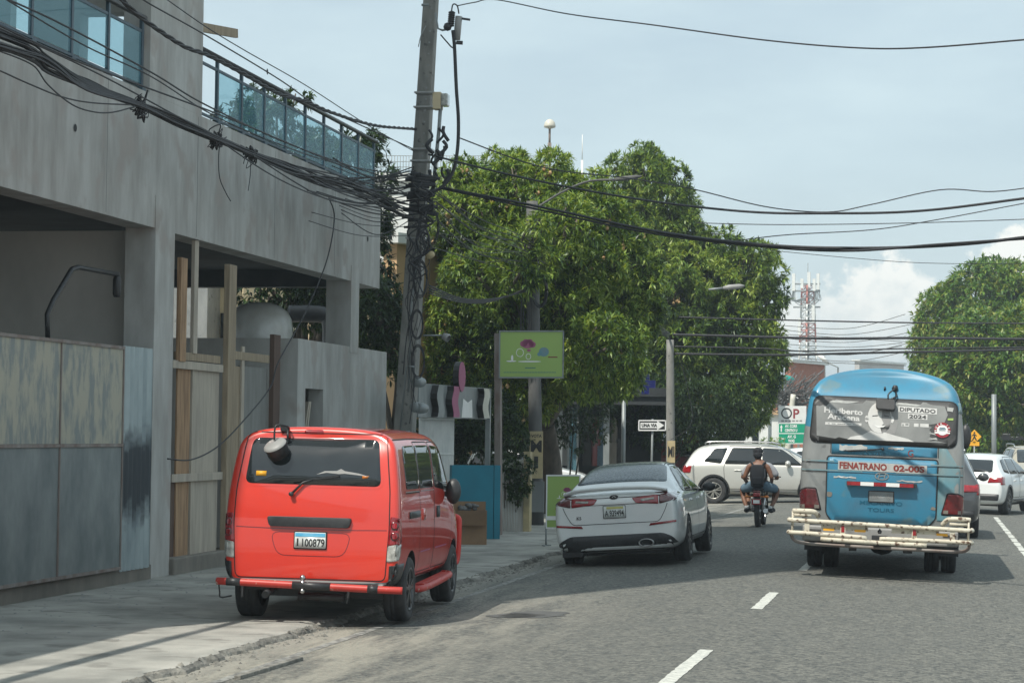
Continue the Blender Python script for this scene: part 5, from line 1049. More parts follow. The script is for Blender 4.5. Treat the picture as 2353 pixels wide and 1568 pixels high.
# ------------------------------------------------ white sedan
sed = place('white_sedan', 'white sedan with dark tinted rear glass parked at the kerb ahead of the red van', 'sedan', 1422, 1100, 32.1, R(-.4), R(-4.0), -.075)
st = [(.02, .93, .90, .5, .30), (.06, 1.03, .955, .5, .23), (.30, 1.085, .985, .5, .2), (.62, 1.10, 1, .5, .2), (.80, 1.17, 1, .66, .2), (1.25, 1.34, 1, .63, .2), (1.7, 1.435, 1, .62, .2), (2.3, 1.465, 1, .62, .2), (2.75, 1.44, 1, .62, .2), (3.25, 1.24, 1, .66, .2), (3.62, 1.05, 1, .7, .2), (4.1, .97, .98, .5, .2), (4.55, .84, .92, .5, .22), (4.8, .66, .78, .5, .26), (4.85, .6, .72, .5, .3)]
_, pr = car(sed, st, 'whitepaint', ((1.1, .33, .365, .62, 1.2), (3.9, .33, .365, .62, 1.2)), .915, belt=.93)
pat(pr, sed, 'rear_window', 'darkglass', [('top', rpoly([(-.66, .83), (.66, .83), (.56, 1.72), (-.56, 1.72)], .10), .006, .12)])
mt['flecked'] = M('flecked_glass', (.05, .07, .085), (.12, .15, .17), 30, rough=.25, lo=.42, hi=.62, spec=.8); sed.children[-1].data.materials[0] = mt['flecked']
m = MB()
for k in range(13):
    x = -.48+k*.08; pr.patch(m, 'top', rect(x-.02, 1.70+.03*(1-abs(x)/.5), x+.02, 1.735+.03*(1-abs(x)/.5)), .010, 0, .1, 0)
m.build('glass_dots', 'black', sed)
m = MB(); pr.line(m, 'top', [(-.62, .86), (-.52, 1.78), (-.5, 2.9)], .014, .003); pr.line(m, 'top', [(.62, .86), (.52, 1.78), (.5, 2.9)], .014, .003); pr.line(m, 'rear', rpoly([(-.62, .62), (.62, .62), (.72, .80), (.78, .98), (-.78, .98), (-.72, .80)], .06)[:], .009, .003, 0, True); pr.line(m, 'rear', [(-.45, .885), (.45, .885)], .008, .003); m.build('panel_gaps', 'seam', sed)
m = MB(); pts = [(-.74, .10, 1.07), (-.5, .02, 1.115), (0, -.0, 1.13), (.5, .02, 1.115), (.74, .10, 1.07)]; P_ = smoothpts(pts, 6); vs = []
for p in P_: vs += [p+Vector((0, .16, -.035)), p+Vector((0, .05, .012)), p, p+Vector((0, .012, -.03)), p+Vector((0, .12, -.055))]
m.add(vs, [(i*5+k, i*5+(k+1) % 5, (i+1)*5+(k+1) % 5, (i+1)*5+k) for i in range(len(P_)-1) for k in range(5)]+[(0, 1, 2, 3, 4), tuple((len(P_)-1)*5+k for k in range(5))], 0, True); m.build('spoiler', 'whitepaint', sed)
for sg in (-1, 1):
    o = pat(pr, sed, 'tail_light', 'lampred', [('rear', rpoly([(sg*.245, .965), (sg*.30, .895), (sg*.62, .865), (sg*.62, .985), (sg*.55, .99)], .015), .008, .04)])
    m = MB(); pr.patch(m, 'rear', rpoly([(sg*.632, .865), (sg*.80, .90), (sg*.875, .96), (sg*.88, 1.03), (sg*.632, .988)], .02), .008, 0, .04); pr.patch(m, 'right' if sg > 0 else 'left', rpoly([(.04, .90), (.36, .96), (.28, 1.02), (.04, 1.03)], .02), .008, 0, .05); m.build('outer_lens', 'lampdark', o)
    m = MB(); pr.patch(m, 'rear', rpoly([(sg*.37, .945), (sg*.385, .915), (sg*.56, .93), (sg*.56, .955)], .008), .012, 0, .04); m.build('clear_lens', 'lampclear', o)
    pat(pr, sed, 'reflector', 'lampred', [('rear', rpoly([(sg*.47, .565), (sg*.85, .60), (sg*.85, .63), (sg*.49, .60)], .005), .007, .05)])
o = pat(pr, sed, 'number_plate', 'platew', [('rear', rpoly(rect(-.165, .70, .145, .865), .012), .014)]); m = MB(); pr.text(m, 'rear', 'A 939494', -.01, .765, .085, .27, 0, .018, .015); m.build('plate_letters', 'signb', o); m = MB(); pr.patch(m, 'rear', rect(-.12, .825, .12, .858), .017, 0, .1, 0); m.build('plate_band', 'platey', o)
pat(pr, sed, 'plate_frame', 'seam', [('rear', rpoly(rect(-.172, .693, .152, .872), .012), .010)])
m = MB(); pr.text(m, 'rear', 'K5', -.52, .715, .045, None, 0, .008, .02); m.build('model_letters', 'signb', sed)
m = MB(); pr.patch(m, 'rear', [(-.01+.062*math.cos(k*math.pi/10), .985+.030*math.sin(k*math.pi/10)) for k in range(20)], .008, 0, .1); o = m.build('badge', 'signb', sed); m = MB(); pr.line(m, 'rear', [(-.035, .985), (-.01, .995), (.02, .98)], .010, .011); m.build('badge_mark', 'steel', o)
pat(pr, sed, 'rear_diffuser', 'black', [('rear', rpoly([(-.88, .24), (.88, .24), (.80, .40), (.66, .46), (-.66, .46), (-.82, .38)], .05), .010, .08)])
for x in (.42,): m = MB(); m.lathe([(.055, .05), (.06, -.02), (.066, -.03), (.075, -.02), (.075, .05)], (0, 0, 0), (0, 1, 0), 24); o = m.build('exhaust_tip', 'steel', sed); o.location = (x, .0, .33); o.scale = (1.5, 1, .8)
m = MB(); m.box((-.7, .5, .16), (.7, 4.4, .3)); m.box((-.8, .1, .17), (-.5, .6, .24)); m.build('underbody', 'black', sed)
for vw in ('right', 'left'):
    pat(pr, sed, 'side_window', 'darkglass', [(vw, rpoly([(1.28, 1.02), (1.6, 1.0), (2.38, .985), (2.38, 1.36), (2.0, 1.375), (1.75, 1.34)], .05), .006)])
    pat(pr, sed, 'side_window', 'darkglass', [(vw, rpoly([(2.44, .985), (3.42, .97), (3.0, 1.24), (2.72, 1.345), (2.44, 1.36)], .05), .006)])
    m = MB()
    for L_ in (rpoly([(1.55, .34), (2.42, .34), (2.42, 1.40), (1.9, 1.40), (1.35, 1.0), (1.5, .75)], .05), rpoly([(2.44, .34), (3.4, .34), (3.5, .97), (3.0, 1.28), (2.7, 1.39), (2.44, 1.40)], .05)): pr.line(m, vw, L_, .010, .003, 0, True)
    m.build('door_gap', 'seam', sed)
    for y in (1.62, 2.56): m = MB(); pr.patch(m, vw, rpoly(rect(y, .85, y+.19, .885), .012), .016, 0, .1, .02); m.build('door_handle', 'whitepaint', sed)
    m = MB(); pr.patch(m, vw, rect(1.5, .26, 3.5, .32), .004, 0, .2, 0); m.build('sill_strip', 'gpost', sed)
    sg = 1 if vw == 'right' else -1; m = MB(); m.ball((sg*1.03, 3.05, 1.02), 1, 0, 14, (.105, .07, .07)); m.bar((sg*.85, 3.1, .97), (sg*1.0, 3.07, 1.0), .06, .04); m.build('side_mirror', 'black', sed)
for y in (1.1, 3.9):
    for sg in (1, -1): wheel(sed, sg*.915, y, .335, .225, .70, 10, 'alloyd')

# ------------------------------------------------ blue bus
bus = place('blue_bus', 'battered blue and grey minibus with a torn election film on its rear window', 'bus', 2019, 1100, 29.65, R(0.4), R(1.55))
HW = 1.065
A = [(0, .62), (.8, .62), (1.03, .66), (1.06, .9), (1.065, 1.3), (1.05, 1.75), (1.00, 2.30), (.93, 2.50), (.78, 2.64), (.4, 2.735), (0, 2.765)]
Y0 = [.06, .06, .05, .02, .0, .03, .10, .17, .30, .40, .43]
rings = [[(x*.84, Y0[i]-.01, 1.6+(z-1.6)*.90) for i, (x, z) in enumerate(A)], [(x*.93, Y0[i]-.0, 1.6+(z-1.6)*.965) for i, (x, z) in enumerate(A)], [(x*.992, Y0[i]+.05, z) for i, (x, z) in enumerate(A)], [(x, Y0[i]+.20, z) for i, (x, z) in enumerate(A)]]
for y in (.9, 2, 4, 6): rings.append([(x, y, z) for x, z in A])
rings.append([(x*.97, 6.8+(.0 if z < 1.5 else -.35*(z-1.5)), z) for x, z in A]); rings.append([(x*.9, 6.98+(.0 if z < 1.5 else -.4*(z-1.5)), 1.6+(z-1.6)*.93) for x, z in A])
body, pr = cage('body', rings, ['busgrey', 'black'], bus, arches=((2.25, .40, .46, .70, 1.3), (5.6, .40, .46, .70, 1.3)), level=3)
# paint areas on the body: blue roof cap, blue centre panel, teal right part
body.data.materials.append(mt['busblue']); body.data.materials.append(mt['busteal'])
for p in body.data.polygons:
    c = p.center
    if p.material_index == 1: continue
    zl = 2.42 if c.x > -.2 else 2.42-.0*(c.x)
    if c.z > 2.31 or (c.x < -.86 and c.z > 1.95) or (c.z > 2.2 and abs(c.x) > .9): p.material_index = 2
    elif c.y > .5: p.material_index = 2 if c.z > 1.5 else 3
pat(pr, bus, 'blue_panel', 'busblue', [('rear', rect(-.66, 1.60, .70, 1.785), .004), ('rear', rpoly([(-.70, .80), (-.62, .72), (.62, .72), (.70, .80), (.705, 1.56), (-.705, 1.56)], .04), .006)])
pat(pr, bus, 'teal_panel', 'busteal', [('rear', rpoly([(.72, .78), (1.0, .80), (1.0, 1.45), (.80, 1.76), (.72, 1.76)], .02), .004)])
m = MB(); pr.line(m, 'rear', rpoly([(-.71, .82), (-.62, .705), (.62, .705), (.71, .82), (.715, 1.575), (-.715, 1.575)], .05), .014, .0075, 0, True); pr.line(m, 'rear', [(-.67, 1.61), (-.67, 1.78)], .008, .006); pr.line(m, 'rear', [(.715, 1.60), (.715, 1.78)], .008, .006)
for z in (1.50, 1.38): pr.line(m, 'rear', [(-1.03, z-.016), (1.03, z-.016)], .008, .0085)
m.build('hatch_gap', 'seam', bus)
m = MB()
for z in (1.505, 1.385): pr.line(m, 'rear', [(-1.03, z), (-.25 if z < 1.4 else -.62, z)], .016, .0082); pr.line(m, 'rear', [(.18 if z < 1.4 else .62, z), (1.03, z)], .016, .0082)
m.build('pressed_ribs', 'busteal', bus)
# rear window with rubber and film
pr.dz = -.04; pr.dx = -.02
W0 = rpoly([(-.92, 1.80), (.95, 1.76+.03), (.95, 2.36), (-.88, 2.38)], .11)
pat(pr, bus, 'window_rubber', 'black', [('rear', [(x*1.02, 2.08+(z-2.08)*1.07) for x, z in W0], .010)])
wn_ = pat(pr, bus, 'rear_window', 'darkglass', [('rear', W0, .016)])
wn_.data.materials[0] = mt['faced']
def film(mat, poly, off, nm, par=None, st=.08): m = MB(); pr.patch(m, 'rear', poly, off, 0, st, 0); return m.build(nm, mat, par or wn_)
rg = random.Random(4)
top = [(x, 2.335+rg.uniform(-.035, .02)+(.0 if x > -.7 else -.05)) for x in [-.86+i*.043 for i in range(36)]][::-1]
right = [(.66+rg.uniform(-.06, .08), 2.28-i*.035) for i in range(12)]
right = [(.80, 2.30), (.84, 2.2), (.80, 2.1)]+[(.62+rg.uniform(-.04, .06), 2.06-i*.03) for i in range(8)]
film('film', [(-.84, 1.87), (-.60, 1.84), (-.55, 1.86), (-.42, 1.835), (.84, 1.835)]+[(.70, 1.86)]+right[::-1]+[(.80, 2.31)]+top, .020, 'election_film', None, .2)
# portrait print: plain grey head and shoulders
def el_(cx, cz, a, b, n=18, t0=0, t1=6.2832): return [(cx+a*math.cos(t0+(t1-t0)*k/n), cz+b*math.sin(t0+(t1-t0)*k/n)) for k in range(n)]
film('facem', [(.02, 2.32), (.17, 2.25), (.20, 2.05), (.17, 1.93), (.04, 1.90), (-.05, 1.95), (-.02, 2.2)], .022, 'portrait_shadow')
film('facel', [(-.44, 1.835), (-.40, 1.87), (-.25, 1.90), (-.14, 1.96), (-.06, 1.93), (.02, 1.95), (.16, 1.91), (.34, 1.87), (.42, 1.835)], .024, 'portrait_shirt')
f_ = film('facel', el_(-.035, 2.13, .155, .20, 22), .026, 'portrait_face'); film('facem', [(.0, 2.28), (.085, 2.26), (.12, 2.12), (.09, 2.0), (.0, 1.93), (-.02, 2.0), (.02, 2.06), (-.01, 2.12)], .028, 'portrait_half'); film('facel', el_(-.20, 2.11, .025, .045, 10), .026, 'portrait_ear'); film('facel', el_(.13, 2.11, .022, .045, 10), .027, 'portrait_ear')
film('faced', [(-.13, 2.155), (-.05, 2.165), (-.05, 2.155), (-.13, 2.145)], .030, 'portrait_brow'); film('faced', [(.02, 2.165), (.09, 2.155), (.09, 2.145), (.02, 2.155)], .030, 'portrait_brow'); film('signw', [(-.10, 2.035), (-.03, 2.02), (.05, 2.035), (.02, 2.01), (-.05, 2.0)], .030, 'portrait_smile')
m = MB(); pr.text(m, 'rear', 'Heriberto', -.505, 2.20, .075, .50, 0, .024, .03, -.04); pr.text(m, 'rear', 'Aracena', -.50, 2.12, .075, .42, 0, .024, .03, -.04); m.build('pale_lettering', 'facel', wn_)
film('facel', rect(-.735, 2.015, -.265, 2.05), .023, 'caption_bar'); m = MB(); pr.text(m, 'rear', '- -- ---- -- ---', -.5, 2.032, .008, .40, 0, .027); m.build('caption', 'film', wn_)
film('facel', [(.205, 2.215), (.70, 2.20), (.70, 2.275), (.205, 2.29)], .023, 'name_box'); film('facel', [(.33, 2.13), (.58, 2.125), (.58, 2.195), (.33, 2.20)], .023, 'name_box')
m = MB(); pr.text(m, 'rear', 'DIPUTADO', .452, 2.245, .05, .46, 0, .027, .025, -.03); pr.text(m, 'rear', '2024', .455, 2.162, .048, .22, 0, .027, .025, -.02); m.build('dark_lettering', 'faced', wn_)
for x0, x1 in ((.25, .35), (.41, .47), (.49, .60)): film('facel', rect(x0, 2.03, x1, 2.075), .023, 'party_mark')
film('film', rect(.26, 2.035, .28, 2.06), .025, 'party_mark'); film('film', rect(.30, 2.045, .34, 2.07), .025, 'party_mark')
for q in ([(.83, 2.25), (.90, 2.24), (.91, 2.29), (.83, 2.30)], [(.70, 1.93), (.62, 1.95), (.60, 1.96), (.72, 1.955)], [(.58, 1.88), (.72, 1.87), (.70, 1.90)], [(-.70, 2.31), (-.45, 2.30), (-.3, 2.33), (-.65, 2.335)], [(.18, 2.31), (.45, 2.295), (.5, 2.315), (.2, 2.335)]): film('filml', q, .023, 'torn_scrap')
film('lime', [(.84, 2.13), (.91, 2.13), (.91, 2.16), (.84, 2.155)], .023, 'green_scrap')
st_ = film('lampred', el_(.775, 2.0, .105, .10, 28), .030, 'round_sticker'); film('signw', el_(.775, 2.0, .070, .066, 24), .033, 'sticker_centre', st_); film('signw', [(.675, 1.975), (.875, 1.975), (.872, 1.955), (.68, 1.955)], .033, 'sticker_bar', st_)
m = MB()
for k, ch in enumerate('RUTA 105'):
    if ch == ' ': continue
    a = math.pi*(1.02-.15*k); vs, fs, w = textmesh(ch, .03); cu, cv = .775+.088*math.cos(a), 2.0+.083*math.sin(a); ra = a-math.pi/2
    m.add([pr.pt('rear', cu+(p*math.cos(ra)-q*math.sin(ra))*.024, cv+(p*math.sin(ra)+q*math.cos(ra))*.024, .034)[0] for p, q in vs], fs)
m.build('sticker_letters', 'signw', st_)
for z, w in ((2.025, .07), (2.01, .09), (1.992, .08)): film('fadedtext', rect(.775-w/2, z, .775+w/2, z+.008), .036, 'sticker_print', st_)
pr.dx = .0; pr.dz = -.03
# stickers and letters on the hatch
def hat(mat, poly, off, nm, st=.1): m = MB(); pr.patch(m, 'rear', poly, off, 0, st, 0); return m.build(nm, mat, bus)
def torn(x0, z0, x1, z1, j, n=9): return [(x0+(x1-x0)*k/n, z0+rg.uniform(-j, j)) for k in range(n+1)]+[(x1-(x1-x0)*k/n, z1+rg.uniform(-j, j)) for k in range(n+1)]
hat('filml', torn(-.56, 1.685, -.20, 1.755, .018), .010, 'torn_paper'); hat('filml', torn(.07, 1.715, .27, 1.745, .008), .010, 'torn_paper'); hat('filml', torn(-.62, 1.325, -.33, 1.345, .008), .012, 'torn_paper'); hat('filml', torn(.19, 1.305, .52, 1.325, .010), .012, 'torn_paper')
o = hat('signw', [(-.57, 1.43), (.575, 1.415), (.575, 1.525), (-.57, 1.545)], .012, 'route_board'); o.data.materials[0] = mt['filml']; m = MB(); pr.text(m, 'rear', 'FENATRANO', -.245, 1.485, .088, .61, 0, .016, .035, -.012); m.build('route_name', 'redtext', o); m = MB(); pr.text(m, 'rear', '02-00S', .345, 1.475, .082, .40, 0, .016, .035, -.012); m.build('route_number', 'redtext', o)
m = MB(); pr.text(m, 'rear', 'MECANIVO', 0, 1.075-.06, .052, .55, 0, .010, .02); pr.text(m, 'rear', 'TOURS', 0, .925, .05, .34, 0, .010, .02); pr.text(m, 'rear', 'I C E B E N I C I C I', -.1, 1.655, .03, .62, 0, .010, .0); m.build('faded_letters', 'fadedtext', bus)
m = MB(); pr.text(m, 'rear', 'G', .36, 1.675, .09, .07, 0, .010, .0); m.build('paint_mark', 'redtext', bus)
# rust, dents
hat('stain', rpoly([(-.70, 1.07), (-.64, 1.07), (-.63, 1.13), (-.70, 1.14)], .02), .011, 'rust_patch'); hat('stain', rpoly([(.63, .96), (.70, .95), (.70, .99), (.65, 1.0)], .02), .011, 'rust_patch')
# oval badge
m = MB(); P_ = [(0+.085*math.cos(k*math.pi/12), 1.365+.045*math.sin(k*math.pi/12)) for k in range(24)]; pr.line(m, 'rear', P_, .013, .014, 0, True); pr.line(m, 'rear', [(-.045, 1.335), (-.03, 1.395)], .013, .014); pr.line(m, 'rear', [(.03, 1.335), (.045, 1.395)], .013, .014); pr.line(m, 'rear', [(-.035, 1.36), (0, 1.37), (.04, 1.37)], .012, .014); m.build('oval_badge', 'steel', bus).data.materials[0] = mt['gpost']
# reflective bar and plate
m = MB()
cols = [0, 1, 0, 1, 0]; x = -.44
for k, (w, c) in enumerate(zip((.17, .17, .16, .17, .18), cols)): m.box((x, -.10, 1.205), (x+w, -.05, 1.252), c); x += w
o = m.build('reflective_bar', ['lampred', 'signw'], bus); m = MB(); m.box((-.45, -.05, 1.205), (.45, .05, 1.255)); m.build('bar_holder', 'black', o)
o = hat('platew', rpoly(rect(-.155, 1.035, .155, 1.165), .01), .020, 'number_plate'); o.data.materials[0] = mt['gpost']; m = MB(); pr.text(m, 'rear', 'I0XK-76', 0, 1.10, .06, .22, 0, .024, .0); m.build('plate_letters', 'signg', o); m = MB(); pr.line(m, 'rear', rect(-.16, 1.03, .16, 1.17), .014, .022, 0, True); m.build('plate_frame', 'signb', o)
m = MB(); a = pr.pt('rear', -.45, 1.67, .02)[0]; b_ = pr.pt('rear', .0, 1.715, .03)[0]; m.tube([a, b_], .010, 6); m.bar(pr.pt('rear', -.5, 1.675, .015)[0], pr.pt('rear', -.1, 1.71, .02)[0], .012, .012); m.lathe([(.001, -.03), (.02, -.03), (.02, .01)], b_, (0, 1, 0), 10); m.build('wiper', 'black', bus)
pr.dz = 0.
# hanging mirror over the window
a = pr.pt('rear', .13, 2.47, .02)[0]; m = MB(); m.lathe([(.001, .05), (.03, .04), (.045, 0), (.02, -.05)], a, (.1, -.4, 1), 10); m.tube(smoothpts([a, a+Vector((-.02, -.12, -.02)), a+Vector((-.08, -.18, -.08)), a+Vector((-.08, -.19, -.15))]), .011, 6); m.tube([a, a+Vector((.03, -.1, -.1)), a+Vector((-.04, -.18, -.14))], .012, 6)
rm = m.build('rear_mirror_arm', 'black', bus); m = MB(); q = rpoly(rect(-.125, -.075, .125, .075), .04); c = a+Vector((-.11, -.19, -.215)); m.prism(q, c, (1, 0, -.05), (0, .35, 1), -.03, .03); m.build('hanging_mirror', 'black', rm, bevel=.012)
m = MB(); b_ = pr.pt('rear', .0, 2.49, .01)[0]; m.tube([b_, b_+Vector((0, -.03, 0)), b_+Vector((-.005, -.03, -.04))], .012, 6); m.build('hook', 'black', bus)
# tail lights
for sg in (-1, 1):
    pat(pr, bus, 'lamp_surround', 'seam', [('rear', rpoly([(sg*.765, .86), (sg*1.05, .86), (sg*1.05, 1.12), (sg*.98, 1.155), (sg*.84, 1.155)], .03), .007, .03)])
    o = pat(pr, bus, 'tail_light', 'lampmid' if sg > 0 else 'lampdark', [('rear', rpoly([(sg*.785, .88), (sg*1.045, .88), (sg*1.045, 1.10), (sg*.98, 1.135), (sg*.85, 1.135)], .02), .014, .03)])
    m = MB(); pr.patch(m, 'rear', rect(sg*.80, .885, sg*.86, .93), .018, 0, .05, 0); pr.patch(m, 'rear', rect(sg*.98, .885, sg*1.04, .93), .018, 0, .05, 0); m.build('amber_lens', 'stain', o)
    m = MB(); m.box((sg*1.03-.015, .04, 1.0), (sg*1.03+.015, .3, 1.3)) ; m = None
    w = wheel(bus, sg*1.02, 2.25, .40, .2, .5, 8, 'gpost', twin=True); wheel(bus, sg*1.02, 5.6, .40, .22, .5, 8, 'gpost')
    m = MB(); m.ball((sg*1.2, 6.7, 1.9), 1, 0, 12, (.09, .06, .2)); m.bar((sg*1.0, 6.7, 2.0), (sg*1.18, 6.7, 1.95), .03, .03); m.build('side_mirror', 'black', bus)
    vw = 'right' if sg > 0 else 'left'
    for y in (.9, 2.2, 3.5, 4.8): pat(pr, bus, 'side_window', 'darkglass', [(vw, rpoly(rect(y, 1.6, y+1.2, 2.28), .08), .006, .3)])
m = MB(); pr.patch(m, 'right', rect(.10, 2.18, .22, 2.32), .012, 0, .1, .02); m.build('side_marker', 'busteal', bus)
# tubular bumper
T = MB(); BZ = -.075
def tb(pts, r=.030, sm=True):
    pts = [(a, b, c+BZ) for a, b, c in pts]; T.tube(smoothpts(pts, 5) if sm else pts, r, 10)
tb([(-1.17, -.02, .80), (-1.15, -.28, .80), (-.95, -.33, .80), (0, -.35, .785), (.95, -.33, .77), (1.15, -.28, .765), (1.17, -.02, .765)], .029); tb([(-1.17, -.02, .64), (-1.15, -.28, .64), (-.95, -.33, .64), (-.25, -.345, .62), (-.18, -.345, .60)], .029); tb([(.02, -.345, .60), (.1, -.345, .615), (.95, -.33, .615), (1.15, -.28, .61), (1.17, -.02, .61)], .029)
tb([(-.75, -.34, .575), (0, -.35, .56), (.60, -.34, .555)], .030); tb([(-1.12, -.26, .92), (-.95, -.3, .925), (-.84, -.28, .915), (-.79, -.22, .86)], .032); tb([(1.14, -.26, .90), (.98, -.3, .905), (.86, -.28, .895), (.79, -.22, .82)], .032); tb([(-1.1, -.28, .87), (-.88, -.3, .87)], .02, False); tb([(1.1, -.28, .84), (.88, -.3, .84)], .02, False)
for x in (-1.12, 1.12): tb([(x, -.27, .60), (x, -.27, .92)], .016, False)
for x in (-.93, -.47, .44, .92): T.box((x-.032, -.34, .555), (x+.032, -.325, .705))
T.box((-.75, -.30, .625), (-.15, -.29, .685)); T.box((.15, -.30, .615), (.75, -.29, .675))
bm_ = T.build('tubular_bumper', 'bumper', bus)
m = MB()
for x in (-.47, .44): m.box((x-.02, -.346, .60), (x+.02, -.3405, .685))
m.build('red_marks', 'lampred', bm_)
m = MB(); m.tube(smoothpts([(-1.14, -.25, .58), (-1.10, -.22, .47), (-.95, -.2, .43), (-.6, -.2, .42), (.6, -.2, .41), (1.0, -.2, .41), (1.12, -.22, .45), (1.14, -.25, .54)], 5), .022, 8)
for x in (-.92, .80): m.box((x, -.26, .58), (x+.17, -.25, .62))
m.build('lower_tube', 'rust', bm_)
m = MB(); m.box((-1.0, -.05, .46), (1.0, .12, .66)); m.build('bumper_beam', 'signg', bus, bevel=.02)
m = MB()
for x in (-.72, -.32, .72): m.box((x, -.315, .61), (x+.14, -.305, .64))
m.build('bumper_reflector', 'yellow', bus)
m = MB(); m.box((-.10, -.31, .49), (.10, -.1, .57)); m.lathe([(.02, 0), (.03, .03), (.001, .07)], (0, -.3, .60), (0, 0, 1), 10); m.build('tow_hitch', 'black', bus)
m = MB(); m.box((-.9, .3, .4), (.9, 6.5, .62)); m.tube([(-.95, 2.25, .42), (.95, 2.25, .42)], .08, 10); m.ball((0, 2.25, .42), .22); m.tube([(-.6, .3, .4), (-.6, 1.6, .4)], .04, 8); m.box((-.40, .2, .34), (-.30, .3, .5)); m.box((.3, .2, .34), (.42, .3, .5)); m.build('underbody', 'black', bus)
m = MB()
for sg in (-1, 1): m = MB(); m.box((sg*.90-.14, 1.5, .26), (sg*.90+.14, 1.52, .6)); m.build('mud_flap', 'rubber', bus)

# ------------------------------------------------ generic SUV / hatch / pickup
def simple_car(name, label, x, y, d, yaw, paint, kind='suv', zoff=None, roll=0, L=4.68, hw=.94, H=1.7, rim='alloy', group=None, cat='car', rear=True):
    t = place(name, label, cat, x, y, d, yaw, roll, zoff, group); k = L/4.68
    if kind == 'suv': st = [(.0, .80, .86, .5, .42), (.05, 1.06, .95, .5, .34), (.14, 1.18, .98, .72, .28), (.30, 1.5, 1, .66, .26), (.55, 1.66, 1, .66, .25), (1.2, 1.72, 1, .68, .24), (2.2, 1.72, 1, .68, .24), (2.75, 1.66, 1, .67, .24), (3.3, 1.38, 1, .7, .24), (3.7, 1.14, 1, .72, .25), (4.2, 1.06, .96, .5, .26), (4.52, .95, .88, .5, .3), (4.66, .72, .76, .5, .36)]; belt = 1.06
    elif kind == 'hatch': st = [(.0, .78, .86, .5, .36), (.05, .98, .94, .5, .28), (.12, 1.08, .98, .7, .24), (.5, 1.38, 1, .64, .22), (.8, 1.48, 1, .63, .22), (1.4, 1.53, 1, .64, .22), (2.3, 1.53, 1, .64, .22), (2.8, 1.46, 1, .64, .22), (3.3, 1.22, 1, .68, .22), (3.7, 1.03, 1, .7, .22), (4.2, .96, .95, .5, .24), (4.55, .84, .86, .5, .28), (4.66, .66, .76, .5, .32)]; belt = .96
    st = [(a*k, zt*H/(1.72 if kind == 'suv' else 1.53), f, wr*hw/.94, zb) for a, zt, f, wr, zb in st]; belt *= H/(1.72 if kind == 'suv' else 1.53)
    ya, yb = .92*k, 3.72*k; r = .36 if kind == 'suv' else .33
    _, pr = car(t, st, paint, ((ya, r, r+.05, hw*.66, hw*1.3), (yb, r, r+.05, hw*.66, hw*1.3)), hw, belt=belt, level=2)
    zt = H-.13; zb = belt+.06
    for vw in ('right', 'left'):
        for q in ([(.62*k, zb+.06), (1.12*k, zb+.01), (1.30*k, zt), (.92*k, zt-.03)], [(1.22*k, zb), (2.18*k, zb), (2.18*k, zt), (1.42*k, zt)], [(2.27*k, zb), (3.42*k, zb-.02), (3.1*k, zb+.24), (2.8*k, zt-.03), (2.27*k, zt)]): pat(pr, t, 'side_window', 'darkglass', [(vw, rpoly(q, .05), .006, .15)])
        m = MB()
        for L_ in (rpoly([(1.25*k, .42), (2.2*k, .42), (2.2*k, zt+.05), (1.35*k, zt+.05), (1.2*k, 1.0)], .05), rpoly([(2.22*k, .42), (3.3*k, .42), (3.42*k, zb), (2.85*k, zt+.04), (2.22*k, zt+.05)], .05)): pr.line(m, vw, L_, .012, .004, 0, True)
        m.build('door_gap', 'seam', t)
        for y_ in (1.5*k, 2.4*k): m = MB(); pr.patch(m, vw, rpoly(rect(y_, belt-.13, y_+.2, belt-.09), .012), .02, 0, .1, .02); m.build('door_handle', paint, t)
        pat(pr, t, 'side_cladding', 'black', [(vw, rect(ya+r+.1, .26, yb-r-.1, .38), .008, .15)])
        m = MB()
        for yc in (ya, yb): pr.line(m, vw, [(yc+(r+.075)*math.cos(a), r+(r+.075)*math.sin(a)) for a in [R(-8)+R(196)*i/18 for i in range(19)]], .05, .010)
        m.build('arch_trim', 'black', t)
        m = MB(); pr.line(m, vw, [(ya+r+.1, .335), (yb-r-.12, .335)], .02, .016); m.build('chrome_strip', 'steel', t)
        sg = 1 if vw == 'right' else -1; m = MB(); m.ball((sg*(hw+.10), 3.0*k, belt+.10), 1, 0, 14, (.11, .08, .085)); m.bar((sg*hw*.9, 3.05*k, belt+.06), (sg*(hw+.05), 3.02*k, belt+.08), .06, .04); m.build('side_mirror', paint if kind == 'suv' else 'black', t)
        if kind == 'suv': m = MB(); m.tube(smoothpts([(sg*.60*hw/.94, .65*k, H-.05), (sg*.61*hw/.94, .85*k, H+.03), (sg*.62*hw/.94, 2.4*k, H+.03), (sg*.61*hw/.94, 2.7*k, H-.05)]), .02, 8); m.build('roof_rail', 'steel', t)
    for sg in (-1, 1):
        pat(pr, t, 'tail_light', 'lampred', [('rear', rpoly([(sg*.55*hw, belt-.16), (sg*.93*hw, belt-.14), (sg*.93*hw, belt-.02), (sg*.60*hw, belt-.02)], .02), .008, .04), ('right' if sg > 0 else 'left', rpoly([(.04, belt-.20), (.26, belt-.2), (.30, belt-.0), (.08, belt+.0)], .02), .008, .04)])
        pat(pr, t, 'headlight', 'lampclear', [('front', rpoly([(sg*.42*hw, .70*H/1.7), (sg*.82*hw, .72*H/1.7), (sg*.84*hw, .88*H/1.7), (sg*.5*hw, .82*H/1.7)], .03), .008, .04), ('right' if sg > 0 else 'left', rpoly([(4.1*k, .78*H/1.7), (4.5*k, .74*H/1.7), (4.5*k, .86*H/1.7), (4.12*k, .92*H/1.7)], .02), .008, .05)])
        for yc in (ya, yb): wheel(t, sg*hw*.985, yc, r, .23, .64, 6, rim)
    pat(pr, t, 'rear_window', 'darkglass', [('rear', rpoly([(-.66*hw, belt+.10), (.66*hw, belt+.10), (.58*hw, H-.16), (-.58*hw, H-.16)], .07), .006, .1)])
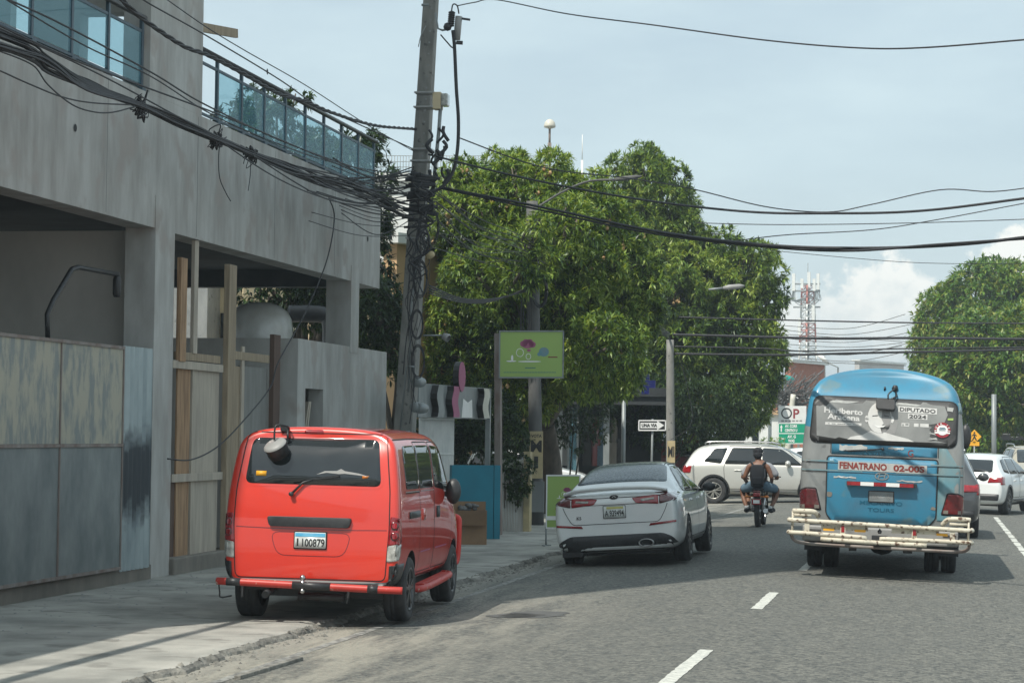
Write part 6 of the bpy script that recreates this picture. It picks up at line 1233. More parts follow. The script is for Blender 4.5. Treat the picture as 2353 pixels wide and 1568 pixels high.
    pat(pr, t, 'rear_bumper', 'black', [('rear', rpoly([(-.85*hw, .36), (.85*hw, .36), (.88*hw, .52), (-.88*hw, .52)], .03), .010, .1)])
    pat(pr, t, 'windscreen', 'darkglass', [('front', rpoly([(-.70*hw, belt+.12), (.70*hw, belt+.12), (.6*hw, H-.14), (-.6*hw, H-.14)], .07), .006, .1)])
    pat(pr, t, 'grille', 'black', [('front', rpoly([(-.35*hw, .55), (.35*hw, .55), (.4*hw, .72*H/1.7), (-.4*hw, .72*H/1.7)], .04), .008, .1)])
    m = MB(); m.box((-hw*.7, .6, .2), (hw*.7, L-.6, .32)); m.build('underbody', 'black', t)
    return t, pr
suv, _ = simple_car('silver_suv', 'silver SUV crossing the street ahead of the motorcycle', 1572, 1100, 65.0, R(-90), 'silver', zoff=-.11)
whb, _ = simple_car('white_hatchback', 'white crossover car with a dark rear window right of the bus', 2222, 1100, 57.2, R(-14), 'whitepaint', 'hatch', L=4.28, hw=.88, H=1.52, rim='alloyd', roll=R(1.5))
dkc, _ = simple_car('dark_suv', 'dark SUV mostly hidden behind the right edge of the blue bus', 2138, 1100, 42.6, R(0), 'darkpaint', 'suv', L=4.5, hw=.90, H=1.66, roll=R(1.5))
simple_car('beige_pickup', 'beige off-road wagon facing the camera at the right edge', 2346, 1100, 76, R(186), 'beigepaint', 'suv', L=4.6, hw=.92, H=1.75)
simple_car('white_car', 'white car nosing out from behind the middle pole and the lime stand-up sign', 985, 1100, 58, R(-84), 'whitepaint', 'hatch', L=4.2, hw=.86, H=1.46, zoff=-.05)
simple_car('maroon_suv', 'maroon car parked in the deep shade behind the one-way sign', 1478, 1060, 76, R(-84), 'maroonpaint', 'suv', L=4.6, hw=.9, H=1.72, zoff=-.05)
simple_car('white_sedan_far', 'white car seen beyond the bonnet of the silver SUV', 1770, 1060, 84, R(-72), 'whitepaint', 'hatch', L=4.4, hw=.88, H=1.5, zoff=-.1)
bpy.data.objects['white_sedan_far'].name = 'white_car'

# ------------------------------------------------ motorcycle with two people
mo = place('motorcycle', 'small motorcycle with a red tail light and a plate, carrying two men', 'motorcycle', 1738, 1150, 45.9, R(-1), 0)
def ring_w(t, y, r, w, nm='wheel'):
    m = MB(); prof = [(r-.05, -w/2), (r-.01, -w/2*.9), (r, -w/4), (r, w/4), (r-.01, w/2*.9), (r-.05, w/2), (r-.07, 0), (r-.05, -w/2)]; m.lathe(prof, (0, y, r), (1, 0, 0), 30); o = m.build(nm, 'rubber', t)
    m = MB(); m.lathe([(r-.06, -.02), (r-.065, .02)], (0, y, r), (1, 0, 0), 30); m.lathe([(.001, -.06), (.06, -.05), (.06, .05), (.001, .06)], (0, y, r), (1, 0, 0), 14)
    for k in range(18): a = k*math.pi/9; m.tube([(0, y+.05*math.cos(a), r+.05*math.sin(a)), (0, y+(r-.06)*math.cos(a+.2), r+(r-.06)*math.sin(a+.2))], .004, 4)
    m.build('spokes', 'steel', o)
ring_w(mo, .3, .30, .11); ring_w(mo, 1.55, .30, .09)
m = MB(); m.tube([(-.07, .3, .3), (-.09, .7, .38)], .02, 6); m.tube([(.07, .3, .3), (.09, .7, .38)], .02, 6); m.tube([(-.1, .12, .72), (-.1, .8, .68), (0, 1.2, .75), (0, 1.35, .95)], .02, 6); m.tube([(.1, .12, .72), (.1, .8, .68), (0, 1.2, .75)], .02, 6); m.tube([(0, .72, .35), (0, 1.2, .4), (0, 1.3, .85)], .025, 6); m.build('frame', 'black', mo)
m = MB()
for sg in (-1, 1): m.tube([(sg*.11, .28, .33), (sg*.13, .42, .66)], .028, 10); m.lathe([(.036, k*.035) if k % 2 else (.022, k*.035) for k in range(9)], (sg*.112, .30, .36), (sg*.06, .4, 1), 10)
m.build('shock_absorber', 'steel', mo)
m = MB(); m.box((-.12, .62, .28), (.12, .95, .52)); m.lathe([(.08, -.15), (.08, .15)], (0, .75, .36), (1, 0, 0), 14); m.build('engine', 'alloyd', mo, bevel=.02)
m = MB(); m.tube(smoothpts([(.1, .9, .4), (.16, .7, .28), (.17, .35, .30), (.18, -.02, .34)]), [.02, .05], 10); m.build('exhaust', 'steel', mo)
m = MB(); m.ball((0, .45, .76), 1, 0, 14, (.13, .5, .055)); m.build('seat', 'cloth_black', mo); m = MB(); m.ball((0, 1.05, .82), 1, 0, 14, (.13, .25, .12)); m.build('fuel_tank', 'maroonpaint', mo)
m = MB(); m.tube(smoothpts([(-.38, 1.15, 1.0), (-.2, 1.3, 1.02), (.2, 1.3, 1.02), (.38, 1.15, 1.0)]), .014, 8); m.tube([(-.08, 1.55, .3), (-.08, 1.32, 1.0)], .02, 8); m.tube([(.08, 1.55, .3), (.08, 1.32, 1.0)], .02, 8); m.build('handlebar', 'black', mo)
m = MB(); m.box((-.075, -.05, .615), (.075, .02, .70)); m.build('tail_light', 'lampred', mo, bevel=.02); m = MB(); m.box((-.07, -.02, .71), (.07, .08, .745)); m.build('tail_cowl', 'maroonpaint', mo, bevel=.015)
m = MB(); m.box((-.055, .02, .28), (.055, .03, .62)); m.ball((0, .30, .34), 1, 0, 12, (.06, .3, .29)) if False else None; m.build('mudguard', 'black', mo)
m = MB(); m.box((-.095, -.075, .46), (.095, -.06, .575)); o = m.build('number_plate', 'lampred', mo); m = MB(); m.box((-.065, -.082, .485), (.065, -.0755, .555)); m.build('plate_centre', 'signw', o)
for sg in (-1, 1): m = MB(); m.tube([(sg*.05, .0, .62), (sg*.16, -.02, .62)], .01, 6); m.ball((sg*.2, -.02, .62), 1, 0, 10, (.05, .03, .03)); m.build('indicator', 'amber', mo)
m = MB(); m.tube([(-.28, .78, .3), (.28, .78, .3)], .015, 6); m.tube([(-.24, .42, .33), (.24, .42, .33)], .013, 6); m.build('foot_pegs', 'steel', mo)
mo_loc = mo.location.copy(); mrot = mo.rotation_euler.copy()
def hand(J, Eg, key, x, y, z, sg, d=(0, 1, 0)):
    J[key+'p'] = (x, y, z, .028); Eg.append((key, key+'p'))
    for i, (off, ln) in enumerate(((-.024, .055), (-.009, .065), (.008, .062), (.023, .05))):
        a = (x+off, y+d[1]*.045, z-.006); b = (x+off*1.2, y+d[1]*(.045+ln*.6), z-.012); c = (x+off*1.2, y+d[1]*(.045+ln*.9), z-.035)
        for j, q in enumerate((a, b, c)): J[f'{key}f{i}{j}'] = (*q, .009)
        Eg.extend([(key+'p', f'{key}f{i}0'), (f'{key}f{i}0', f'{key}f{i}1'), (f'{key}f{i}1', f'{key}f{i}2')])
    J[key+'t'] = (x-sg*.035, y+.02, z-.01, .010); J[key+'t2'] = (x-sg*.045, y+.05, z-.025, .009); Eg.extend([(key+'p', key+'t'), (key+'t', key+'t2')])
def rider(name, label, y, skin_top, leg, sh_w, cap, lean=0., knee=.36, armx=.37, hz=.80, handy=.40, footy=.38, headx=0.):
    t = thing(name, label, 'person', mo_loc, mrot); J = {}; Eg = []
    J['pel'] = (0, y, .86, (.15, .11)); J['wst'] = (0, y-.02+lean*.3, 1.0, (.125, .095)); J['chs'] = (0, y-.03+lean*.7, 1.16, (.15, .10)); J['nek0'] = (0, y-.01+lean, 1.27, (.075, .065)); J['nek'] = (headx*.4, y+.02+lean, 1.335, .052); J['hd0'] = (headx, y+.045+lean, 1.40, (.062, .07)); J['hd1'] = (headx, y+.05+lean, 1.47, (.075, .092)); J['hd2'] = (headx, y+.04+lean, 1.545, (.055, .065))
    Eg += [('pel', 'wst'), ('wst', 'chs'), ('chs', 'nek0'), ('nek0', 'nek'), ('nek', 'hd0'), ('hd0', 'hd1'), ('hd1', 'hd2')]
    for sg, s in ((-1, 'L'), (1, 'R')):
        J[s+'sh'] = (sg*sh_w, y-.01+lean, 1.225, .062); J[s+'el'] = (sg*armx, y-.01+lean*.6, .985, .045); J[s+'wr'] = (sg*(armx-.05), y+handy, hz, .03); J[s+'ma'] = (sg*(armx+sh_w)/2, y-.01+lean, 1.11, .053)
        Eg += [('nek0', s+'sh'), (s+'sh', s+'ma'), (s+'ma', s+'el'), (s+'el', s+'wr')]; hand(J, Eg, s+'wr', sg*(armx-.06), y+handy+.06, hz-.005, sg)
        J[s+'hp'] = (sg*.12, y+.05, .83, .095); J[s+'kn'] = (sg*knee, y+.36, .76, .062); J[s+'cf'] = (sg*(knee-.03), y+.33, .58, .052); J[s+'an'] = (sg*.235, y+footy-.05, .36, .036); J[s+'to'] = (sg*.25, y+footy+.12, .325, .034)
        J[s+'th'] = (sg*(knee*.6+.03), y+.2, .80, .082); Eg += [('pel', s+'hp'), (s+'hp', s+'th'), (s+'th', s+'kn'), (s+'kn', s+'cf'), (s+'cf', s+'an'), (s+'an', s+'to')]
    skinfig('body', J, Eg, skin_top, t, 'pel', 2)
    # shorts
    Js = {'a': (0, y, .85, (.175, .13)), 'b': (0, y-.01, .95, (.15, .115))}; Es = [('a', 'b')]
    for sg, s in ((-1, 'L'), (1, 'R')): Js[s+'1'] = (sg*.13, y+.06, .82, .115); Js[s+'2'] = (sg*(knee*.6+.03), y+.2, .79, .108); Js[s+'3'] = (sg*(knee+.005), y+.35, .75, .095); Es += [('a', s+'1'), (s+'1', s+'2'), (s+'2', s+'3')]
    skinfig('shorts', Js, Es, leg, t, 'a', 2)
    m = MB(); m.ball((headx, y+.035+lean, 1.535), 1, 0, 18, (.092, .108, .075)); m.ball((headx, y-.02+lean, 1.46), 1, 0, 14, (.085, .06, .085)); m.build('cap', cap, t)
    m = MB(); m.ball((headx+.0, y+.145+lean, 1.51), 1, 0, 12, (.06, .06, .012)); m.build('cap_peak', cap, t)
    m = MB()
    for sg in (-1, 1): m.ball((headx+sg*.03, y+.138+lean, 1.475), .012, 0, 8)
    m.build('eyes', 'signb', t); m = MB(); m.ball((headx, y+.15+lean, 1.445), .014, 0, 8); m.build('nose', skin_top, t); m = MB(); m.ball((headx, y+.14+lean, 1.405), 1, 0, 8, (.025, .01, .007)); m.build('mouth', 'maroonpaint', t)
    for sg in (-1, 1):
        m = MB(); m.tube(smoothpts([(sg*.24, y+footy-.06, .42), (sg*.236, y+footy-.05, .355)]), .043, 10); m.build('sock', 'sock', t)
        m = MB(); m.ball((sg*.25, y+footy+.05, .325), 1, 0, 14, (.055, .15, .048)); m.ball((sg*.24, y+footy-.04, .345), 1, 0, 12, (.05, .065, .06)); m.build('shoe', 'cloth_black', t)
    return t
ps = rider('person', 'shirtless man in black cap and denim shorts with a black backpack riding pillion', .30, 'skin', 'denim', .185, 'cloth_black', 0, .36, .25+.03, .84, .36, .16)
m = MB(); q = rpoly(rect(-.135, -.24, .135, .22), .07); m.prism(q, (0, .165, 1.04), (1, 0, 0), (0, .03, 1), -.005, .13)
bp_ = m.build('backpack', 'cloth_black', ps, bevel=.03); bp_.location = (0, 0, 0)
m = MB(); m.prism(rpoly(rect(-.10, -.09, .10, .06), .04), (0, .165, .95), (1, 0, 0), (0, 0, 1), .12, .17); m.build('front_pocket', 'cloth_black', bp_, bevel=.015)
m = MB()
for sg in (-1, 1): m.tube(smoothpts([(sg*.09, .19, 1.24), (sg*.13, .22, 1.30), (sg*.145, .33, 1.285), (sg*.15, .41, 1.18), (sg*.16, .38, 1.02), (sg*.13, .22, .92)]), .02, 8)
m.build('straps', 'cloth_black', bp_)
dr = rider('person', 'man in a pale grey shirt driving the motorcycle, mostly hidden behind his passenger', .66, 'skin', 'cloth_black', .20, 'cloth_black', .04, .30, .36, .98, .30, .18, -.06)
Js = {'a': (0, .66, .92, (.165, .12)), 'b': (0, .66, 1.1, (.175, .125)), 'c': (0, .70, 1.235, (.12, .09))}; Es = [('a', 'b'), ('b', 'c')]
for sg, s in ((-1, 'L'), (1, 'R')): Js[s+'1'] = (sg*.205, .69, 1.225, .085); Js[s+'2'] = (sg*.30, .68, 1.10, .082); Js[s+'3'] = (sg*.345, .67, 1.0, .075); Es += [('c', s+'1'), (s+'1', s+'2'), (s+'2', s+'3')]
skinfig('shirt', Js, Es, 'cloth_grey', dr, 'a', 2)
# ================================================================ BEYOND THE CROSSING
house('far_building', 'far blue and red shop block under tangled wires beyond the crossing', 1742, 1850, 918, 1060, 150, 20, 'brick', wins=((.0, .55, .28, .95), (.4, .6, .62, .95), (.7, .6, .95, .95)))
house('orange_shop', 'small far white shop with an orange band behind the boards', 1768, 1800, 952, 1060, 128, 8, 'whitew', roof='orange')
house('far_tower_block', 'pale rooftop block just showing above the bus roof', 1962, 1974, 830, 1000, 260, 12, 'far')
house('far_house', 'rust-red chimney-like building edge beside the dark mango tree', 1802, 1816, 832, 1000, 150, 6, 'brick')
house('white_far_house', 'low white house beyond the trees on the right', 2225, 2420, 985, 1060, 135, 8, 'whitew', wins=((.1, .3, .3, .8), (.5, .3, .7, .8)))
t, U, V, w, h, n = sign('text_board', 'tall pale board full of fine grey writing beyond the silver SUV', 1717, 1768, 948, 1018, 105, 'signw', 'sign', .08)
m = MB()
for i, l in enumerate((.75, .5, .45, .62, .68, .9, .9, .85)): m.prism([(-w*.44, h*.18-i*h*.075), (-w*.44+w*.95*l, h*.18-i*h*.075), (-w*.44+w*.95*l, h*.165-i*h*.075-.05), (-w*.44, h*.165-i*h*.075-.05)], (0, 0, 0), U, V, .001, .004)
m.build('lines_of_text', 'signg', t); mark(t, 'gold_crest', 'platey', U, V, n, [[(w*.1+.2*math.cos(k*math.pi/8), h*.34+.16*math.sin(k*math.pi/8)) for k in range(16)], [(-w/2, -h*.49), (w/2, -h*.49), (w/2, -h*.42), (-w/2, -h*.42)]])
m = MB()
for x in (-w*.46, w*.46): m.bar(U*x+V*(-h*.5)-n*.04, U*x+V*(-h*.5-1.4)-n*.04, .1)
m.build('legs', 'yellow', t)
t, U, V, w, h, n = sign('round_logo_board', 'cream board with a black ring and a red P above the green sign', 1788, 1852, 932, 972, 100, 'signw', 'sign', .08)
m = MB(); k = 28; R1, R2 = .24, .18; O_ = -w*.21
vs = [U*(O_+r*math.cos(q*2*math.pi/k))+V*(h*.08+r*math.sin(q*2*math.pi/k))+n*.004 for r in (R1, R2) for q in range(k)]; m.add(vs, [(q, (q+1) % k, k+(q+1) % k, k+q) for q in range(k)]); m.build('ring', 'signb', t)
m = MB(); flat_text(m, 'P', n*.004+U*(w*.14)+V*(h*.06), U, V, .42, .27, 0, .02); m.build('letter', 'lampred', t)
mark(t, 'small_print', 'signg', U, V, n, [[(-w*.4+i*.16, -h*.40), (-w*.4+i*.16+.12, -h*.40), (-w*.4+i*.16+.12, -h*.31), (-w*.4+i*.16, -h*.31)] for i in range(6)])
m = MB(); m.bar(V*(-h*.5)-n*.04, V*(-h*.5-1.5)-n*.04, .1); m.build('leg', 'gpost', t)
t, U, V, w, h, n = sign('green_road_sign', 'green road sign with white arrows, AV. CORR and CENTRO U, left of the bus', 1787, 1855, 971, 1019, 92, 'green_sign', 'road sign', .04)
mark(t, 'white_lines', 'signw', U, V, n, [[(-w/2, -h/2), (w/2, -h/2), (w/2, -h/2+.03), (-w/2, -h/2+.03)], [(-w/2, h/2-.03), (w/2, h/2-.03), (w/2, h/2), (-w/2, h/2)], [(-w/2, -h/2), (-w/2+.03, -h/2), (-w/2+.03, h/2), (-w/2, h/2)], [(-w/2, -.015), (w/2, -.015), (w/2, .015), (-w/2, .015)]])
mark(t, 'arrows', 'signw', U, V, n, [[(-w*.41, h*.08), (-w*.37, h*.08), (-w*.37, h*.28), (-w*.345, h*.28), (-w*.39, h*.42), (-w*.435, h*.28), (-w*.41, h*.28)], [(-w*.44, -h*.25), (-w*.38, -h*.17), (-w*.38, -h*.22), (-w*.31, -h*.22), (-w*.31, -h*.28), (-w*.38, -h*.28), (-w*.38, -h*.33)]])
m = MB(); flat_text(m, 'AV. CORR', n*.003+U*(-w*.06)+V*(h*.35), U, V, .125, .50, 0, .04); flat_text(m, 'CENTRO U', n*.003+U*(-w*.06)+V*(h*.15), U, V, .125, .50, 0, .04); flat_text(m, 'AV. G', n*.003+U*(-w*.04)+V*(-h*.15), U, V, .125, .34, 0, .04); flat_text(m, 'WAS', n*.003+U*(-w*.05)+V*(-h*.35), U, V, .125, .26, 0, .04); m.build('lettering', 'signw', t)
m = MB()
for x in (-w*.35, w*.2): m.bar(U*x+V*(-h*.5)-n*.04, U*x+V*(-h*.5-1.3)-n*.04, .09)
m.build('posts', 'gpost', t)
# yellow crossing sign
c = PD(2238, 1002, 88); t = thing('pedestrian_sign', 'yellow diamond pedestrian crossing sign right of the bus', 'road sign', c); U = Vector((1, 0, 0)); V = Vector((0, 0, 1)); n = Vector((0, -1, 0))
m = MB(); m.prism([(-.27, 0), (0, -.27), (.27, 0), (0, .27)], (0, 0, 0), U, V, -.02, 0); m.box((-.19, -.0, -.36), (.19, .02, -.2)); m.build('panel', 'yellow', t)
m = MB(); m.prism([(-.03, -.02), (-.10, -.16), (-.06, -.17), (.0, -.06), (.06, -.17), (.10, -.15), (.03, .0), (.03, .04), (.09, .0), (.10, .03), (.03, .10), (-.04, .10), (-.10, .03), (-.07, .01), (-.03, .05)], (0, 0, 0), U, V, .001, .004); m.prism([(.035*math.cos(k*math.pi/5), .145+.035*math.sin(k*math.pi/5)) for k in range(10)], (0, 0, 0), U, V, .001, .004); m.build('walking_figure', 'signb', t)
m = MB(); m.tube([(0, .03, -.2), (0, .03, -2.0)], .03, 8); m.build('post', 'gpost', t)
# billboard and its post on the right
t, U, V, w, h, n = sign('dark_billboard', 'black billboard with faint small print half hidden by leaves at the right edge', 2288, 2378, 918, 1010, 106, 'signb', 'billboard', .2)
mark(t, 'faint_print', 'signg', U, V, n, [[(-.25, -h*.28), (.1, -h*.28), (.1, -h*.25), (-.25, -h*.25)], [(-.6, -h*.36), (.5, -h*.36), (.5, -h*.345), (-.6, -h*.345)], [(-.2, -h*.43), (.15, -h*.43), (.15, -h*.415), (-.2, -h*.415)]])
m = MB(); c = Vector(t.location); p = PD(2283, 1085, 91)-c; p.z = -c.z-.12; m.tube([p, PD(2283, 905, 91)-c], .10, 10); m.build('post', 'gpost', t)
# antenna tower
b0 = PD(1853, 1000, 240); b0.z = -.3; T = thing('mobile_phone_mast', 'red and white lattice phone mast with white panel aerials against the cloud', 'mast', b0); S = 240/FPX
def mz(y): return PD(1853, y, 240).z-b0.z
zt = mz(655); hw0 = 1.45; seg = 27; MBs = [MB() for _ in range(9)]
for i in range(seg):
    z0 = zt*i/seg; z1 = zt*(i+1)/seg; k0 = hw0*(1-.5*i/seg); k1 = hw0*(1-.5*(i+1)/seg); mb = MBs[i//3]
    for a in range(3):
        A_ = [Vector((math.cos(a*2.094+.5+q*2.094), math.sin(a*2.094+.5+q*2.094), 0)) for q in range(2)]
        mb.tube([A_[0]*k0+Vector((0, 0, z0)), A_[0]*k1+Vector((0, 0, z1))], .10, 5); mb.tube([A_[0]*k0+Vector((0, 0, z0)), A_[1]*k1+Vector((0, 0, z1))], .045, 4); mb.tube([A_[0]*k1+Vector((0, 0, z1)), A_[1]*k1+Vector((0, 0, z1))], .045, 4)
for i, q in enumerate(MBs): q.build('lattice_section', 'white' if i % 2 else 'mastred', T)
for (x, y, yb) in ((1823, 628, 668), (1858, 625, 660), (1879, 628, 665), (1842, 640, 662), (1870, 640, 668), (1836, 730, 770), (1868, 700, 740)):
    m = MB(); a = PD(x, yb, 240)-b0; b_ = PD(x, y, 240)-b0; m.bar(a, b_, .32, .2); m.build('panel_aerial', 'white', T)
m = MB()
for y in (652, 668, 705): a = PD(1822, y, 240)-b0; b_ = PD(1884, y, 240)-b0; m.tube([a, b_], .09, 5)
m.tube([(0, 0, 0), (0, 0, zt)], .22, 6); m.tube([(0, 0, zt), (0, 0, zt+2.4)], .04, 5)
for k in range(18): x = rnd.choice((1824, 1830, 1872, 1880)); a = PD(x+rnd.uniform(-4, 4), 665, 240)-b0; m.tube(smoothpts([a, PD(x+rnd.uniform(-5, 5), 690, 240)-b0, PD(1853, rnd.uniform(670, 710), 240)-b0], 4), .05, 4)
m.build('brackets_and_cables', 'gpost', T)
# far poles and lamp, teal canopy
pole('utility_pole', 'leaning pale wooden pole end behind the green road sign', PD(1806, 1060, 108), PD(1822, 905, 108), .17, .12, 'aerial')
pole('utility_pole', 'thin far wooden pole above the left corner of the bus roof', PD(1892, 980, 170), PD(1892, 818, 170), .16, .12)
pole('utility_pole', 'thin blue far pole beside the phone mast', PD(1879, 980, 165), PD(1878, 832, 165), .06, .05, 'fadedtext')
c = PD(1884, 823, 130); t = thing('far_street_lamp', 'white far street lamp head beside the phone mast', 'street lamp', c); m = MB(); m.tube([(-.3, 0, .3), (.1, 0, .05), (.45, 0, -.25)], [.05, .13, .08], 8); m.build('lamp_head', 'signw', t); m = MB(); m.tube([(.45, 0, -.25), (1.0, .3, -.5), (1.0, .3, -6)], .05, 6); m.build('arm', 'gpost', t)
c = PD(1655, 662, 62); t = thing('street_lamp', 'grey street lamp head reaching out of the dark mango tree', 'street lamp', c); e = PD(1710, 656, 62)-c; m = MB(); m.tube([e*-.5, e*.1], .03, 6); m.build('arm', 'gpost', t); m = MB(); m.tube([e*.1, e*.35, e*.8, e], [.04, .075, .065, .02], 10); m.build('lamp_head', 'signg', t)
c = PD(1798, 872, 118); t = thing('teal_awning', 'teal rounded awning among the tangled wires beyond the crossing', 'awning', c); m = MB(); m.ball((0, 0, 0), 1, 0, 16, (.62, .8, .26)); m.build('canopy', 'tealcanopy', t); m = MB(); m.tube([(0, 0, 0), (0, 0, -3.5)], .05, 6); m.build('stand', 'gpost', t)
# scribble of far wires
rg = random.Random(9); m = MB()
for k in range(150):
    x = rg.uniform(1755, 1850); y = 905+rg.gauss(0, 14); pts = [PD(x+rg.uniform(-45, 5), y+rg.uniform(-25, 25), 112+rg.uniform(-3, 3)), PD(x, y+rg.uniform(-10, 18), 112), PD(x+rg.uniform(10, 60), y+rg.uniform(-40, 15), 112+rg.uniform(-3, 3))]; m.tube(smoothpts(pts, 4), rg.choice((.012, .018, .03)), 4)
o = m.build('wire_tangle', 'cableg'); tag(o, 'dense knot of grey wires strung above the far boards', 'cables', kind='stuff')
# yellow flowers / vendors behind the SUV
bush('flower_shrub', 'yellow-flowered shrub showing over the roof of the silver SUV', [(1740, 1010), (1800, 1012), (1800, 1040), (1750, 1040)], 90, .12, .25, 8, (-7, 91, -.1), 41, 'leafb', dens=30, L=.2)
# ================================================================ OVERHEAD CABLES
def cable(label, pts, r=.012, mat='cable', d=None, X=None, group=None, name='cable', n=8, twist=0):
    P = []
    for q in pts:
        if isinstance(q, Vector): P.append(q)
        elif len(q) == 3: P.append(PD(*q))
        elif X is not None: P.append(PX(q[0], q[1], X))
        else: P.append(PD(q[0], q[1], d))
    q = pts[-1]
    if not isinstance(q, Vector) and q[0] >= 2400: P += [P[-1]+(P[-1]-P[-2])*1.5, P[-1]+(P[-1]-P[-2])*5]
    S = smoothpts(P, n); o0 = S[0].copy(); m = MB()
    if twist:
        for ph in range(3):
            Q = []; L_ = 0
            for i, p in enumerate(S):
                if i: L_ += (p-S[i-1]).length
                a = L_*7+ph*2.094; Q.append(p-o0+Vector((math.cos(a)*twist, 0, math.sin(a)*twist)))
            m.tube(Q, r, 6)
    else: m.tube([p-o0 for p in S], r, 5)
    o = m.build(name, mat, None, loc=o0); return tag(o, label, 'cable', group)
rg = random.Random(21); G = 'black cables bundled past the grey concrete building'
# thick bundle left: individual cables run together to the tall pole
ends = [(955, 400), (955, 430), (950, 455), (950, 470), (948, 485), (950, 500)]
for k in range(26):
    y0 = 68+rg.uniform(0, 62); e = rg.choice(ends); j = [rg.uniform(-1, 1) for _ in range(6)]
    pts = [Vector((-8.25+j[0]*.12, 2, 5.25+(y0-100)*-.004)), Vector((-8.25+j[2]*.06, 13, 4.95+(y0-100)*-.004)), (0, y0), (110, 148+j[0]*20), (200, 195+j[1]*14), (322, 241+j[2]*7), (410, 280+j[3]*12), (497, 318+j[2]*8), (575, 352+j[4]*6), (680, 392+j[5]*13), (800, 425+j[0]*18), (e[0], e[1]+j[3]*8)]
    cable('thin black cable in the thick bundle sagging past the grey concrete building', pts, rg.choice((.006, .008, .010, .012)), X=-8.25+j[1]*.06, group=G, n=5)
for lab, pts, r in (('upper thin cable crossing the concrete wall just above the thick bundle', [(-40, 40), (0, 60), (200, 150), (500, 262), (700, 345), (958, 455)], .010), ('cable crossing below the glass balustrade toward the tall pole', [(-40, -25), (130, 50), (345, 165), (480, 245), (700, 345), (955, 430)], .010), ('thin cable rising from the left edge past the glass panes', [(-30, -30), (40, 15), (200, 108), (345, 175), (520, 280), (760, 372), (950, 405)], .008), ('pair-like cable just over the bundle on the plain concrete', [(-30, 55), (0, 66), (230, 172), (470, 300), (640, 375), (800, 450), (950, 490)], .009), ('fine cable low on the concrete wall merging into the bundle at its first knot', [(-30, 155), (0, 163), (60, 190), (140, 222), (210, 236), (300, 241)], .008), ('drooping loop of cable below the first knot of the bundle', [(0, 118), (75, 150), (110, 195), (165, 240), (215, 257), (260, 258), (310, 245)], .008), ('slack cable leaving the second knot low toward the tall pole', [(575, 352), (680, 420), (760, 460), (860, 475), (955, 478)], .010), ('slack cable from the knots dipping across the end of the concrete wall', [(497, 318), (620, 400), (730, 450), (850, 480), (948, 500)], .009)):
    cable(lab, pts, r, X=-8.2)
cable('thick twisted supply cable running down from top left to the tall pole', [(250, -30), (285, 5), (330, 45), (420, 105), (480, 128), (560, 170), (640, 215), (700, 232), (760, 258), (860, 288), (958, 297)], .013, X=-8.2, twist=.016, n=10)
cable('single straight cable above the twisted one against the sky', [(300, -20), (345, 10), (470, 80), (640, 182), (730, 245), (800, 275), (955, 345)], .009, X=-8.2)
cable('thin high cable crossing in front of the wooden plank', [(370, -10), (470, 60), (560, 115), (700, 195), (840, 285), (955, 350)], .007, X=-8.3)
for x, y in ((322, 241), (497, 319), (575, 352)):
    c = PX(x, y, -8.25); m = MB()
    for q in range(26): m.tube(smoothpts([Vector((0, 0, 0))]+[Vector((rg.uniform(-.06, .06), rg.gauss(0, .10), rg.gauss(-.02, .055))) for _ in range(3)], 4), rg.choice((.005, .008, .012)), 4)
    m.build_ = None; o = m.build('cable_knot', 'cable', None, loc=c); tag(o, {322: 'small wiry knot with loose ends on the cable bundle, leftmost of three', 497: 'middle tangled knot of wire on the cable bundle', 575: 'largest tangled knot of wire with loops hanging from the cable bundle'}[x], 'cable knot')
cable('loose cable end hanging down from the middle knot', [(505, 330), (502, 365), (505, 410), (520, 445), (530, 462)], .006, X=-8.25); cable('loose cable end hanging from the rightmost knot', [(576, 360), (575, 400), (570, 438)], .005, X=-8.25)
cable('long slack black cable falling from the bundle across the building down to the hoarding', [(755, 455), (768, 500), (750, 600), (700, 720), (640, 830), (620, 890), (560, 965), (500, 1025), (440, 1055), (385, 1053)], .010, X=-9.0)
for k in range(16):
    y0 = 390+k*9; x0 = 740+rg.uniform(-60, 60); cable('fine cable fanning into the tall pole from the left', [(x0, y0-14-rg.uniform(0, 14)), ((x0+950)/2, y0+14+rg.uniform(-10, 12)), (952, y0+rg.uniform(-18, 22))], rg.choice((.006, .008, .011)), X=-8.25, group='fine cables fanning into the tall pole')
# from the tall pole to the right
def span(label, pts, r, mat='cable', **k): cable(label, pts, r, mat, **k)
span('high lone cable arching right from the pole top to the upper right corner', [(1050, 14, 36), (1090, 6, 34), (1140, 0, 33), (1300, 32, 30), (1500, 58, 27), (1750, 92, 25), (1960, 110, 24), (2120, 110, 23), (2400, 88, 22)], .009)
span('thick doubled cable crossing the street in front of the trees to the right edge', [(985, 355, 36), (1200, 408, 34), (1450, 455, 32), (1700, 485, 29), (1900, 490, 28), (2120, 484, 27), (2400, 450, 26)], .016)
span('heaviest low cable sweeping across the trees and over the bus', [(1010, 430, 36), (1240, 475, 34), (1500, 530, 32), (1750, 562, 29), (1980, 570, 28), (2200, 562, 27), (2400, 540, 26)], .020); span('second heavy cable running just below the heaviest one', [(1010, 432, 36), (1240, 482, 34), (1500, 536, 32), (1750, 566, 29.1), (1950, 576, 28.1), (2150, 562, 27.1), (2400, 545, 26.1)], .016)
span('thin cable from the upper pole over the treetops to the right edge', [(1050, 315, 36), (1250, 385, 38), (1450, 410, 40), (1590, 434, 42), (1760, 475, 42), (1900, 487, 42), (2000, 470, 42), (2160, 436, 42), (2280, 440, 42), (2400, 426, 42)], .011)
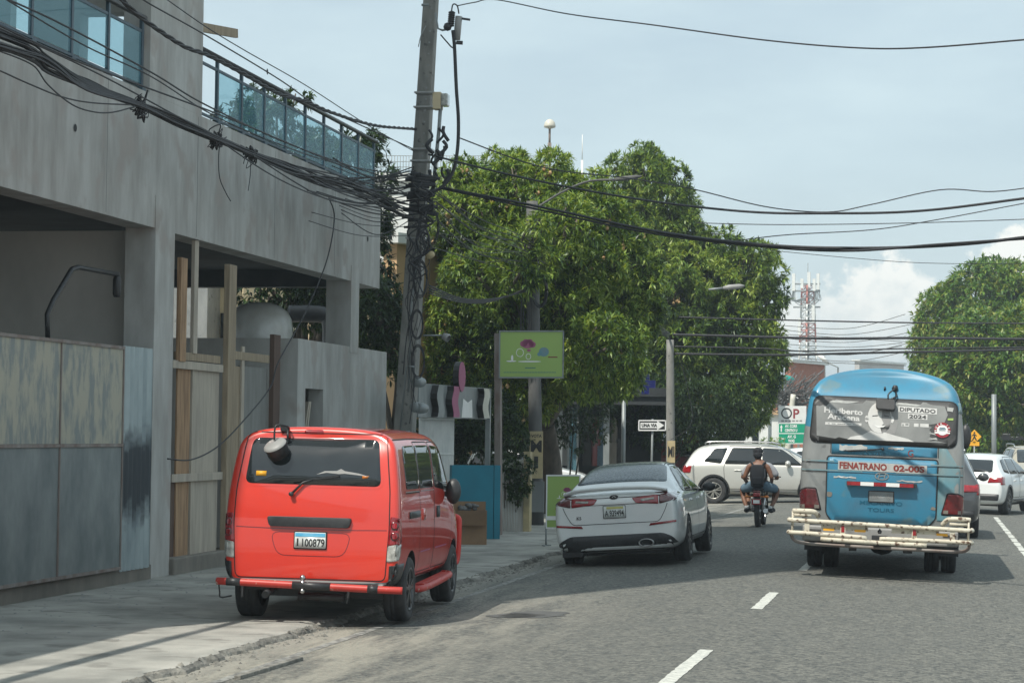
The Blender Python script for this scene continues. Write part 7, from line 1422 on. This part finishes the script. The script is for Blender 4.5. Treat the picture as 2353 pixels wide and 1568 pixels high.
span('fine level cable just under the doubled one', [(1600, 512, 45), (1800, 516, 45), (2100, 512, 45), (2400, 502, 45)], .009); span('fine rising cable ending high at the right edge', [(1640, 560, 40), (1800, 540, 40), (2000, 528, 40), (2150, 505, 40), (2400, 458, 40)], .009); span('faint cable sloping over the white cloud', [(1770, 575, 50), (1950, 592, 50), (2100, 603, 50), (2260, 606, 50), (2400, 604, 50)], .007)
for lab, yy, r, d in (('highest of the level cables strung in front of the phone mast', ((1560, 728), (1850, 736), (2100, 741), (2400, 743)), .022, 64), ('thick level cable crossing the phone mast at mid height', ((1545, 768), (1700, 772), (1900, 777), (2100, 776), (2400, 779)), .036, 60), ('level cable just under the thick one behind the mast foot', ((1545, 795), (1750, 800), (1850, 806), (2100, 800), (2400, 797)), .02, 60), ('lowest thick cable crossing just above the bus roof', ((1545, 812), (1800, 815), (1950, 811), (2200, 806), (2400, 801)), .032, 60)):
    span(lab, [(x, y, d) for x, y in yy], r)
for k in range(9): y0 = 745+k*10; span('very thin far cable behind the phone mast', [(1790, y0+rg.uniform(-6, 6), 120), (1950, y0+12+rg.uniform(-8, 8), 120), (2090+rg.uniform(-20, 40), y0+rg.uniform(-24, 30), 120)], .018, 'cableg', group='very thin far cables behind the phone mast')
for k in range(13):
    yb = 0; span('thin grey cable of the fan sweeping from the tall pole past the middle pole', [(1000+rg.uniform(-8, 8), 430+k*9+rg.uniform(-14, 14), 36), (1095+rg.uniform(-12, 12), 500+k*7.5+rg.uniform(-26, 26), 41), (1218, 560+k*4+rg.uniform(-16, 16), 45.6), (1350+rg.uniform(-10, 10), 660+k*2+rg.uniform(-28, 24), 52), (1450, 722+rg.uniform(-18, 14), 56), (1538, 770+rg.uniform(-6, 12), 60)], rg.choice((.005, .006, .009)), rg.choice(('cable', 'cable', 'cableg')), group='thin cables sweeping between the three poles')
for k in range(4): span('dipping black cable between the tall pole and the middle pole', [(985, 655+k*6, 36), (1060, 685+k*3, 40), (1130, 686+k*2, 43), (1215, 668-k*3, 45.6)], .012, group='dipping cables between the tall pole and the middle pole')
span('cable crossing low from the tall pole toward the sign', [(965, 560, 36), (1100, 600, 42), (1230, 640, 46)], .009)
span('thin vertical cable hanging beside the third pole', [(1555, 800, 59), (1590, 960, 59), (1540, 1010, 59)], .008)
# ================================================================ air  (name haze)
m = MB(); m.box((-1510, -210, -1.5), (1510, 3010, 36)); o = m.build('haze', None); tag(o, kind='stuff')
hm = bpy.data.materials.new('haze_air'); hm.use_nodes = True; N = hm.node_tree.nodes; N.clear(); v = N.new('ShaderNodeVolumePrincipled'); v.inputs['Color'].default_value = (.80, .92, 1, 1); v.inputs['Density'].default_value = .0008; v.inputs['Anisotropy'].default_value = .2
oo = N.new('ShaderNodeOutputMaterial'); hm.node_tree.links.new(v.outputs[0], oo.inputs['Volume']); o.data.materials.append(hm)
